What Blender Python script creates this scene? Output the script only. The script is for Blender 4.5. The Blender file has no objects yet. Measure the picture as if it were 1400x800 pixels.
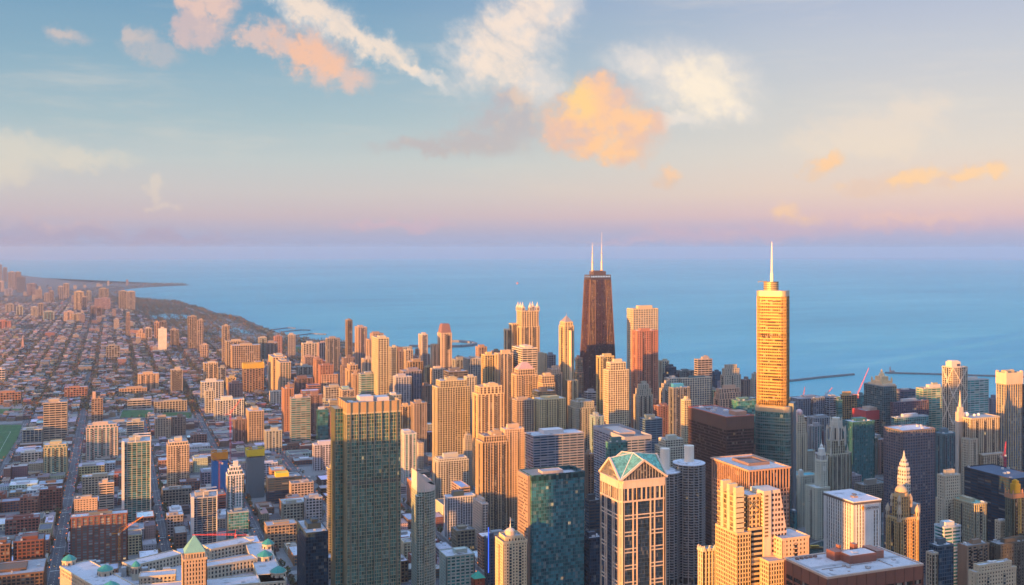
import bpy, bmesh, math, random
from mathutils import Vector, Matrix
R = math.radians
rng = random.Random(7)
scene = bpy.context.scene
COL = scene.collection

# ------------------------------------------------------------------ camera, sky, sun, exposure
F = 1400.0            # focal length in pixels of the 1400 px wide photograph
AZ = R(21.3)          # the camera looks this far east of north; x = east, y = north, metres
CH = 412.0            # eye height above the street
SA, CA = math.sin(AZ), math.cos(AZ)
HY = 340.0            # picture row of the horizon
cam_d = bpy.data.cameras.new('camera'); cam = bpy.data.objects.new('camera', cam_d); COL.objects.link(cam)
cam.location = (0, 0, CH); cam.rotation_euler = (R(90), 0, -AZ)
cam_d.sensor_fit = 'HORIZONTAL'; cam_d.sensor_width = 36; cam_d.lens = 36*F/1400
cam_d.shift_y = -(400-HY)/1400
cam_d.clip_start = 1; cam_d.clip_end = 200000
scene.camera = cam

SUN_AZ, SUN_EL = R(246), R(3.5)
sun_d = bpy.data.lights.new('sun', 'SUN'); sun = bpy.data.objects.new('sun', sun_d); COL.objects.link(sun)
sun_d.energy = 5.0; sun_d.color = (1.0, 0.43, 0.085); sun_d.angle = R(0.5)
sun.rotation_euler = (R(90)-SUN_EL, 0, -SUN_AZ+math.pi)
scene.view_settings.view_transform = 'Standard'; scene.view_settings.look = 'None'
scene.view_settings.gamma = 1; scene.view_settings.use_curve_mapping = False
scene.view_settings.exposure = 1.5
EXPO = 2**1.5
scene.render.engine = 'CYCLES'
cy = scene.cycles
cy.use_denoising = True
cy.max_bounces = 4; cy.diffuse_bounces = 2; cy.glossy_bounces = 2; cy.transmission_bounces = 2; cy.volume_bounces = 1
cy.caustics_reflective = False; cy.caustics_refractive = False
cy.use_adaptive_sampling = True; cy.adaptive_threshold = 0.02

def lin(c):
    return tuple((v/12.92 if v <= .04045 else ((v+.055)/1.055)**2.4) for v in [q/255 for q in c])
def sky_rgb(c):
    return tuple(v/EXPO for v in lin(c)) + (1,)

class NT:
    """small helper for wiring node trees"""
    def __init__(s, tree): s.t = tree; s.n = tree.nodes; s.l = tree.links
    def add(s, typ, ins=None, **kw):
        n = s.n.new(typ)
        for k, v in kw.items(): setattr(n, k, v)
        for k, v in (ins or {}).items(): s.put(n.inputs[k], v)
        return n
    def put(s, sock, v):
        if isinstance(v, bpy.types.NodeSocket): s.l.new(v, sock)
        else: sock.default_value = v
    def math(s, op, a, b=0.0, c=None):
        n = s.n.new('ShaderNodeMath'); n.operation = op
        s.put(n.inputs[0], a); s.put(n.inputs[1], b)
        if c is not None: s.put(n.inputs[2], c)
        return n.outputs[0]
    def vec(s, op, a, b=None, out=0):
        n = s.n.new('ShaderNodeVectorMath'); n.operation = op
        s.put(n.inputs[0], a)
        if b is not None: s.put(n.inputs[1], b)
        return n.outputs[out]
    def mix(s, f, a, b, blend='MIX'):
        n = s.n.new('ShaderNodeMix'); n.data_type = 'RGBA'; n.blend_type = blend; n.clamp_factor = True
        s.put(n.inputs[0], f); s.put(n.inputs[6], a); s.put(n.inputs[7], b)
        return n.outputs[2]
    def ramp(s, f, stops, interp='LINEAR'):
        n = s.n.new('ShaderNodeValToRGB'); n.color_ramp.interpolation = interp
        e = n.color_ramp.elements
        while len(e) < len(stops): e.new(0.5)
        for q, (p, c) in zip(e, stops):
            q.position = p; q.color = c if len(c) == 4 else tuple(c)+(1,)
        s.put(n.inputs[0], f)
        return n.outputs[0]
    def maprange(s, v, a, b, c=0.0, d=1.0, typ='SMOOTHSTEP'):
        n = s.n.new('ShaderNodeMapRange'); n.interpolation_type = typ; n.clamp = True
        for i, q in enumerate((v, a, b, c, d)): s.put(n.inputs[i], q)
        return n.outputs[0]
    def noise(s, v, scale, detail=4, rough=.55, out=0):
        n = s.n.new('ShaderNodeTexNoise'); s.put(n.inputs['Vector'], v)
        n.inputs['Scale'].default_value = scale; n.inputs['Detail'].default_value = detail; n.inputs['Roughness'].default_value = rough
        return n.outputs[out]

world = bpy.data.worlds.new('World'); scene.world = world; world.use_nodes = True
def build_sky():
    t = NT(world.node_tree); t.n.clear()
    g = t.add('ShaderNodeTexCoord').outputs['Generated']
    sp = t.add('ShaderNodeSeparateXYZ', {0: g}).outputs
    az = t.math('SUBTRACT', t.math('ARCTAN2', sp[0], sp[1]), AZ)      # from the middle of the view, east positive
    az = t.math('WRAP', az, -math.pi, math.pi)
    el = t.math('ARCSINE', sp[2])
    ad, ed = t.math('MULTIPLY', az, 180/math.pi), t.math('MULTIPLY', el, 180/math.pi)
    uv = t.add('ShaderNodeCombineXYZ', {0: ad, 1: ed, 2: 0.0}).outputs[0]
    def el_of(y, x=700): return math.degrees(math.atan((HY-y)/math.hypot(F, x-700)))
    def az_of(x): return math.degrees(math.atan((x-700)/F))
    # slow drift of the colour bands
    wob = t.math('MULTIPLY', t.math('SUBTRACT', t.noise(t.vec('MULTIPLY', uv, (.05, .35, 1)), 1.0, 3), .5), 1.6)
    e2 = t.math('ADD', ed, t.math('MULTIPLY', wob, t.maprange(ed, 0, 6)))
    f = t.maprange(e2, -2, 40, 0, 1, 'LINEAR')
    def P(y): return (el_of(y)+2)/42
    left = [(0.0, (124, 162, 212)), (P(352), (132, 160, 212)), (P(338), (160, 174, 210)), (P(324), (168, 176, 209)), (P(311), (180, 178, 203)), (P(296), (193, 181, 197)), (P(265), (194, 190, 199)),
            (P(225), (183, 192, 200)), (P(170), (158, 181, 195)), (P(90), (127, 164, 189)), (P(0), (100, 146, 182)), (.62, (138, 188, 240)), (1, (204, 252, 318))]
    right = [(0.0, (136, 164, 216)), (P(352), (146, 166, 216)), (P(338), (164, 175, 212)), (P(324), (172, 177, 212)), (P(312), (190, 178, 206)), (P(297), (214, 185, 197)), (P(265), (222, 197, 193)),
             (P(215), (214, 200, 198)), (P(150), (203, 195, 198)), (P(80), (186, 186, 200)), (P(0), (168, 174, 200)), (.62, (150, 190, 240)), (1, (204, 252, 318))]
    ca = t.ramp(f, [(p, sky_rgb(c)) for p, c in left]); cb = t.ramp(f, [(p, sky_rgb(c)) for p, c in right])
    wide = t.math('MULTIPLY', t.math('SUBTRACT', t.noise(t.vec('MULTIPLY', uv, (.04, .1, 1)), 1.0, 4), .5), 16)
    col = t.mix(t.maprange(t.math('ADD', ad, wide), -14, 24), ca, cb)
    # faint streaks of high cloud everywhere
    st = t.noise(t.vec('MULTIPLY', uv, (.07, .42, 1)), 1.0, 7, .62)
    col = t.mix(t.math('MULTIPLY', t.maprange(st, .5, .78), t.math('MULTIPLY', t.maprange(ed, 1.0, 5), .34)), col, sky_rgb((232, 214, 200)))
    # warped coordinates for the clouds
    w1 = t.vec('SUBTRACT', t.noise(uv, .55, 6, .6, 1), (.5, .5, .5)); w2 = t.vec('SUBTRACT', t.noise(uv, 1.7, 6, .65, 1), (.5, .5, .5))
    uw = t.vec('ADD', uv, t.vec('ADD', t.vec('MULTIPLY', w1, (2.1, 1.7, 0)), t.vec('MULTIPLY', w2, (.75, .7, 0))))
    uw2 = t.vec('ADD', uv, t.vec('ADD', t.vec('MULTIPLY', w1, (3.4, 2.2, 0)), t.vec('MULTIPLY', w2, (1.1, 1.0, 0))))
    fine = t.math('ADD', t.math('MULTIPLY', t.noise(uv, 1.1, 8, .58), .75), t.math('MULTIPLY', t.noise(uw, 3.4, 5, .55), .25))
    wr = t.add('ShaderNodeVectorRotate', {0: t.vec('ADD', uv, t.vec('MULTIPLY', w1, (1.3, 1.0, 0))), 'Angle': R(40)}, rotation_type='Z_AXIS').outputs[0]
    wispn = t.math('ADD', t.math('MULTIPLY', t.noise(t.vec('MULTIPLY', wr, (.16, .7, 1)), 1.2, 9, .6), .75), t.math('MULTIPLY', fine, .25))
    fin2 = t.noise(t.vec('ADD', uv, (-.45, .3, 0)), 1.0, 5, .55); fin1 = t.noise(uv, 1.0, 5, .55)
    relief = t.math('MULTIPLY', t.math('SUBTRACT', fin1, fin2), 1.5)
    def blob(px, py, rx, ry, rot=0, base=None):
        v = t.vec('SUBTRACT', base or uw, (az_of(px), el_of(py, px), 0))
        m = t.add('ShaderNodeVectorRotate', {0: v, 'Angle': R(-rot)}, rotation_type='Z_AXIS').outputs[0]
        k = math.degrees(1/F)
        d = t.vec('LENGTH', t.vec('MULTIPLY', m, (1/(rx*k), 1/(ry*k), 0)), None, 1)
        return t.maprange(d, 0.0, 1.0, 1, 0)
    def add_up(lst):
        o = lst[0]
        for q in lst[1:]: o = t.math('MAXIMUM', o, q)
        return o
    def cloud(blobs, lo, hi, cdark, clit, lit, amt=1.0, k=.55, tex=None, base=None):
        nonlocal col
        d = add_up([blob(*b, base=base) for b in blobs])
        d = t.math('ADD', d, t.math('MULTIPLY', t.math('SUBTRACT', tex or fine, .5), t.math('MULTIPLY', t.math('POWER', d, .7), k*2.6)))
        a = t.math('MULTIPLY', t.maprange(d, lo*.6, min(1.0, hi*1.25)), amt)
        c = cdark if lit is None else None
        if lit is None: c = sky_rgb(cdark)
        else:
            l = add_up([blob(*b, base=base) for b in lit])
            l = t.math('ADD', l, t.math('ADD', relief, t.math('MULTIPLY', t.math('SUBTRACT', fine, .5), .5)))
            c = t.mix(t.maprange(l, .0, .85), sky_rgb(cdark), sky_rgb(clit))
        col = t.mix(a, col, c)
    # high thin cream cloud
    W = dict(tex=wispn, base=uw2)
    cloud([(700, 60, 105, 120, 10), (650, 80, 80, 80, -24), (740, 10, 100, 70), (730, 110, 80, 60)], .16, .9, (214, 206, 206), (248, 222, 204), [(685, 70, 80, 95, 12), (720, 20, 60, 50)], .95, .85, **W)
    cloud([(430, 18, 150, 46, -26), (510, 62, 130, 36, -30), (570, 100, 80, 20, -24), (390, -5, 110, 36, -20)], .16, .9, (212, 206, 206), (248, 222, 202), [(500, 55, 150, 34, -30), (430, 14, 90, 30, -24)], .93, .85, **W)
    cloud([(950, 112, 150, 80, -18), (880, 90, 100, 40, -14), (985, 150, 90, 40), (920, 165, 100, 20)], .12, .95, (224, 212, 208), (252, 230, 208), [(968, 118, 90, 70, -20)], .95, .6, tex=wispn, base=uw)
    cloud([(30, 205, 130, 46, -6), (100, 214, 110, 26, -3), (10, 225, 90, 40)], .15, 1.0, (222, 210, 198), None, None, .62, .9, **W)
    cloud([(1190, 182, 170, 52, 8), (1240, 160, 90, 40, 20)], .15, 1.0, (232, 208, 194), None, None, .6, .9, **W)
    cloud([(218, 262, 22, 36, 10), (225, 280, 30, 14)], .2, 1.0, (224, 208, 198), None, None, .5, .8, **W)
    cloud([(100, 318, 170, 26, -3), (240, 330, 190, 22), (20, 330, 120, 26)], .15, .9, (176, 166, 192), (204, 180, 190), [(110, 300, 140, 20)], .7, .7, **W)
    cloud([(1000, 322, 280, 26, 2), (1250, 305, 220, 24, 0), (540, 306, 150, 14), (860, 330, 120, 14)], .15, .9, (204, 178, 198), (228, 190, 188), [(1240, 296, 180, 20)], .65, .7, **W)
    # low cumulus caught by the sun
    cloud([(278, 36, 66, 44), (300, 8, 44, 44), (248, 44, 40, 30), (262, 10, 40, 30)], .26, .66, (204, 178, 180), (232, 192, 178), [(285, 5, 60, 36), (312, 22, 34, 30)], .92, 1.0)
    cloud([(435, 84, 96, 56, -22), (380, 56, 70, 42, -20), (350, 48, 40, 30), (475, 104, 64, 38, -20), (420, 60, 50, 36)], .26, .68, (216, 186, 180), (246, 186, 154), [(430, 78, 80, 44, -22)], .94, 1.0)
    cloud([(195, 64, 54, 34, -12), (95, 52, 52, 20, -6), (215, 76, 56, 22), (180, 50, 30, 22)], .24, .8, (184, 178, 186), (220, 192, 182), [(188, 48, 36, 24), (90, 46, 26, 14)], .66, .8)
    cloud([(700, 172, 120, 62, 4), (660, 192, 140, 36, 2), (770, 165, 80, 64), (590, 200, 130, 20), (700, 140, 60, 38)], .2, .8, (180, 168, 178), (216, 184, 170), [(765, 150, 80, 50), (715, 128, 50, 24)], .84, .7)
    cloud([(812, 150, 84, 70), (860, 178, 84, 58, -10), (815, 122, 56, 42), (848, 206, 60, 44), (778, 176, 80, 50), (885, 168, 52, 38), (838, 150, 74, 60), (800, 195, 60, 40)], .2, .72, (226, 180, 166), (253, 190, 142), [(806, 140, 66, 70), (832, 200, 60, 44), (860, 160, 56, 30)], .96, .8)
    cloud([(796, 134, 40, 46)], .1, 1.4, (255, 208, 120), None, None, .62, .5)
    cloud([(912, 240, 38, 22)], .24, .72, (214, 186, 180), (246, 192, 156), [(922, 234, 28, 16)], .8, .75)
    cloud([(1126, 222, 42, 28, 28), (1112, 238, 28, 18)], .24, .72, (226, 192, 176), (250, 192, 146), [(1132, 216, 36, 24, 28)], .85, .75)
    cloud([(1235, 246, 80, 28, 8), (1185, 258, 66, 20, 4), (1310, 240, 76, 20, 6), (1362, 236, 34, 18), (1260, 236, 40, 20)], .24, .76, (220, 190, 184), (250, 198, 152), [(1255, 238, 64, 20, 8), (1340, 238, 64, 16)], .84, .75)
    cloud([(1072, 292, 44, 28), (1100, 300, 54, 18)], .22, .8, (222, 190, 186), (246, 202, 166), [(1075, 286, 40, 22)], .72, .7)
    # the glow round the sun, behind the camera's left shoulder
    sd = (math.sin(SUN_AZ)*math.cos(SUN_EL), math.cos(SUN_AZ)*math.cos(SUN_EL), math.sin(SUN_EL))
    dt = t.math('MAXIMUM', t.vec('DOT_PRODUCT', g, sd, 1), 0.0)
    glow = t.math('MULTIPLY', t.math('POWER', dt, 12.0), t.maprange(ed, 35, 0))
    col = t.mix(glow, col, (1.1, .62, .27, 1))
    nish = t.add('ShaderNodeTexSky', sky_type='NISHITA', sun_disc=False, sun_elevation=SUN_EL, sun_rotation=SUN_AZ, altitude=200, dust_density=1.5)
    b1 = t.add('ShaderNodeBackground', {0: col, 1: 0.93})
    b2 = t.add('ShaderNodeBackground', {0: nish.outputs[0], 1: 0.02})
    s = t.add('ShaderNodeAddShader', {0: b1.outputs[0], 1: b2.outputs[0]})
    o = t.add('ShaderNodeOutputWorld', {0: s.outputs[0]})
    world.cycles.sampling_method = 'MANUAL'; world.cycles.sample_map_resolution = 1024
build_sky()

# ------------------------------------------------------------------ picture <-> place
def depth_of(yb): return F*CH/(yb-HY)                     # distance along the view at which the ground shows in row yb
def ground(px, py, z=0.0):
    d = F*(CH-z)/(py-HY); s = (px-700)/F*d
    return (s*CA + d*SA, -s*SA + d*CA)
def at_depth(px, d):
    s = (px-700)/F*d
    return (s*CA + d*SA, -s*SA + d*CA)
def proj(x, y, z=0.0):
    d = x*SA + y*CA; s = x*CA - y*SA
    return 700+F*s/d, HY+F*(CH-z)/d
def footprint(xl, xc, xr, yb, r=.8):
    """west, south corner, width and depth of a grid-aligned block seen between columns xl..xr with its near corner at column xc"""
    d = depth_of(yb); t1, t2 = (xl-700)/F, (xr-700)/F
    if xc is None:
        tm = ((xl+xr)/2-700)/F
        a = abs(SA + tm*CA)*F/d; b = (CA - tm*SA)*F/d
        W = (xr-xl)/(b + r*a)
        if (xl+xr)/2 > 154: xc = xl + r*W*a
        else: xc = xr - r*W*a
        L0 = r*W
    else: L0 = None
    east = (xc if L0 is None else (xl+xr)/2) > 154
    tc = (xc-700)/F; s = tc*d
    x, y = s*CA + d*SA, -s*SA + d*CA
    if east:
        W = (s - t2*d)/(t2*SA - CA)
        if L0 is None:
            L0 = (s - t1*d)/(SA + t1*CA)
            if (abs(xc-154) < 160 and not 0 < L0 < 1.9*W) or L0 <= 0: L0 = .9*W
        return x, y, W, L0
    W = (s - t1*d)/(CA - t1*SA)
    if L0 is None:
        L0 = (s - t2*d)/(SA + t2*CA)
        if (abs(xc-154) < 160 and not 0 < L0 < 1.9*W) or L0 <= 0: L0 = .9*W
    return x-W, y, W, L0
def top_of(yt, yb): return CH*(yb-yt)/(yb-HY)

# ------------------------------------------------------------------ mesh helpers
class MB:
    def __init__(s): s.v = []; s.f = []
    def box(s, x0, y0, z0, x1, y1, z1):
        b = len(s.v)
        s.v += [(x0,y0,z0),(x1,y0,z0),(x1,y1,z0),(x0,y1,z0),(x0,y0,z1),(x1,y0,z1),(x1,y1,z1),(x0,y1,z1)]
        s.f += [(b,b+3,b+2,b+1),(b+4,b+5,b+6,b+7),(b,b+1,b+5,b+4),(b+1,b+2,b+6,b+5),(b+2,b+3,b+7,b+6),(b+3,b,b+4,b+7)]
        return s
    def cbox(s, cx, cy, z0, w, l, z1): return s.box(cx-w/2, cy-l/2, z0, cx+w/2, cy+l/2, z1)
    def loft(s, rings, cap=True):
        """rings: lists of points of equal length, bottom to top"""
        b = len(s.v); n = len(rings[0])
        for r in rings: s.v += [tuple(p) for p in r]
        for k in range(len(rings)-1):
            for i in range(n):
                j = (i+1) % n
                s.f.append((b+k*n+i, b+k*n+j, b+(k+1)*n+j, b+(k+1)*n+i))
        if cap:
            s.f.append(tuple(b+i for i in reversed(range(n)))); s.f.append(tuple(b+(len(rings)-1)*n+i for i in range(n)))
        return s
    def prism(s, poly, z0, z1, k=1.0):
        cx = sum(p[0] for p in poly)/len(poly); cy_ = sum(p[1] for p in poly)/len(poly)
        return s.loft([[(p[0], p[1], z0) for p in poly], [(cx+(p[0]-cx)*k, cy_+(p[1]-cy_)*k, z1) for p in poly]])
    def rings(s, cx, cy, prof, n=16, ph=0.0):
        return s.loft([[(cx+r*math.cos(ph+2*math.pi*i/n), cy+r*math.sin(ph+2*math.pi*i/n), z) for i in range(n)] for r, z in prof])
    def bar(s, p, q, w):
        p, q = Vector(p), Vector(q); d = (q-p).normalized()
        a = d.cross(Vector((0,0,1)));  a = Vector((1,0,0)) if a.length < 1e-3 else a.normalized()
        c = d.cross(a)*w/2; a = a*w/2
        return s.loft([[p-a-c, p+a-c, p+a+c, p-a+c], [q-a-c, q+a-c, q+a+c, q-a+c]])
    def face(s, pts):
        b = len(s.v); s.v += [tuple(p) for p in pts]; s.f.append(tuple(range(b, b+len(pts)))); return s
    def pyramid(s, x0, y0, x1, y1, z0, z1, top=0.0):
        cx, cy_ = (x0+x1)/2, (y0+y1)/2
        t = max(top, .01)
        return s.loft([[(x0,y0,z0),(x1,y0,z0),(x1,y1,z0),(x0,y1,z0)],
                       [(cx+(x0-cx)*t,cy_+(y0-cy_)*t,z1),(cx+(x1-cx)*t,cy_+(y0-cy_)*t,z1),(cx+(x1-cx)*t,cy_+(y1-cy_)*t,z1),(cx+(x0-cx)*t,cy_+(y1-cy_)*t,z1)]])
    def gable(s, x0, y0, x1, y1, z0, z1, along='x'):
        if along == 'x':
            m = (y0+y1)/2
            return s.loft([[(x0,y0,z0),(x0,y1,z0),(x0,m,z1)], [(x1,y0,z0),(x1,y1,z0),(x1,m,z1)]])
        m = (x0+x1)/2
        return s.loft([[(x0,y0,z0),(x1,y0,z0),(m,y0,z1)], [(x0,y1,z0),(x1,y1,z0),(m,y1,z1)]])
    def parapet(s, x0, y0, x1, y1, z0, z1, t=.5):
        s.box(x0, y0, z0, x1, y0+t, z1); s.box(x0, y1-t, z0, x1, y1, z1)
        s.box(x0, y0+t, z0, x0+t, y1-t, z1); return s.box(x1-t, y0+t, z0, x1, y1-t, z1)
    def mesh(s, name):
        me = bpy.data.meshes.new(name); me.from_pydata(s.v, [], s.f); me.update()
        bm = bmesh.new(); bm.from_mesh(me); bmesh.ops.recalc_face_normals(bm, faces=bm.faces); bm.to_mesh(me); bm.free()
        return me
    def rot(s, ang, cx=0, cy=0):
        c, q = math.cos(ang), math.sin(ang)
        s.v = [(cx+(x-cx)*c-(y-cy)*q, cy+(x-cx)*q+(y-cy)*c, z) for x, y, z in s.v]; return s

LABELS = {}
def tag(o, label, cat, group=None, kind=None):
    o['label'] = label; o['category'] = cat
    if group: o['group'] = group
    if kind: o['kind'] = kind
    LABELS[label] = LABELS.get(label, 0)+1
    return o
def thing(name, label, cat, loc=(0,0,0), group=None, rot=0.0):
    o = bpy.data.objects.new(name, None); COL.objects.link(o); o.location = loc; o.rotation_euler = (0, 0, rot)
    o.empty_display_size = 1
    return tag(o, label, cat, group)
def part(name, mb, mat, parent=None, color=None, label=None, cell=None, kind=None, smooth=False):
    me = mb if isinstance(mb, bpy.types.Mesh) else mb.mesh(name)
    o = bpy.data.objects.new(name, me); COL.objects.link(o)
    if not me.materials: me.materials.append(mat)
    if parent is not None: o.parent = parent
    if color is not None: o.color = tuple(color)+(1,)
    o['cell'] = tuple(float(q) for q in (cell or (3.4, 3.4, 3.6)))
    if label: o['label'] = label
    if kind: o['kind'] = kind
    if smooth: me.shade_smooth()
    return o
def structure(name, mb, mat, color=None):
    o = part(name, mb, mat, None, color); o['kind'] = 'structure'; return o

# ------------------------------------------------------------------ materials (colour comes from the object's own colour)
MATS = {}
def new_mat(name):
    m = bpy.data.materials.new(name); m.use_nodes = True; t = NT(m.node_tree); t.n.clear()
    o = t.add('ShaderNodeOutputMaterial'); MATS[name] = m
    return m, t, o
def coords(t):
    oi = t.add('ShaderNodeObjectInfo'); tc = t.add('ShaderNodeTexCoord')
    return oi, tc.outputs['Object']
def make_wall(name, rough=.75, metal=0.0, var=.22, streak=.2):
    m, t, o = new_mat(name); oi, p = coords(t)
    p2 = t.vec('ADD', p, t.vec('MULTIPLY', t.add('ShaderNodeCombineXYZ', {0: oi.outputs['Random'], 1: oi.outputs['Random'], 2: oi.outputs['Random']}).outputs[0], (900, 900, 900)))
    n1 = t.noise(p2, .06, 4); n2 = t.noise(t.vec('MULTIPLY', p2, (.5, .5, .02)), 1.0, 4); n3 = t.noise(p2, .9, 3)
    k = t.math('ADD', 1.0, t.math('MULTIPLY', t.math('SUBTRACT', n1, .5), var*2))
    k = t.math('ADD', k, t.math('MULTIPLY', t.math('SUBTRACT', n2, .5), streak*2))
    k = t.math('ADD', k, t.math('MULTIPLY', t.math('SUBTRACT', n3, .5), var))
    c = t.vec('SCALE', oi.outputs['Color']); sc = c.node; t.put(sc.inputs['Scale'], k)
    b = t.add('ShaderNodeBsdfPrincipled', {'Base Color': c, 'Roughness': rough, 'Metallic': metal})
    t.l.new(b.outputs[0], o.inputs[0]); return m
make_wall('masonry'); make_wall('paint', .5, 0, .1, .12); make_wall('metal', .38, .75, .1, .1); make_wall('darkmetal', .45, .2, .18, .1)
def make_roof(name):
    m, t, o = new_mat(name); oi, p = coords(t)
    pw = t.add('ShaderNodeNewGeometry').outputs['Position']
    n1 = t.noise(pw, .09, 6, .6); n2 = t.noise(pw, .6, 4); vor = t.add('ShaderNodeTexVoronoi', {'Vector': pw, 'Scale': .12}).outputs['Color']
    k = t.math('ADD', .62, t.math('MULTIPLY', n1, .5)); k = t.math('ADD', k, t.math('MULTIPLY', n2, .25))
    c = t.vec('SCALE', oi.outputs['Color']); t.put(c.node.inputs['Scale'], k)
    c = t.mix(t.maprange(t.noise(pw, .14, 3), .58, .7, 0, .55), c, (.09, .085, .08, 1))
    b = t.add('ShaderNodeBsdfPrincipled', {'Base Color': c, 'Roughness': .9}); t.l.new(b.outputs[0], o.inputs[0]); return m
make_roof('roofing')
def make_glass(name, rough=.1, metal=0.0, lit=.006, blinds=.1, spec=.5, tilt=.02, var=1.0):
    """window glass: every pane has its own tint, blinds and slight tilt, a few rooms are lit"""
    m, t, o = new_mat(name); oi, p = coords(t)
    cell = t.add('ShaderNodeAttribute', attribute_type='OBJECT', attribute_name='cell').outputs['Vector']
    q = t.vec('FLOOR', t.vec('DIVIDE', t.vec('ADD', p, (.83, .83, .4)), cell))
    q = t.vec('ADD', q, t.vec('MULTIPLY', t.add('ShaderNodeCombineXYZ', {0: oi.outputs['Random'], 1: 0.0, 2: 0.0}).outputs[0], (977, 0, 0)))
    wn = t.add('ShaderNodeTexWhiteNoise', {'Vector': q}, noise_dimensions='3D'); r = t.add('ShaderNodeSeparateXYZ', {0: wn.outputs['Color']}).outputs
    big = t.noise(t.vec('MULTIPLY', p, (.03, .03, .06)), 1.0, 3)
    k = t.math('ADD', .45, t.math('MULTIPLY', wn.outputs['Value'], var)); k = t.math('MULTIPLY', k, t.math('ADD', .6, t.math('MULTIPLY', big, .8)))
    c = t.vec('SCALE', oi.outputs['Color']); t.put(c.node.inputs['Scale'], k)
    c = t.mix(t.maprange(r[0], 1-blinds, 1-blinds*.4, 0, .55), c, (.42, .38, .31, 1))
    g = t.add('ShaderNodeNewGeometry').outputs['Normal']
    nn = t.vec('NORMALIZE', t.vec('ADD', g, t.vec('MULTIPLY', t.vec('SUBTRACT', wn.outputs['Color'], (.5, .5, .5)), (tilt*2, tilt*2, tilt*2))))
    em = t.math('MULTIPLY', t.math('GREATER_THAN', r[1], 1-lit), t.math('ADD', .02, t.math('MULTIPLY', t.math('POWER', r[2], 2.0), .22)))
    b = t.add('ShaderNodeBsdfPrincipled', {'Base Color': c, 'Roughness': rough, 'Metallic': metal, 'Specular IOR Level': spec, 'Normal': nn,
              'Emission Color': (1, .62, .25, 1), 'Emission Strength': em})
    t.l.new(b.outputs[0], o.inputs[0]); return m
make_glass('glass', lit=.004); make_glass('curtain', .12, .4, .006, .07, .5, .07, 1.5); make_glass('fritted', .35, .3, .0, .0, .4, .02, .5)
def make_facade_far():
    """distant block walls: window rows are too small to model one by one at this range"""
    m, t, o = new_mat('windowed_brick'); oi, p = coords(t)
    fr = t.vec('FRACTION', t.vec('DIVIDE', t.vec('ADD', p, (.8, .8, .3)), (3.0, 3.0, 3.3)))
    s = t.add('ShaderNodeSeparateXYZ', {0: fr}).outputs
    w = t.math('MULTIPLY', t.math('LESS_THAN', s[2], .52), t.math('MAXIMUM', t.math('LESS_THAN', s[0], .42), t.math('LESS_THAN', s[1], .42)))
    g = t.add('ShaderNodeSeparateXYZ', {0: t.add('ShaderNodeNewGeometry').outputs['Normal']}).outputs
    w = t.math('MULTIPLY', w, t.math('LESS_THAN', t.math('ABSOLUTE', g[2]), .3))
    vc = t.add('ShaderNodeAttribute', attribute_type='GEOMETRY', attribute_name='tint').outputs['Color']
    n1 = t.noise(p, .3, 3)
    c = t.vec('SCALE', vc); t.put(c.node.inputs['Scale'], t.math('ADD', .7, t.math('MULTIPLY', n1, .6)))
    c = t.mix(w, c, (.03, .035, .04, 1))
    b = t.add('ShaderNodeBsdfPrincipled', {'Base Color': c, 'Roughness': .8}); t.l.new(b.outputs[0], o.inputs[0])
make_facade_far()
def make_leaf():
    m, t, o = new_mat('leaves'); oi, p = coords(t)
    vc = t.add('ShaderNodeAttribute', attribute_type='GEOMETRY', attribute_name='tint').outputs['Color']
    pw = t.add('ShaderNodeNewGeometry').outputs['Position']
    k = t.math('ADD', .6, t.math('MULTIPLY', t.noise(pw, .4, 3), .9))
    c = t.vec('SCALE', vc); t.put(c.node.inputs['Scale'], k)
    b = t.add('ShaderNodeBsdfPrincipled', {'Base Color': c, 'Roughness': .85}); t.l.new(b.outputs[0], o.inputs[0])
make_leaf()
def make_simple(name, fn):
    m, t, o = new_mat(name); b = t.add('ShaderNodeBsdfPrincipled'); fn(t, b); t.l.new(b.outputs[0], o.inputs[0]); return m
def _ground(t, b):
    p = t.add('ShaderNodeNewGeometry').outputs['Position']
    n = t.noise(p, .02, 8, .65); n2 = t.noise(p, .15, 5)
    c = t.ramp(t.math('ADD', t.math('MULTIPLY', n, .6), t.math('MULTIPLY', n2, .4)), [(.3, (.055, .05, .048)), (.5, (.10, .09, .085)), (.62, (.16, .14, .13)), (.75, (.075, .085, .05))])
    t.put(b.inputs['Base Color'], c); b.inputs['Roughness'].default_value = .95
make_simple('urban_ground', _ground)
def _asphalt(t, b):
    p = t.add('ShaderNodeNewGeometry').outputs['Position']
    c = t.ramp(t.noise(p, .12, 7, .65), [(.3, (.055, .057, .065)), (.7, (.12, .12, .13))])
    t.put(b.inputs['Base Color'], c); b.inputs['Roughness'].default_value = .85
make_simple('asphalt', _asphalt)
def _walk(t, b):
    p = t.add('ShaderNodeNewGeometry').outputs['Position']
    c = t.ramp(t.noise(p, .3, 6, .65), [(.3, (.16, .155, .15)), (.7, (.27, .26, .25))])
    t.put(b.inputs['Base Color'], c); b.inputs['Roughness'].default_value = .9
make_simple('concrete_paving', _walk)
def _lawn(t, b):
    p = t.add('ShaderNodeNewGeometry').outputs['Position']
    st = t.math('SINE', t.math('MULTIPLY', t.add('ShaderNodeSeparateXYZ', {0: p}).outputs[0], .55))
    n = t.math('ADD', t.noise(p, .05, 6), t.math('MULTIPLY', st, .04))
    c = t.ramp(n, [(.3, (.012, .075, .018)), (.7, (.035, .14, .03))])
    t.put(b.inputs['Base Color'], c); b.inputs['Roughness'].default_value = .9
make_simple('lawn', _lawn)
def _parkg(t, b):
    p = t.add('ShaderNodeNewGeometry').outputs['Position']
    c = t.ramp(t.noise(p, .012, 8, .65), [(.38, (.03, .036, .018)), (.5, (.06, .06, .03)), (.6, (.12, .10, .06)), (.7, (.045, .05, .022))])
    t.put(b.inputs['Base Color'], c); b.inputs['Roughness'].default_value = .95
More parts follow.
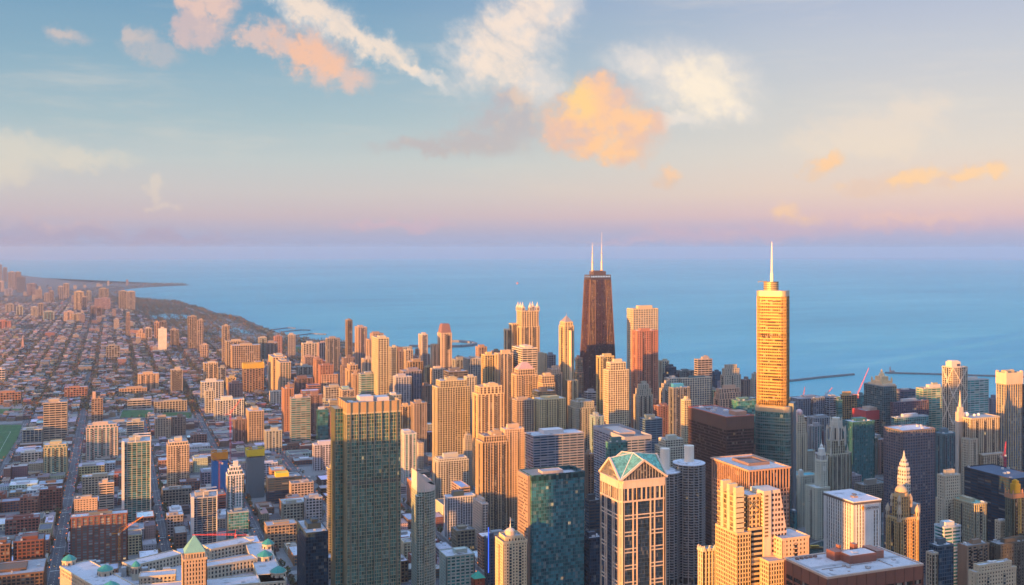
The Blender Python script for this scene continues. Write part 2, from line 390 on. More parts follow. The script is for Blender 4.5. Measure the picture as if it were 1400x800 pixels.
make_simple('parkland', _parkg)
def _sand(t, b):
    p = t.add('ShaderNodeNewGeometry').outputs['Position']
    c = t.ramp(t.noise(p, .05, 5), [(.3, (.32, .27, .2)), (.7, (.45, .38, .29))]); t.put(b.inputs['Base Color'], c); b.inputs['Roughness'].default_value = .95
make_simple('beach_sand', _sand)
def _water(t, b):
    p = t.add('ShaderNodeNewGeometry').outputs['Position']
    n = t.math('ADD', t.math('MULTIPLY', t.noise(t.vec('MULTIPLY', p, (.00012, .00042, 1)), 1.0, 8, .66), .6), t.math('MULTIPLY', t.noise(t.vec('MULTIPLY', p, (.0009, .0035, 1)), 1.0, 8, .7), .4))
    c = t.ramp(n, [(.36, (.028, .24, .30)), (.46, (.05, .335, .40)), (.54, (.075, .39, .44)), (.64, (.16, .47, .50))])
    t.put(b.inputs['Base Color'], c); b.inputs['Roughness'].default_value = .4; b.inputs['IOR'].default_value = 1.33
    bump = t.add('ShaderNodeBump', {'Height': t.noise(p, .03, 6, .7), 'Strength': .9, 'Distance': 6.0})
    t.put(b.inputs['Normal'], bump.outputs[0])
make_simple('lake', _water)
def _river(t, b):
    p = t.add('ShaderNodeNewGeometry').outputs['Position']
    b.inputs['Base Color'].default_value = (.012, .05, .055, 1); b.inputs['Roughness'].default_value = .12
    bump = t.add('ShaderNodeBump', {'Height': t.noise(p, .35, 4), 'Strength': .25, 'Distance': .5}); t.put(b.inputs['Normal'], bump.outputs[0])
make_simple('river_water', _river)
def emis(name, col, s):
    m, t, o = new_mat(name); e = t.add('ShaderNodeEmission', {0: tuple(col)+(1,), 1: s}); t.l.new(e.outputs[0], o.inputs[0]); return m
emis('lamp_glow', (1, .22, .02), 1.6); emis('head_glow', (1, .8, .5), 1.2); emis('tail_glow', (1, .05, .02), 1.5); emis('crown_light', (.9, .92, 1), .28); emis('blue_sign', (.05, .15, 1), .5); emis('green_glow', (.1, 1, .3), 3.0)
M = MATS

# ------------------------------------------------------------------ facades
PAL = dict(W=(.72,.68,.61), C=(.62,.52,.38), T=(.50,.38,.25), P=(.48,.32,.25), R=(.30,.12,.085), B=(.19,.115,.085), G=(.40,.40,.41), S=(.30,.30,.31),
           D=(.11,.11,.125), K=(.035,.037,.045), N=(.52,.49,.44), Y=(.66,.53,.31), O=(.58,.40,.25), L=(.56,.57,.60), M=(.40,.33,.27))
GL = dict(t=(.035,.17,.18), n=(.02,.06,.11), k=(.022,.026,.032), g=(.05,.11,.10), b=(.07,.045,.03), s=(.10,.14,.16), a=(.05,.24,.22))
ROOFC = [(.42,.40,.41), (.34,.325,.33), (.26,.25,.25), (.50,.485,.50), (.19,.18,.18), (.30,.27,.24)]
#            bay  pier floor spandrel pierdepth slabdepth
STY = dict(grid=(4.2,1.3,3.6,1.3,.55,.35), punch=(3.4,1.8,3.3,1.6,.35,.3), ribbon=(11,.9,3.8,1.7,.3,.5), vert=(3.2,1.2,3.7,.9,.9,.25), bold=(6.0,1.5,3.8,1.5,.9,.6),
           glass=(3.0,.3,3.8,.55,.22,.12), balc=(7.5,1.0,3.1,.35,.25,1.5), wide=(7.0,2.4,3.4,1.1,.7,.3), fine=(2.4,.8,3.3,1.0,.4,.3), loft=(5.0,1.4,4.2,1.4,.45,.35))
GMAT = dict(grid='glass', punch='glass', ribbon='glass', vert='glass', glass='curtain', balc='curtain', wide='glass', fine='glass', loft='glass', bold='glass')
def spans(a, b, bay):
    n = max(1, round((b-a)/bay)); return [a+(b-a)*i/n for i in range(n+1)]
def facade_mb(w, l, z0, z1, st, mb=None, blank=(), ox=0, oy=0, ground_h=0.0):
    """piers and floor slabs standing proud of the glass; the outer face is the plan 0..w by 0..l"""
    bay, pw, fh, sh, pd, sd = st
    o = max(pd, sd); mb = mb or MB()
    nf = max(1, round((z1-z0)/fh)); h = (z1-z0)/nf
    for k in range(nf+1):
        z = z0 + k*h
        a = o-sd
        mb.box(ox+a, oy+a, z-sh*.5 if k else z0-.3, ox+w-a, oy+l-a, min(z+sh*.5, z1+.02))
    a = o-pd
    for x in spans(0, w, bay):
        c = min(max(x, pw/2+a), w-pw/2-a)
        mb.box(ox+c-pw/2, oy+a+.01, z0-.4, ox+c+pw/2, oy+o+.25, z1-.05); mb.box(ox+c-pw/2, oy+l-o-.25, z0-.4, ox+c+pw/2, oy+l-a-.01, z1-.05)
    for y in spans(0, l, bay):
        c = min(max(y, pw/2+a), l-pw/2-a)
        mb.box(ox+a+.02, oy+c-pw/2+.01, z0-.42, ox+o+.25, oy+c+pw/2-.01, z1-.07); mb.box(ox+w-o-.25, oy+c-pw/2+.01, z0-.42, ox+w-a-.02, oy+c+pw/2-.01, z1-.07)
    for side, u0, u1 in blank:     # stretches of blank wall on a face
        if side == 's': mb.box(ox+w*u0, oy+a-.03, z0, ox+w*u1, oy+o+.2, z1-.1)
        else: mb.box(ox+a-.03, oy+l*u0, z0, ox+o+.2, oy+l*u1, z1-.1)
    return mb, o, h
FAR = [1000.0]
def block(t, w, l, z0, z1, sty, wall, glass, ox=0, oy=0, wmat=None, gmat=None, blank=(), roof=None, par=1.1, r=rng, mech=1, units=0, capc=None):
    st = STY[sty] if isinstance(sty, str) else sty
    st = tuple(st)
    k = min(2.2, max(1.0, 3.7*FAR[0]/F/st[0])); kf = min(1.8, max(1.0, 3.0*FAR[0]/F/st[2]))
    st = (st[0]*k, st[1]*k*(.88 if k > 1 else 1), st[2]*kf, st[3]*kf*(.8 if kf > 1 else 1), st[4], st[5])
    wall = PAL[wall] if isinstance(wall, str) else wall
    if wall[0] > wall[2]*1.12: wall = (wall[0]*.97, wall[1]*.96, wall[2]*.84)
    glass = GL[glass] if isinstance(glass, str) else glass
    mb, o, h = facade_mb(w, l, z0, z1, st, None, blank, ox, oy)
    rc = roof or r.choice(ROOFC)
    mb.parapet(ox-.04, oy-.04, ox+w+.04, oy+l+.04, z1-.9, z1+par, .55)
    bays = []
    if sty in ('fine', 'punch', 'wide', 'vert') and z1-z0 > 45 and w > 15 and r.random() < .85:     # stacks of recessed balconies
        bw = min(w*.14, max(2.6, 2.4*FAR[0]/F)); dark = r.choice([(.03, .03, .035), (.035, .045, .055), (.045, .035, .03)])
        for u in r.choice([(.3, .7), (.5,), (.22, .5, .78)] if w > 24 else [(.5,), (.35,), (.65,)]):
            c = ox+w*u; bays.append((c-bw/2, oy-.12, c+bw/2, oy+o, bw, 3))
            zz = z0+2+h
            while zz < z1-4: mb.box(c-bw/2+.1, oy-.5, zz, c+bw/2-.1, oy+.1, zz+h*.2); zz += h
        lw = min(l*.2, bw)
        if l > 14: bays.append((ox-.12, oy+l*.5-lw/2, ox+o, oy+l*.5+lw/2, 3, lw))
    part('facade', mb, M[wmat or 'masonry'], t, wall)
    for bx0, by0, bx1, by1, ca_, cb_ in bays: part('balcony_bay', MB().box(bx0, by0, z0+2, bx1, by1, z1-3.5), M['glass'], t, dark, cell=(ca_, cb_, h))
    g = MB().box(ox+o, oy+o, z0-.6, ox+w-o, oy+l-o, z1-.3)
    part('glazing', g, M[gmat or GMAT.get(sty, 'glass')], t, glass, cell=(st[0], st[0], h))
    part('roof', MB().box(ox+.5, oy+.5, z1-.4, ox+w-.5, oy+l-.5, z1+.12), M['roofing'], t, rc)
    if mech and w > 9 and l > 9:
        mw, ml = w*r.uniform(.35, .6), l*r.uniform(.35, .6); mh = r.uniform(3.5, 7) if z1 > 40 else r.uniform(2.2, 3.6)
        mx, my = ox+w*.5+r.uniform(-.12, .12)*w, oy+l*.5+r.uniform(-.12, .12)*l
        p = part('penthouse', MB().cbox(mx, my, z1+.1, mw, ml, z1+mh).parapet(mx-mw/2, my-ml/2, mx+mw/2, my+ml/2, z1+mh, z1+mh+.5, .3), M['paint'], t, capc or tuple(q*.92 for q in wall))
        if mech > 1:
            part('mechanical_screen', MB().cbox(mx+mw*.1, my, z1+mh, mw*.45, ml*.5, z1+mh*1.6), M['paint'], t, tuple(q*.8 for q in wall))
    for k in range(units):
        uw = r.uniform(1.6, 3.6); ul = r.uniform(1.6, 3.6)
        ux, uy = ox+r.uniform(2.5, max(2.6, w-2.5)), oy+r.uniform(2.5, max(2.6, l-2.5))
        part('rooftop_unit', MB().cbox(ux, uy, z1+.11, uw, ul, z1+.11+r.uniform(1.2, 2.4)), M['paint'], t, r.choice([(.5,.5,.5), (.35,.36,.38), (.6,.58,.55)]))
    return st
FOOT = []     # footprints already taken: x0, y0, x1, y1
TOW = []      # (short name, x, y, label) for describing what stands beside what
def take(x, y, w, l, m=0): FOOT.append((x-m, y-m, x+w+m, y+l+m))
def tower(short, label, xl, xc, xr, yt, yb, sty='grid', wall='C', glass='k', r=.8, name=None, cat=None, group=None, blank=(), mech=1, tiers=(), wmat=None, gmat=None, roof=None, units=None, par=1.1, capc=None, yg=None):
    """one tower seen between columns xl..xr (near corner in column xc), top in row yt, foot in row yb. tiers: (height share, inset share w, inset share l)"""
    x, y, w, l = footprint(xl, xc, xr, yb, r)
    l = max(l, 8); z = top_of(yt, yb); FAR[0] = depth_of(yb)
    res = sty in ('balc', 'punch', 'wide', 'fine')
    nm = name or ('apartment_tower' if res else 'office_tower'); ct = cat or ('apartment tower' if res else 'office tower')
    t = thing(nm, label, ct, (x, y, 0), group)
    lr = random.Random(int(xl*7+yt*13+yb*3))
    wall = PAL[wall] if isinstance(wall, str) else wall
    jb = lr.uniform(.82, 1.12); wall = (wall[0]*jb*lr.uniform(.95, 1.05), wall[1]*jb, wall[2]*jb*lr.uniform(.9, 1.12))
    if units is None: units = 5 if yb > 660 else 3 if yb > 600 else (1 if yb > 520 else 0)
    ks = list(tiers)+[(1.0, None, None)]
    zz = 0.0; ox = oy = 0.0; cw, cl = w, l
    for i, (h, iw, il) in enumerate(ks):
        last = i == len(ks)-1
        block(t, cw, cl, zz, z*h, sty, wall, glass, ox, oy, wmat, gmat, blank, roof, par, lr, mech if last else 0, units if last else 0, capc)
        zz = z*h
        if not last: ox += cw*iw; oy += cl*il; cw *= 1-2*iw; cl *= 1-2*il
    take(x, y, w, l, 4); TOW.append((short, x+w/2, y+l/2, z))
    return t, x, y, w, l, z

# ------------------------------------------------------------------ ground, lake, river, streets
LAKE_Z, RIV_Z = -2.0, -4.0
shore_px = [(1060,548),(1000,541),(930,541),(880,545),(830,538),(780,533),(734,531),(700,512),(660,500),(610,496),(560,484),(527,473),(480,468),(440,465.5),(405,461),(378,454),(366,450),(352,444),
            (331,434.5),(318,432),(300,429),(277,421),(262,417),(247,412.5),(230,411),(212,409.5),(190,407.5),(176,404),(163,399.5),(170,396),(190,393.6),(225,391.5),(256,390.3),(259,389.2),(235,388.2),(180,387.2),(130,386.3),
            (104,385.2),(80,382.5),(60,380),(40,377.8),(15,373),(0,369),(-60,364)]
def build_land():
    pts = [(1800, -3000), (1950, 300), (2050, 1100), (2300, 1150), (2300, 1230), (1980, 1280), (1950, 1500), (1750, 1800), (1620, 1950)]
    pts += [ground(*p) for p in shore_px]
    pts += [(-9000, 30000), (-30000, 30000), (-30000, -3000)]
    river = [(-600, 850), (0, 905), (420, 935), (640, 985), (780, 1060), (880, 1135), (960, 1160), (1120, 1130), (1400, 1110), (2080, 1105)]
    bm = bmesh.new()
    vs = [bm.verts.new((x, y, 0)) for x, y in pts]
    f = bm.faces.new(vs)
    bmesh.ops.triangulate(bm, faces=[f])
    me = bpy.data.meshes.new('land'); bm.to_mesh(me); bm.free()
    land = bpy.data.objects.new('ground', me); COL.objects.link(land); me.materials.append(M['urban_ground']); land['kind'] = 'structure'
    mb = MB(); n = len(pts)
    for i in range(n):
        a, b = pts[i], pts[(i+1) % n]
        mb.face([(a[0], a[1], 0), (b[0], b[1], 0), (b[0], b[1], -6), (a[0], a[1], -6)])
    structure('shore_wall', mb, M['masonry'], (.3, .28, .25))
    # the lake, one sheet to the horizon
    wb = MB(); ring = [(42000*math.sin(R(a)), 42000*math.cos(R(a)), LAKE_Z) for a in range(-60, 130, 5)]
    wb.face([(0, -6000, LAKE_Z)] + ring[::-1])
    structure('lake_water', wb, M['lake'])
    # the river lies on a sheet just over the ground, held by quay walls
    rb = MB(); qb = MB()
    L, Rr = [], []
    for i, (x, y) in enumerate(river):
        a = river[max(i-1, 0)]; b = river[min(i+1, len(river)-1)]
        d = Vector((b[0]-a[0], b[1]-a[1])).normalized(); hw = 34
        L.append((x-d.y*hw, y+d.x*hw)); Rr.append((x+d.y*hw, y-d.x*hw))
    for i in range(len(river)-1):
        rb.face([(*L[i], .05), (*Rr[i], .05), (*Rr[i+1], .05), (*L[i+1], .05)])
        for S in (L, Rr): qb.bar((*S[i], .5), (*S[i+1], .5), 1.6)
    structure('river_water', rb, M['river_water']); structure('quay_wall', qb, M['masonry'], (.33, .31, .28))
    return river
RIVER = build_land()
def near_river(x, y, m=42):
    for (a, b) in zip(RIVER, RIVER[1:]):
        ax, ay = a; bx, by = b; dx, dy = bx-ax, by-ay
        k = max(0, min(1, ((x-ax)*dx+(y-ay)*dy)/(dx*dx+dy*dy)))
        if math.hypot(x-ax-k*dx, y-ay-k*dy) < m: return True
    return False
SHORE_W = [ground(*p) for p in shore_px]
def shore_x(y):
    """easternmost land at a given northing"""
    best = None
    for (x0, y0), (x1, y1) in zip(SHORE_W, SHORE_W[1:]):
        if (y0-y)*(y1-y) <= 0 and y0 != y1:
            x = x0+(x1-x0)*(y-y0)/(y1-y0)
            if best is None or x < best: best = x
    return best if best is not None else (1650 if y < 2500 else 900)
NS = [-1500,-1350,-1200,-1050,-900,-760,-620,-480,-340,-190,-68,67,195,310,430,545,660,770,870,965,1090,1210,1330,1460,1600]
EW = [1215,1330,1440,1550,1650,1750,1850,1953,2070,2190,2310,2430,2550,2660,2758,2900,3030,3160,3290,3420,3562,3700,3850,4000,4150,4300,4450,4600,4770,4970,5171,5370,5570,5770,5976,6180,6380,6580,6780,7000,7250,7500,7750,8000,8389]
def build_streets():
    st, ln, wk = MB(), MB(), MB()
    for i, x in enumerate(NS):
        hw = 9 if x in (-68, 310, 965) else 7
        st.face([(x-hw, 1180, .10), (x+hw, 1180, .10), (x+hw, 9000 if x < 100 else 3600, .10), (x-hw, 9000 if x < 100 else 3600, .10)])
        for y in range(1190, 3000, 12): ln.face([(x-.14, y, .112), (x+.14, y, .112), (x+.14, y+5, .112), (x-.14, y+5, .112)])
        for q in (-hw+2.3, hw-2.3): ln.face([(x+q-.07, 1200, .112), (x+q+.07, 1200, .112), (x+q+.07, 3000, .112), (x+q-.07, 3000, .112)])
    for y in EW:
        x1 = min(1560, shore_x(y)-60); hw = 8 if y in (1953, 2758, 3562, 5171) else 6
        st.face([(-3000, y-hw, .104), (x1, y-hw, .104), (x1, y+hw, .104), (-3000, y+hw, .104)])
        if y < 2800:
            for x in range(-700, int(x1), 14): ln.face([(x, y-.14, .116), (x+5, y-.14, .116), (x+5, y+.14, .116), (x, y+.14, .116)])
            for x in NS:      # zebra crossings
                if abs(x) < 1000:
                    for k in range(-5, 6): ln.face([(x+k*1.2-.3, y-hw-3.5, .113), (x+k*1.2+.3, y-hw-3.5, .113), (x+k*1.2+.3, y-hw-.8, .113), (x+k*1.2-.3, y-hw-.8, .113)])
    for x0, x1 in zip(NS, NS[1:]):     # raised blocks with a kerb
        for y0, y1 in zip(EW, EW[1:]):
            if x1 > shore_x((y0+y1)/2)-60 or y0 > 6000: continue
            if near_river((x0+x1)/2, (y0+y1)/2, 60): continue
            wk.box(x0+10, y0+9, -.5, x1-10, y1-9, .24)
    structure('street', st, M['asphalt']); structure('road_markings', ln, M['paint'], (.7, .68, .6)); structure('pavement', wk, M['concrete_paving'])
build_streets()
def sheet(name, px_pts, mat, z=.3, kind='structure', color=None):
    o = part(name, MB().face([(*ground(*p), z) for p in px_pts]), mat, None, color); o['kind'] = kind; return o
LAWNS = [[(-60,628),(6,628),(24,600),(30,581),(-60,581)], [(164,571),(206,571),(209,561),(168,561)], [(-40,566),(26,566),(30,559),(-40,559)], [(405,482),(420,482),(424,474),(404,474)], [(222,572),(262,572),(262,564),(222,564)]]
for q in LAWNS: sheet('lawn', q, M['lawn'])
# sports pitch lines on the big lawn
ml = MB(); a, b = ground(4, 620), ground(20, 590)
def line(x0, y0, x1, y1): ml.box(min(x0,x1)-.2, min(y0,y1)-.2, .31, max(x0,x1)+.2, max(y0,y1)+.2, .33)
px0, px1 = a[0]-75, a[0]-8
for q in (px0, px1): line(q, a[1], q, b[1])
for q in (a[1], (a[1]+b[1])/2, b[1]): line(px0, q, px1, q)
structure('pitch_markings', ml, M['paint'], (.75, .75, .72))
# the lakeside park and its ponds
park = MB()
ys = [3650+i*150 for i in range(40)]
for y0, y1 in zip(ys, ys[1:]):
    xa, xb = shore_x(y0)-20, shore_x(y1)-20; w0, w1 = 430, 430
    park.face([(xa-w0, y0, .2), (xa, y0, .2), (xb, y1, .2), (xb-w1, y1, .2)])
structure('park_ground', park, M['parkland'])
rd = MB()
for y0, y1 in zip(ys, ys[1:]):
    for off, hw in ((95, 15), (300, 6), (425, 7)):
        xa, xb = shore_x(y0)-off, shore_x(y1)-off; rd.face([(xa-hw, y0, .3), (xa+hw, y0, .3), (xb+hw, y1, .3), (xb-hw, y1, .3)])
for k in range(26):
    y = 3800+k*215; x = shore_x(y)
    rd.face([(x-425, y, .306), (x-90, y+30, .306), (x-90, y+37, .306), (x-425, y+7, .306)])
structure('lakeshore_road', rd, M['concrete_paving'])
sheet('pond_water', [(206,432),(228,429),(262,431),(270,435),(236,437),(210,436)], M['lake'], .5)
sheet('pond_water', [(300,446),(322,448),(345,454),(350,458),(326,455),(303,450)], M['lake'], .5)
sheet('harbour_water', [(168,401),(200,396),(222,396),(216,402),(180,403.5)], M['lake'], .5)
sheet('beach', [(352,446.5),(366,451.5),(380,455.8),(405,463),(440,467.5),(480,470.5),(470,471.5),(430,469),(395,464),(362,453)], M['beach_sand'], .3)
sheet('beach', [(527,475),(560,486),(610,498),(600,500),(550,489),(520,476)], M['beach_sand'], .3)

# ------------------------------------------------------------------ breakwaters and things out in the lake
def pier(label, pts, wid, name='breakwater', h=2.2):
    mb = MB(); P = [ground(*p) for p in pts]
    for p, q in zip(P, P[1:]): mb.bar((*p, h/2-1.5), (*q, h/2-1.5), wid)
    o = part(name, mb, M['masonry'], None, (.20, .19, .19)); tag(o, label, 'breakwater'); return o
pier('long stone breakwater running out from behind the golden skyscraper', [(1060,522.5),(1090,520),(1120,516.5),(1150,513.8),(1167,512.2)], 9)
pier('long straight breakwater crossing the lake behind the criss-cross braced tower', [(1210,510),(1260,511.3),(1330,513.5),(1400,515.5),(1480,518)], 8)
pier('curved hook-shaped beach breakwater behind the tower with the brown tapering roof', [(560,474),(600,474.5),(630,474.2),(645,472.8),(650,471),(644,468.8),(628,467.4),(612,467.2)], 16)
for i, q in enumerate([[(372,451),(392,448.5),(404,448.8)], [(384,454),(410,451.2),(424,451.6)], [(403,459),(425,456.3),(446,457.2)]]):
    pier(['short beach groyne farthest up the curving shore', 'short beach groyne in the middle of the curving shore', 'short beach groyne closest to the hook-shaped breakwater'][i], q, 7, 'groyne', 1.6)
def crib():
    x, y = ground(707.5, 388.5)
    t = thing('water_crib', 'tiny red round water intake crib far out on the lake', 'water intake', (x, y, 0))
    part('base', MB().rings(0, 0, [(16, -3), (16, 4)], 14), M['masonry'], t, (.3, .26, .24))
    part('house', MB().rings(0, 0, [(11, 4), (11, 16), (12.5, 16.3), (2, 22)], 12), M['paint'], t, (.55, .1, .08))
    part('beacon', MB().rings(0, 0, [(1.2, 22), (1.2, 28), (0.2, 30)], 8), M['paint'], t, (.6, .5, .45))
crib()
x, y = ground(1217, 510)
t = thing('harbour_light', 'small harbour lighthouse at the left end of the straight breakwater', 'lighthouse', (x, y, 0))
part('tower', MB().rings(0, 0, [(3, 0), (2.2, 16), (2.8, 16.2), (2.8, 17), (1.6, 17), (1.6, 20), (.2, 22.5)], 10), M['paint'], t, (.5, .3, .26))
part('house', MB().box(3, -4, 0, 16, 4, 6).gable(2.6, -4.3, 16.4, 4.3, 6, 9), M['paint'], t, (.35, .3, .28))

# ------------------------------------------------------------------ landmark buildings, each built for itself
def lm(name, label, cat, short, xl, xc, xr, yb, r=.8, rot=0.0):
    x, y, w, l = footprint(xl, xc, xr, yb, r); FAR[0] = depth_of(yb)
    t = thing(name, label, cat, (x, y, 0), None, rot)
    take(x, y, w, l, 5); TOW.append((short, x+w/2, y+l/2, 200))
    return t, w, l
def zt(yt, yb): return top_of(yt, yb)

def tapered_tower():
    yb = 575; d = depth_of(yb)
    x, y = at_depth(817, d+25)
    t = thing('tapered_skyscraper', 'tall dark tapering skyscraper with two white antennas on its roof', 'skyscraper', (x, y, 0))
    take(x-41, y-26, 82, 52, 6); TOW.append(('dark tapering skyscraper', x, y, 344))
    B, T, H = (84, 56), (53, 34), zt(376, yb)
    def hw(z): k = z/H; return (B[0]+(T[0]-B[0])*k)/2, (B[1]+(T[1]-B[1])*k)/2
    def ring(z, o=0.0):
        a, b = hw(z); return [(-a-o, -b-o, z), (a+o, -b-o, z), (a+o, b+o, z), (-a-o, b+o, z)]
    part('glazing', MB().loft([ring(-1), ring(H-12)]), M['glass'], t, (.03, .026, .03), cell=(2.4, 2.4, 3.4))
    fr = MB(); nf = 92
    for k in range(nf):
        z = (H-14)*k/nf; fr.loft([ring(z, .35), ring(z+1.25, .35)])
    for sx in range(-8, 9):
        u = sx/8
        for s in (-1, 1):
            a0, b0 = hw(0); a1, b1 = hw(H-12)
            wd = 1.5 if sx % 4 == 0 else .7
            fr.bar((u*a0, s*(b0+.3), 0), (u*a1, s*(b1+.3), H-12), wd)
            if abs(sx) <= 5:
                u2 = sx/5; fr.bar((s*(a0+.3), u2*b0, 0), (s*(a1+.3), u2*b1, H-12), wd)
    part('facade', fr, M['darkmetal'], t, (.075, .034, .042))
    br = MB(); zs = [0, 88, 162, 226, 280, H-14]
    for z0, z1 in zip(zs, zs[1:]):
        a0, b0 = hw(z0); a1, b1 = hw(z1)
        for s in (-1, 1):
            br.bar((-a0, s*(b0+.5), z0), (a1, s*(b1+.5), z1), 1.1); br.bar((a0, s*(b0+.5), z0), (-a1, s*(b1+.5), z1), 1.1)
            br.bar((s*(a0+.5), -b0, z0), (s*(a1+.5), b1, z1), 1.1); br.bar((s*(a0+.5), b0, z0), (s*(a1+.5), -b1, z1), 1.1)
    part('cross_bracing', br, M['darkmetal'], t, (.068, .033, .041))
    a, b = hw(H)
    part('crown', MB().loft([ring(H-12, .5), ring(H-6, .5)]).loft([ring(H-2.2, .5), ring(H, .5)]), M['darkmetal'], t, (.07, .05, .055))
    part('light_band', MB().loft([ring(H-6.2, .1), ring(H-2, .1)]), M['crown_light'], t)
    bk = MB()
    for k in range(13):
        u = -1+2*k/12
        for s in (-1, 1): bk.cbox(u*a*.98, s*(b+.3), H-6.1, 1.3, 1.2, H-2.1)
        if k < 9: u2 = -1+2*k/8; bk.cbox(-a-.3, u2*b*.98, H-6.1, 1.2, 1.3, H-2.1); bk.cbox(a+.3, u2*b*.98, H-6.1, 1.2, 1.3, H-2.1)
    part('band_mullion', bk, M['darkmetal'], t, (.06, .045, .05))
    part('roof', MB().box(-a+.5, -b+.5, H-.1, a-.5, b-.5, H+.15), M['roofing'], t, (.12, .11, .11))
    part('penthouse', MB().box(-a*.62, -b*.7, H+.1, a*.62, b*.7, H+8.5).box(-a*.45, -b*.5, H+8.4, a*.3, b*.5, H+10), M['darkmetal'], t, (.11, .08, .08))
    for i, (ux, top) in enumerate(((-.52, 427), (.42, 452))):
        z0 = H+8
        px, py = ux*a, 0
        m = part('antenna', MB().rings(px, py, [(2.2, z0-8), (2.1, z0+22), (1.5, z0+22.3), (1.3, z0+44), (.8, z0+44.2), (.7, z0+62), (.4, z0+62.2), (.3, top)], 10), M['paint'], t, (.62, .54, .49))
        part('ring_platform', MB().rings(px, py, [(4.2, z0+2), (4.2, z0+3)], 10).rings(px, py, [(3.2, z0+22), (3.2, z0+22.8)], 10).rings(px, py, [(2.6, z0+44), (2.6, z0+44.7)], 10), M['paint'], m, (.7, .22, .16))
tapered_tower()

def stadium(w, l, r, n=7):
    p = []
    for cx, cy_, a0 in ((w/2-r, l/2-r, 0), (-w/2+r, l/2-r, 90), (-w/2+r, -l/2+r, 180), (w/2-r, -l/2+r, 270)):
        for k in range(n): a = R(a0+90*k/(n-1)); p.append((cx+r*math.cos(a), cy_+r*math.sin(a)))
    return p
def steel_tower():
    yb = 777; d = depth_of(yb)
    x, y = at_depth(1057, d+18)
    t = thing('stepped_glass_skyscraper', 'tallest golden glass skyscraper with rounded corners, stepped sides and a needle spire', 'skyscraper', (x, y, 0), None, R(-46))
    take(x-34, y-28, 70, 58, 6); TOW.append(('golden skyscraper with the needle spire', x, y, 357))
    Z1, Z2, Z3 = zt(556, yb), zt(398, yb), zt(388, yb)
    tiers = [(-1, 60, 50, 34, 9, 3, 0), (60, Z1, 45, 32, 8, 1.5, 0), (Z1, Z2, 38, 30, 7, 0, 0)]
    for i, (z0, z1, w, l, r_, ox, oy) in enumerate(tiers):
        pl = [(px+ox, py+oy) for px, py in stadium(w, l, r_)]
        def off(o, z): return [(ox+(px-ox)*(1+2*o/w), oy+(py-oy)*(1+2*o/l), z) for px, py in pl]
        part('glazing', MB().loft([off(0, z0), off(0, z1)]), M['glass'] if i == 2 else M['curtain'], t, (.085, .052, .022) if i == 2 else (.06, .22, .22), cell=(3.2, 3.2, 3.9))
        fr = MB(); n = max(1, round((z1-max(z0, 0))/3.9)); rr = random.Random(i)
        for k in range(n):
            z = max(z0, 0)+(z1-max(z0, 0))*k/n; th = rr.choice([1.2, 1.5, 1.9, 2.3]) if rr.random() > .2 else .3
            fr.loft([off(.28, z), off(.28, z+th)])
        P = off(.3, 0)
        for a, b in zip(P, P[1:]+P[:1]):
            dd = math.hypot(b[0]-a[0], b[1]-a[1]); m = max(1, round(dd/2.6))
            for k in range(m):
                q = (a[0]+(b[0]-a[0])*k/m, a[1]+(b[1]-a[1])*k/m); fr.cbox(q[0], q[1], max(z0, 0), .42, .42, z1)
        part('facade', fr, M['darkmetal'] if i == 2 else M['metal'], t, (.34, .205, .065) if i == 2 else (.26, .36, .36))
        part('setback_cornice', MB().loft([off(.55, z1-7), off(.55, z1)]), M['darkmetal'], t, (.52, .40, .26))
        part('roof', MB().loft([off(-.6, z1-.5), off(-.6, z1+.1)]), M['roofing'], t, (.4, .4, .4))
    # mechanical floors and dark window runs break up the bright skin
    dk = MB(); rr = random.Random(8); w, l = 38, 30
    zz = Z1+6
    while zz < Z2-12:
        if rr.random() < .72:
            x0 = rr.uniform(-w*.42, w*.25); dk.box(x0, -l/2-.75, zz, min(w*.40, x0+rr.uniform(4, 17)), -l/2-.2, zz+rr.choice([1.3, 1.6, 2.4]))
        if rr.random() < .5:
            y0 = rr.uniform(-l*.35, l*.1); dk.box(-w/2-.75, y0, zz, -w/2-.2, y0+rr.uniform(3, 9), zz+1.5)
        for u in (-.30, -.06):
            if rr.random() < .8: dk.box(u*w-.6, -l/2-.8, zz, u*w+.6, -l/2-.2, zz+2.4)
        zz += 3.9
    part('dark_window_run', dk, M['glass'], t, (.09, .05, .02), cell=(3, 3, 3.9))
    # the flat service wing on the right
    part('service_wing', MB().box(20, -6, -1, 27, 15, zt(552, yb)), M['darkmetal'], t, (.13, .15, .17))
    part('drum', MB().rings(-3, 2, [(9.5, Z2), (9.5, Z3+2), (8.8, Z3+2), (8.8, Z3+1)], 26), M['darkmetal'], t, (.45, .32, .16))
    dr = MB()
    for k in range(4): dr.rings(-3, 2, [(9.8, Z2+2+k*2.8), (9.8, Z2+3+k*2.8)], 26)
    part('drum_louvre', dr, M['darkmetal'], t, (.16, .12, .08))
    s = part('spire', MB().rings(-2, 2, [(2.2, Z3), (2.1, Z3+13), (1.4, Z3+13.2), (1.1, Z3+32), (.7, Z3+46), (.25, zt(330, yb))], 12), M['paint'], t, (.85, .75, .62))
    part('maintenance_crane', MB().bar((-12, 2, Z2), (-12, 2, Z3+1.5), 1.0).bar((-20, 4, Z3+2), (-8, 1, Z3+2.4), .7).bar((-20, 4, Z3+2), (-20, 4, Z3), .4), M['darkmetal'], t, (.12, .1, .09))
steel_tower()

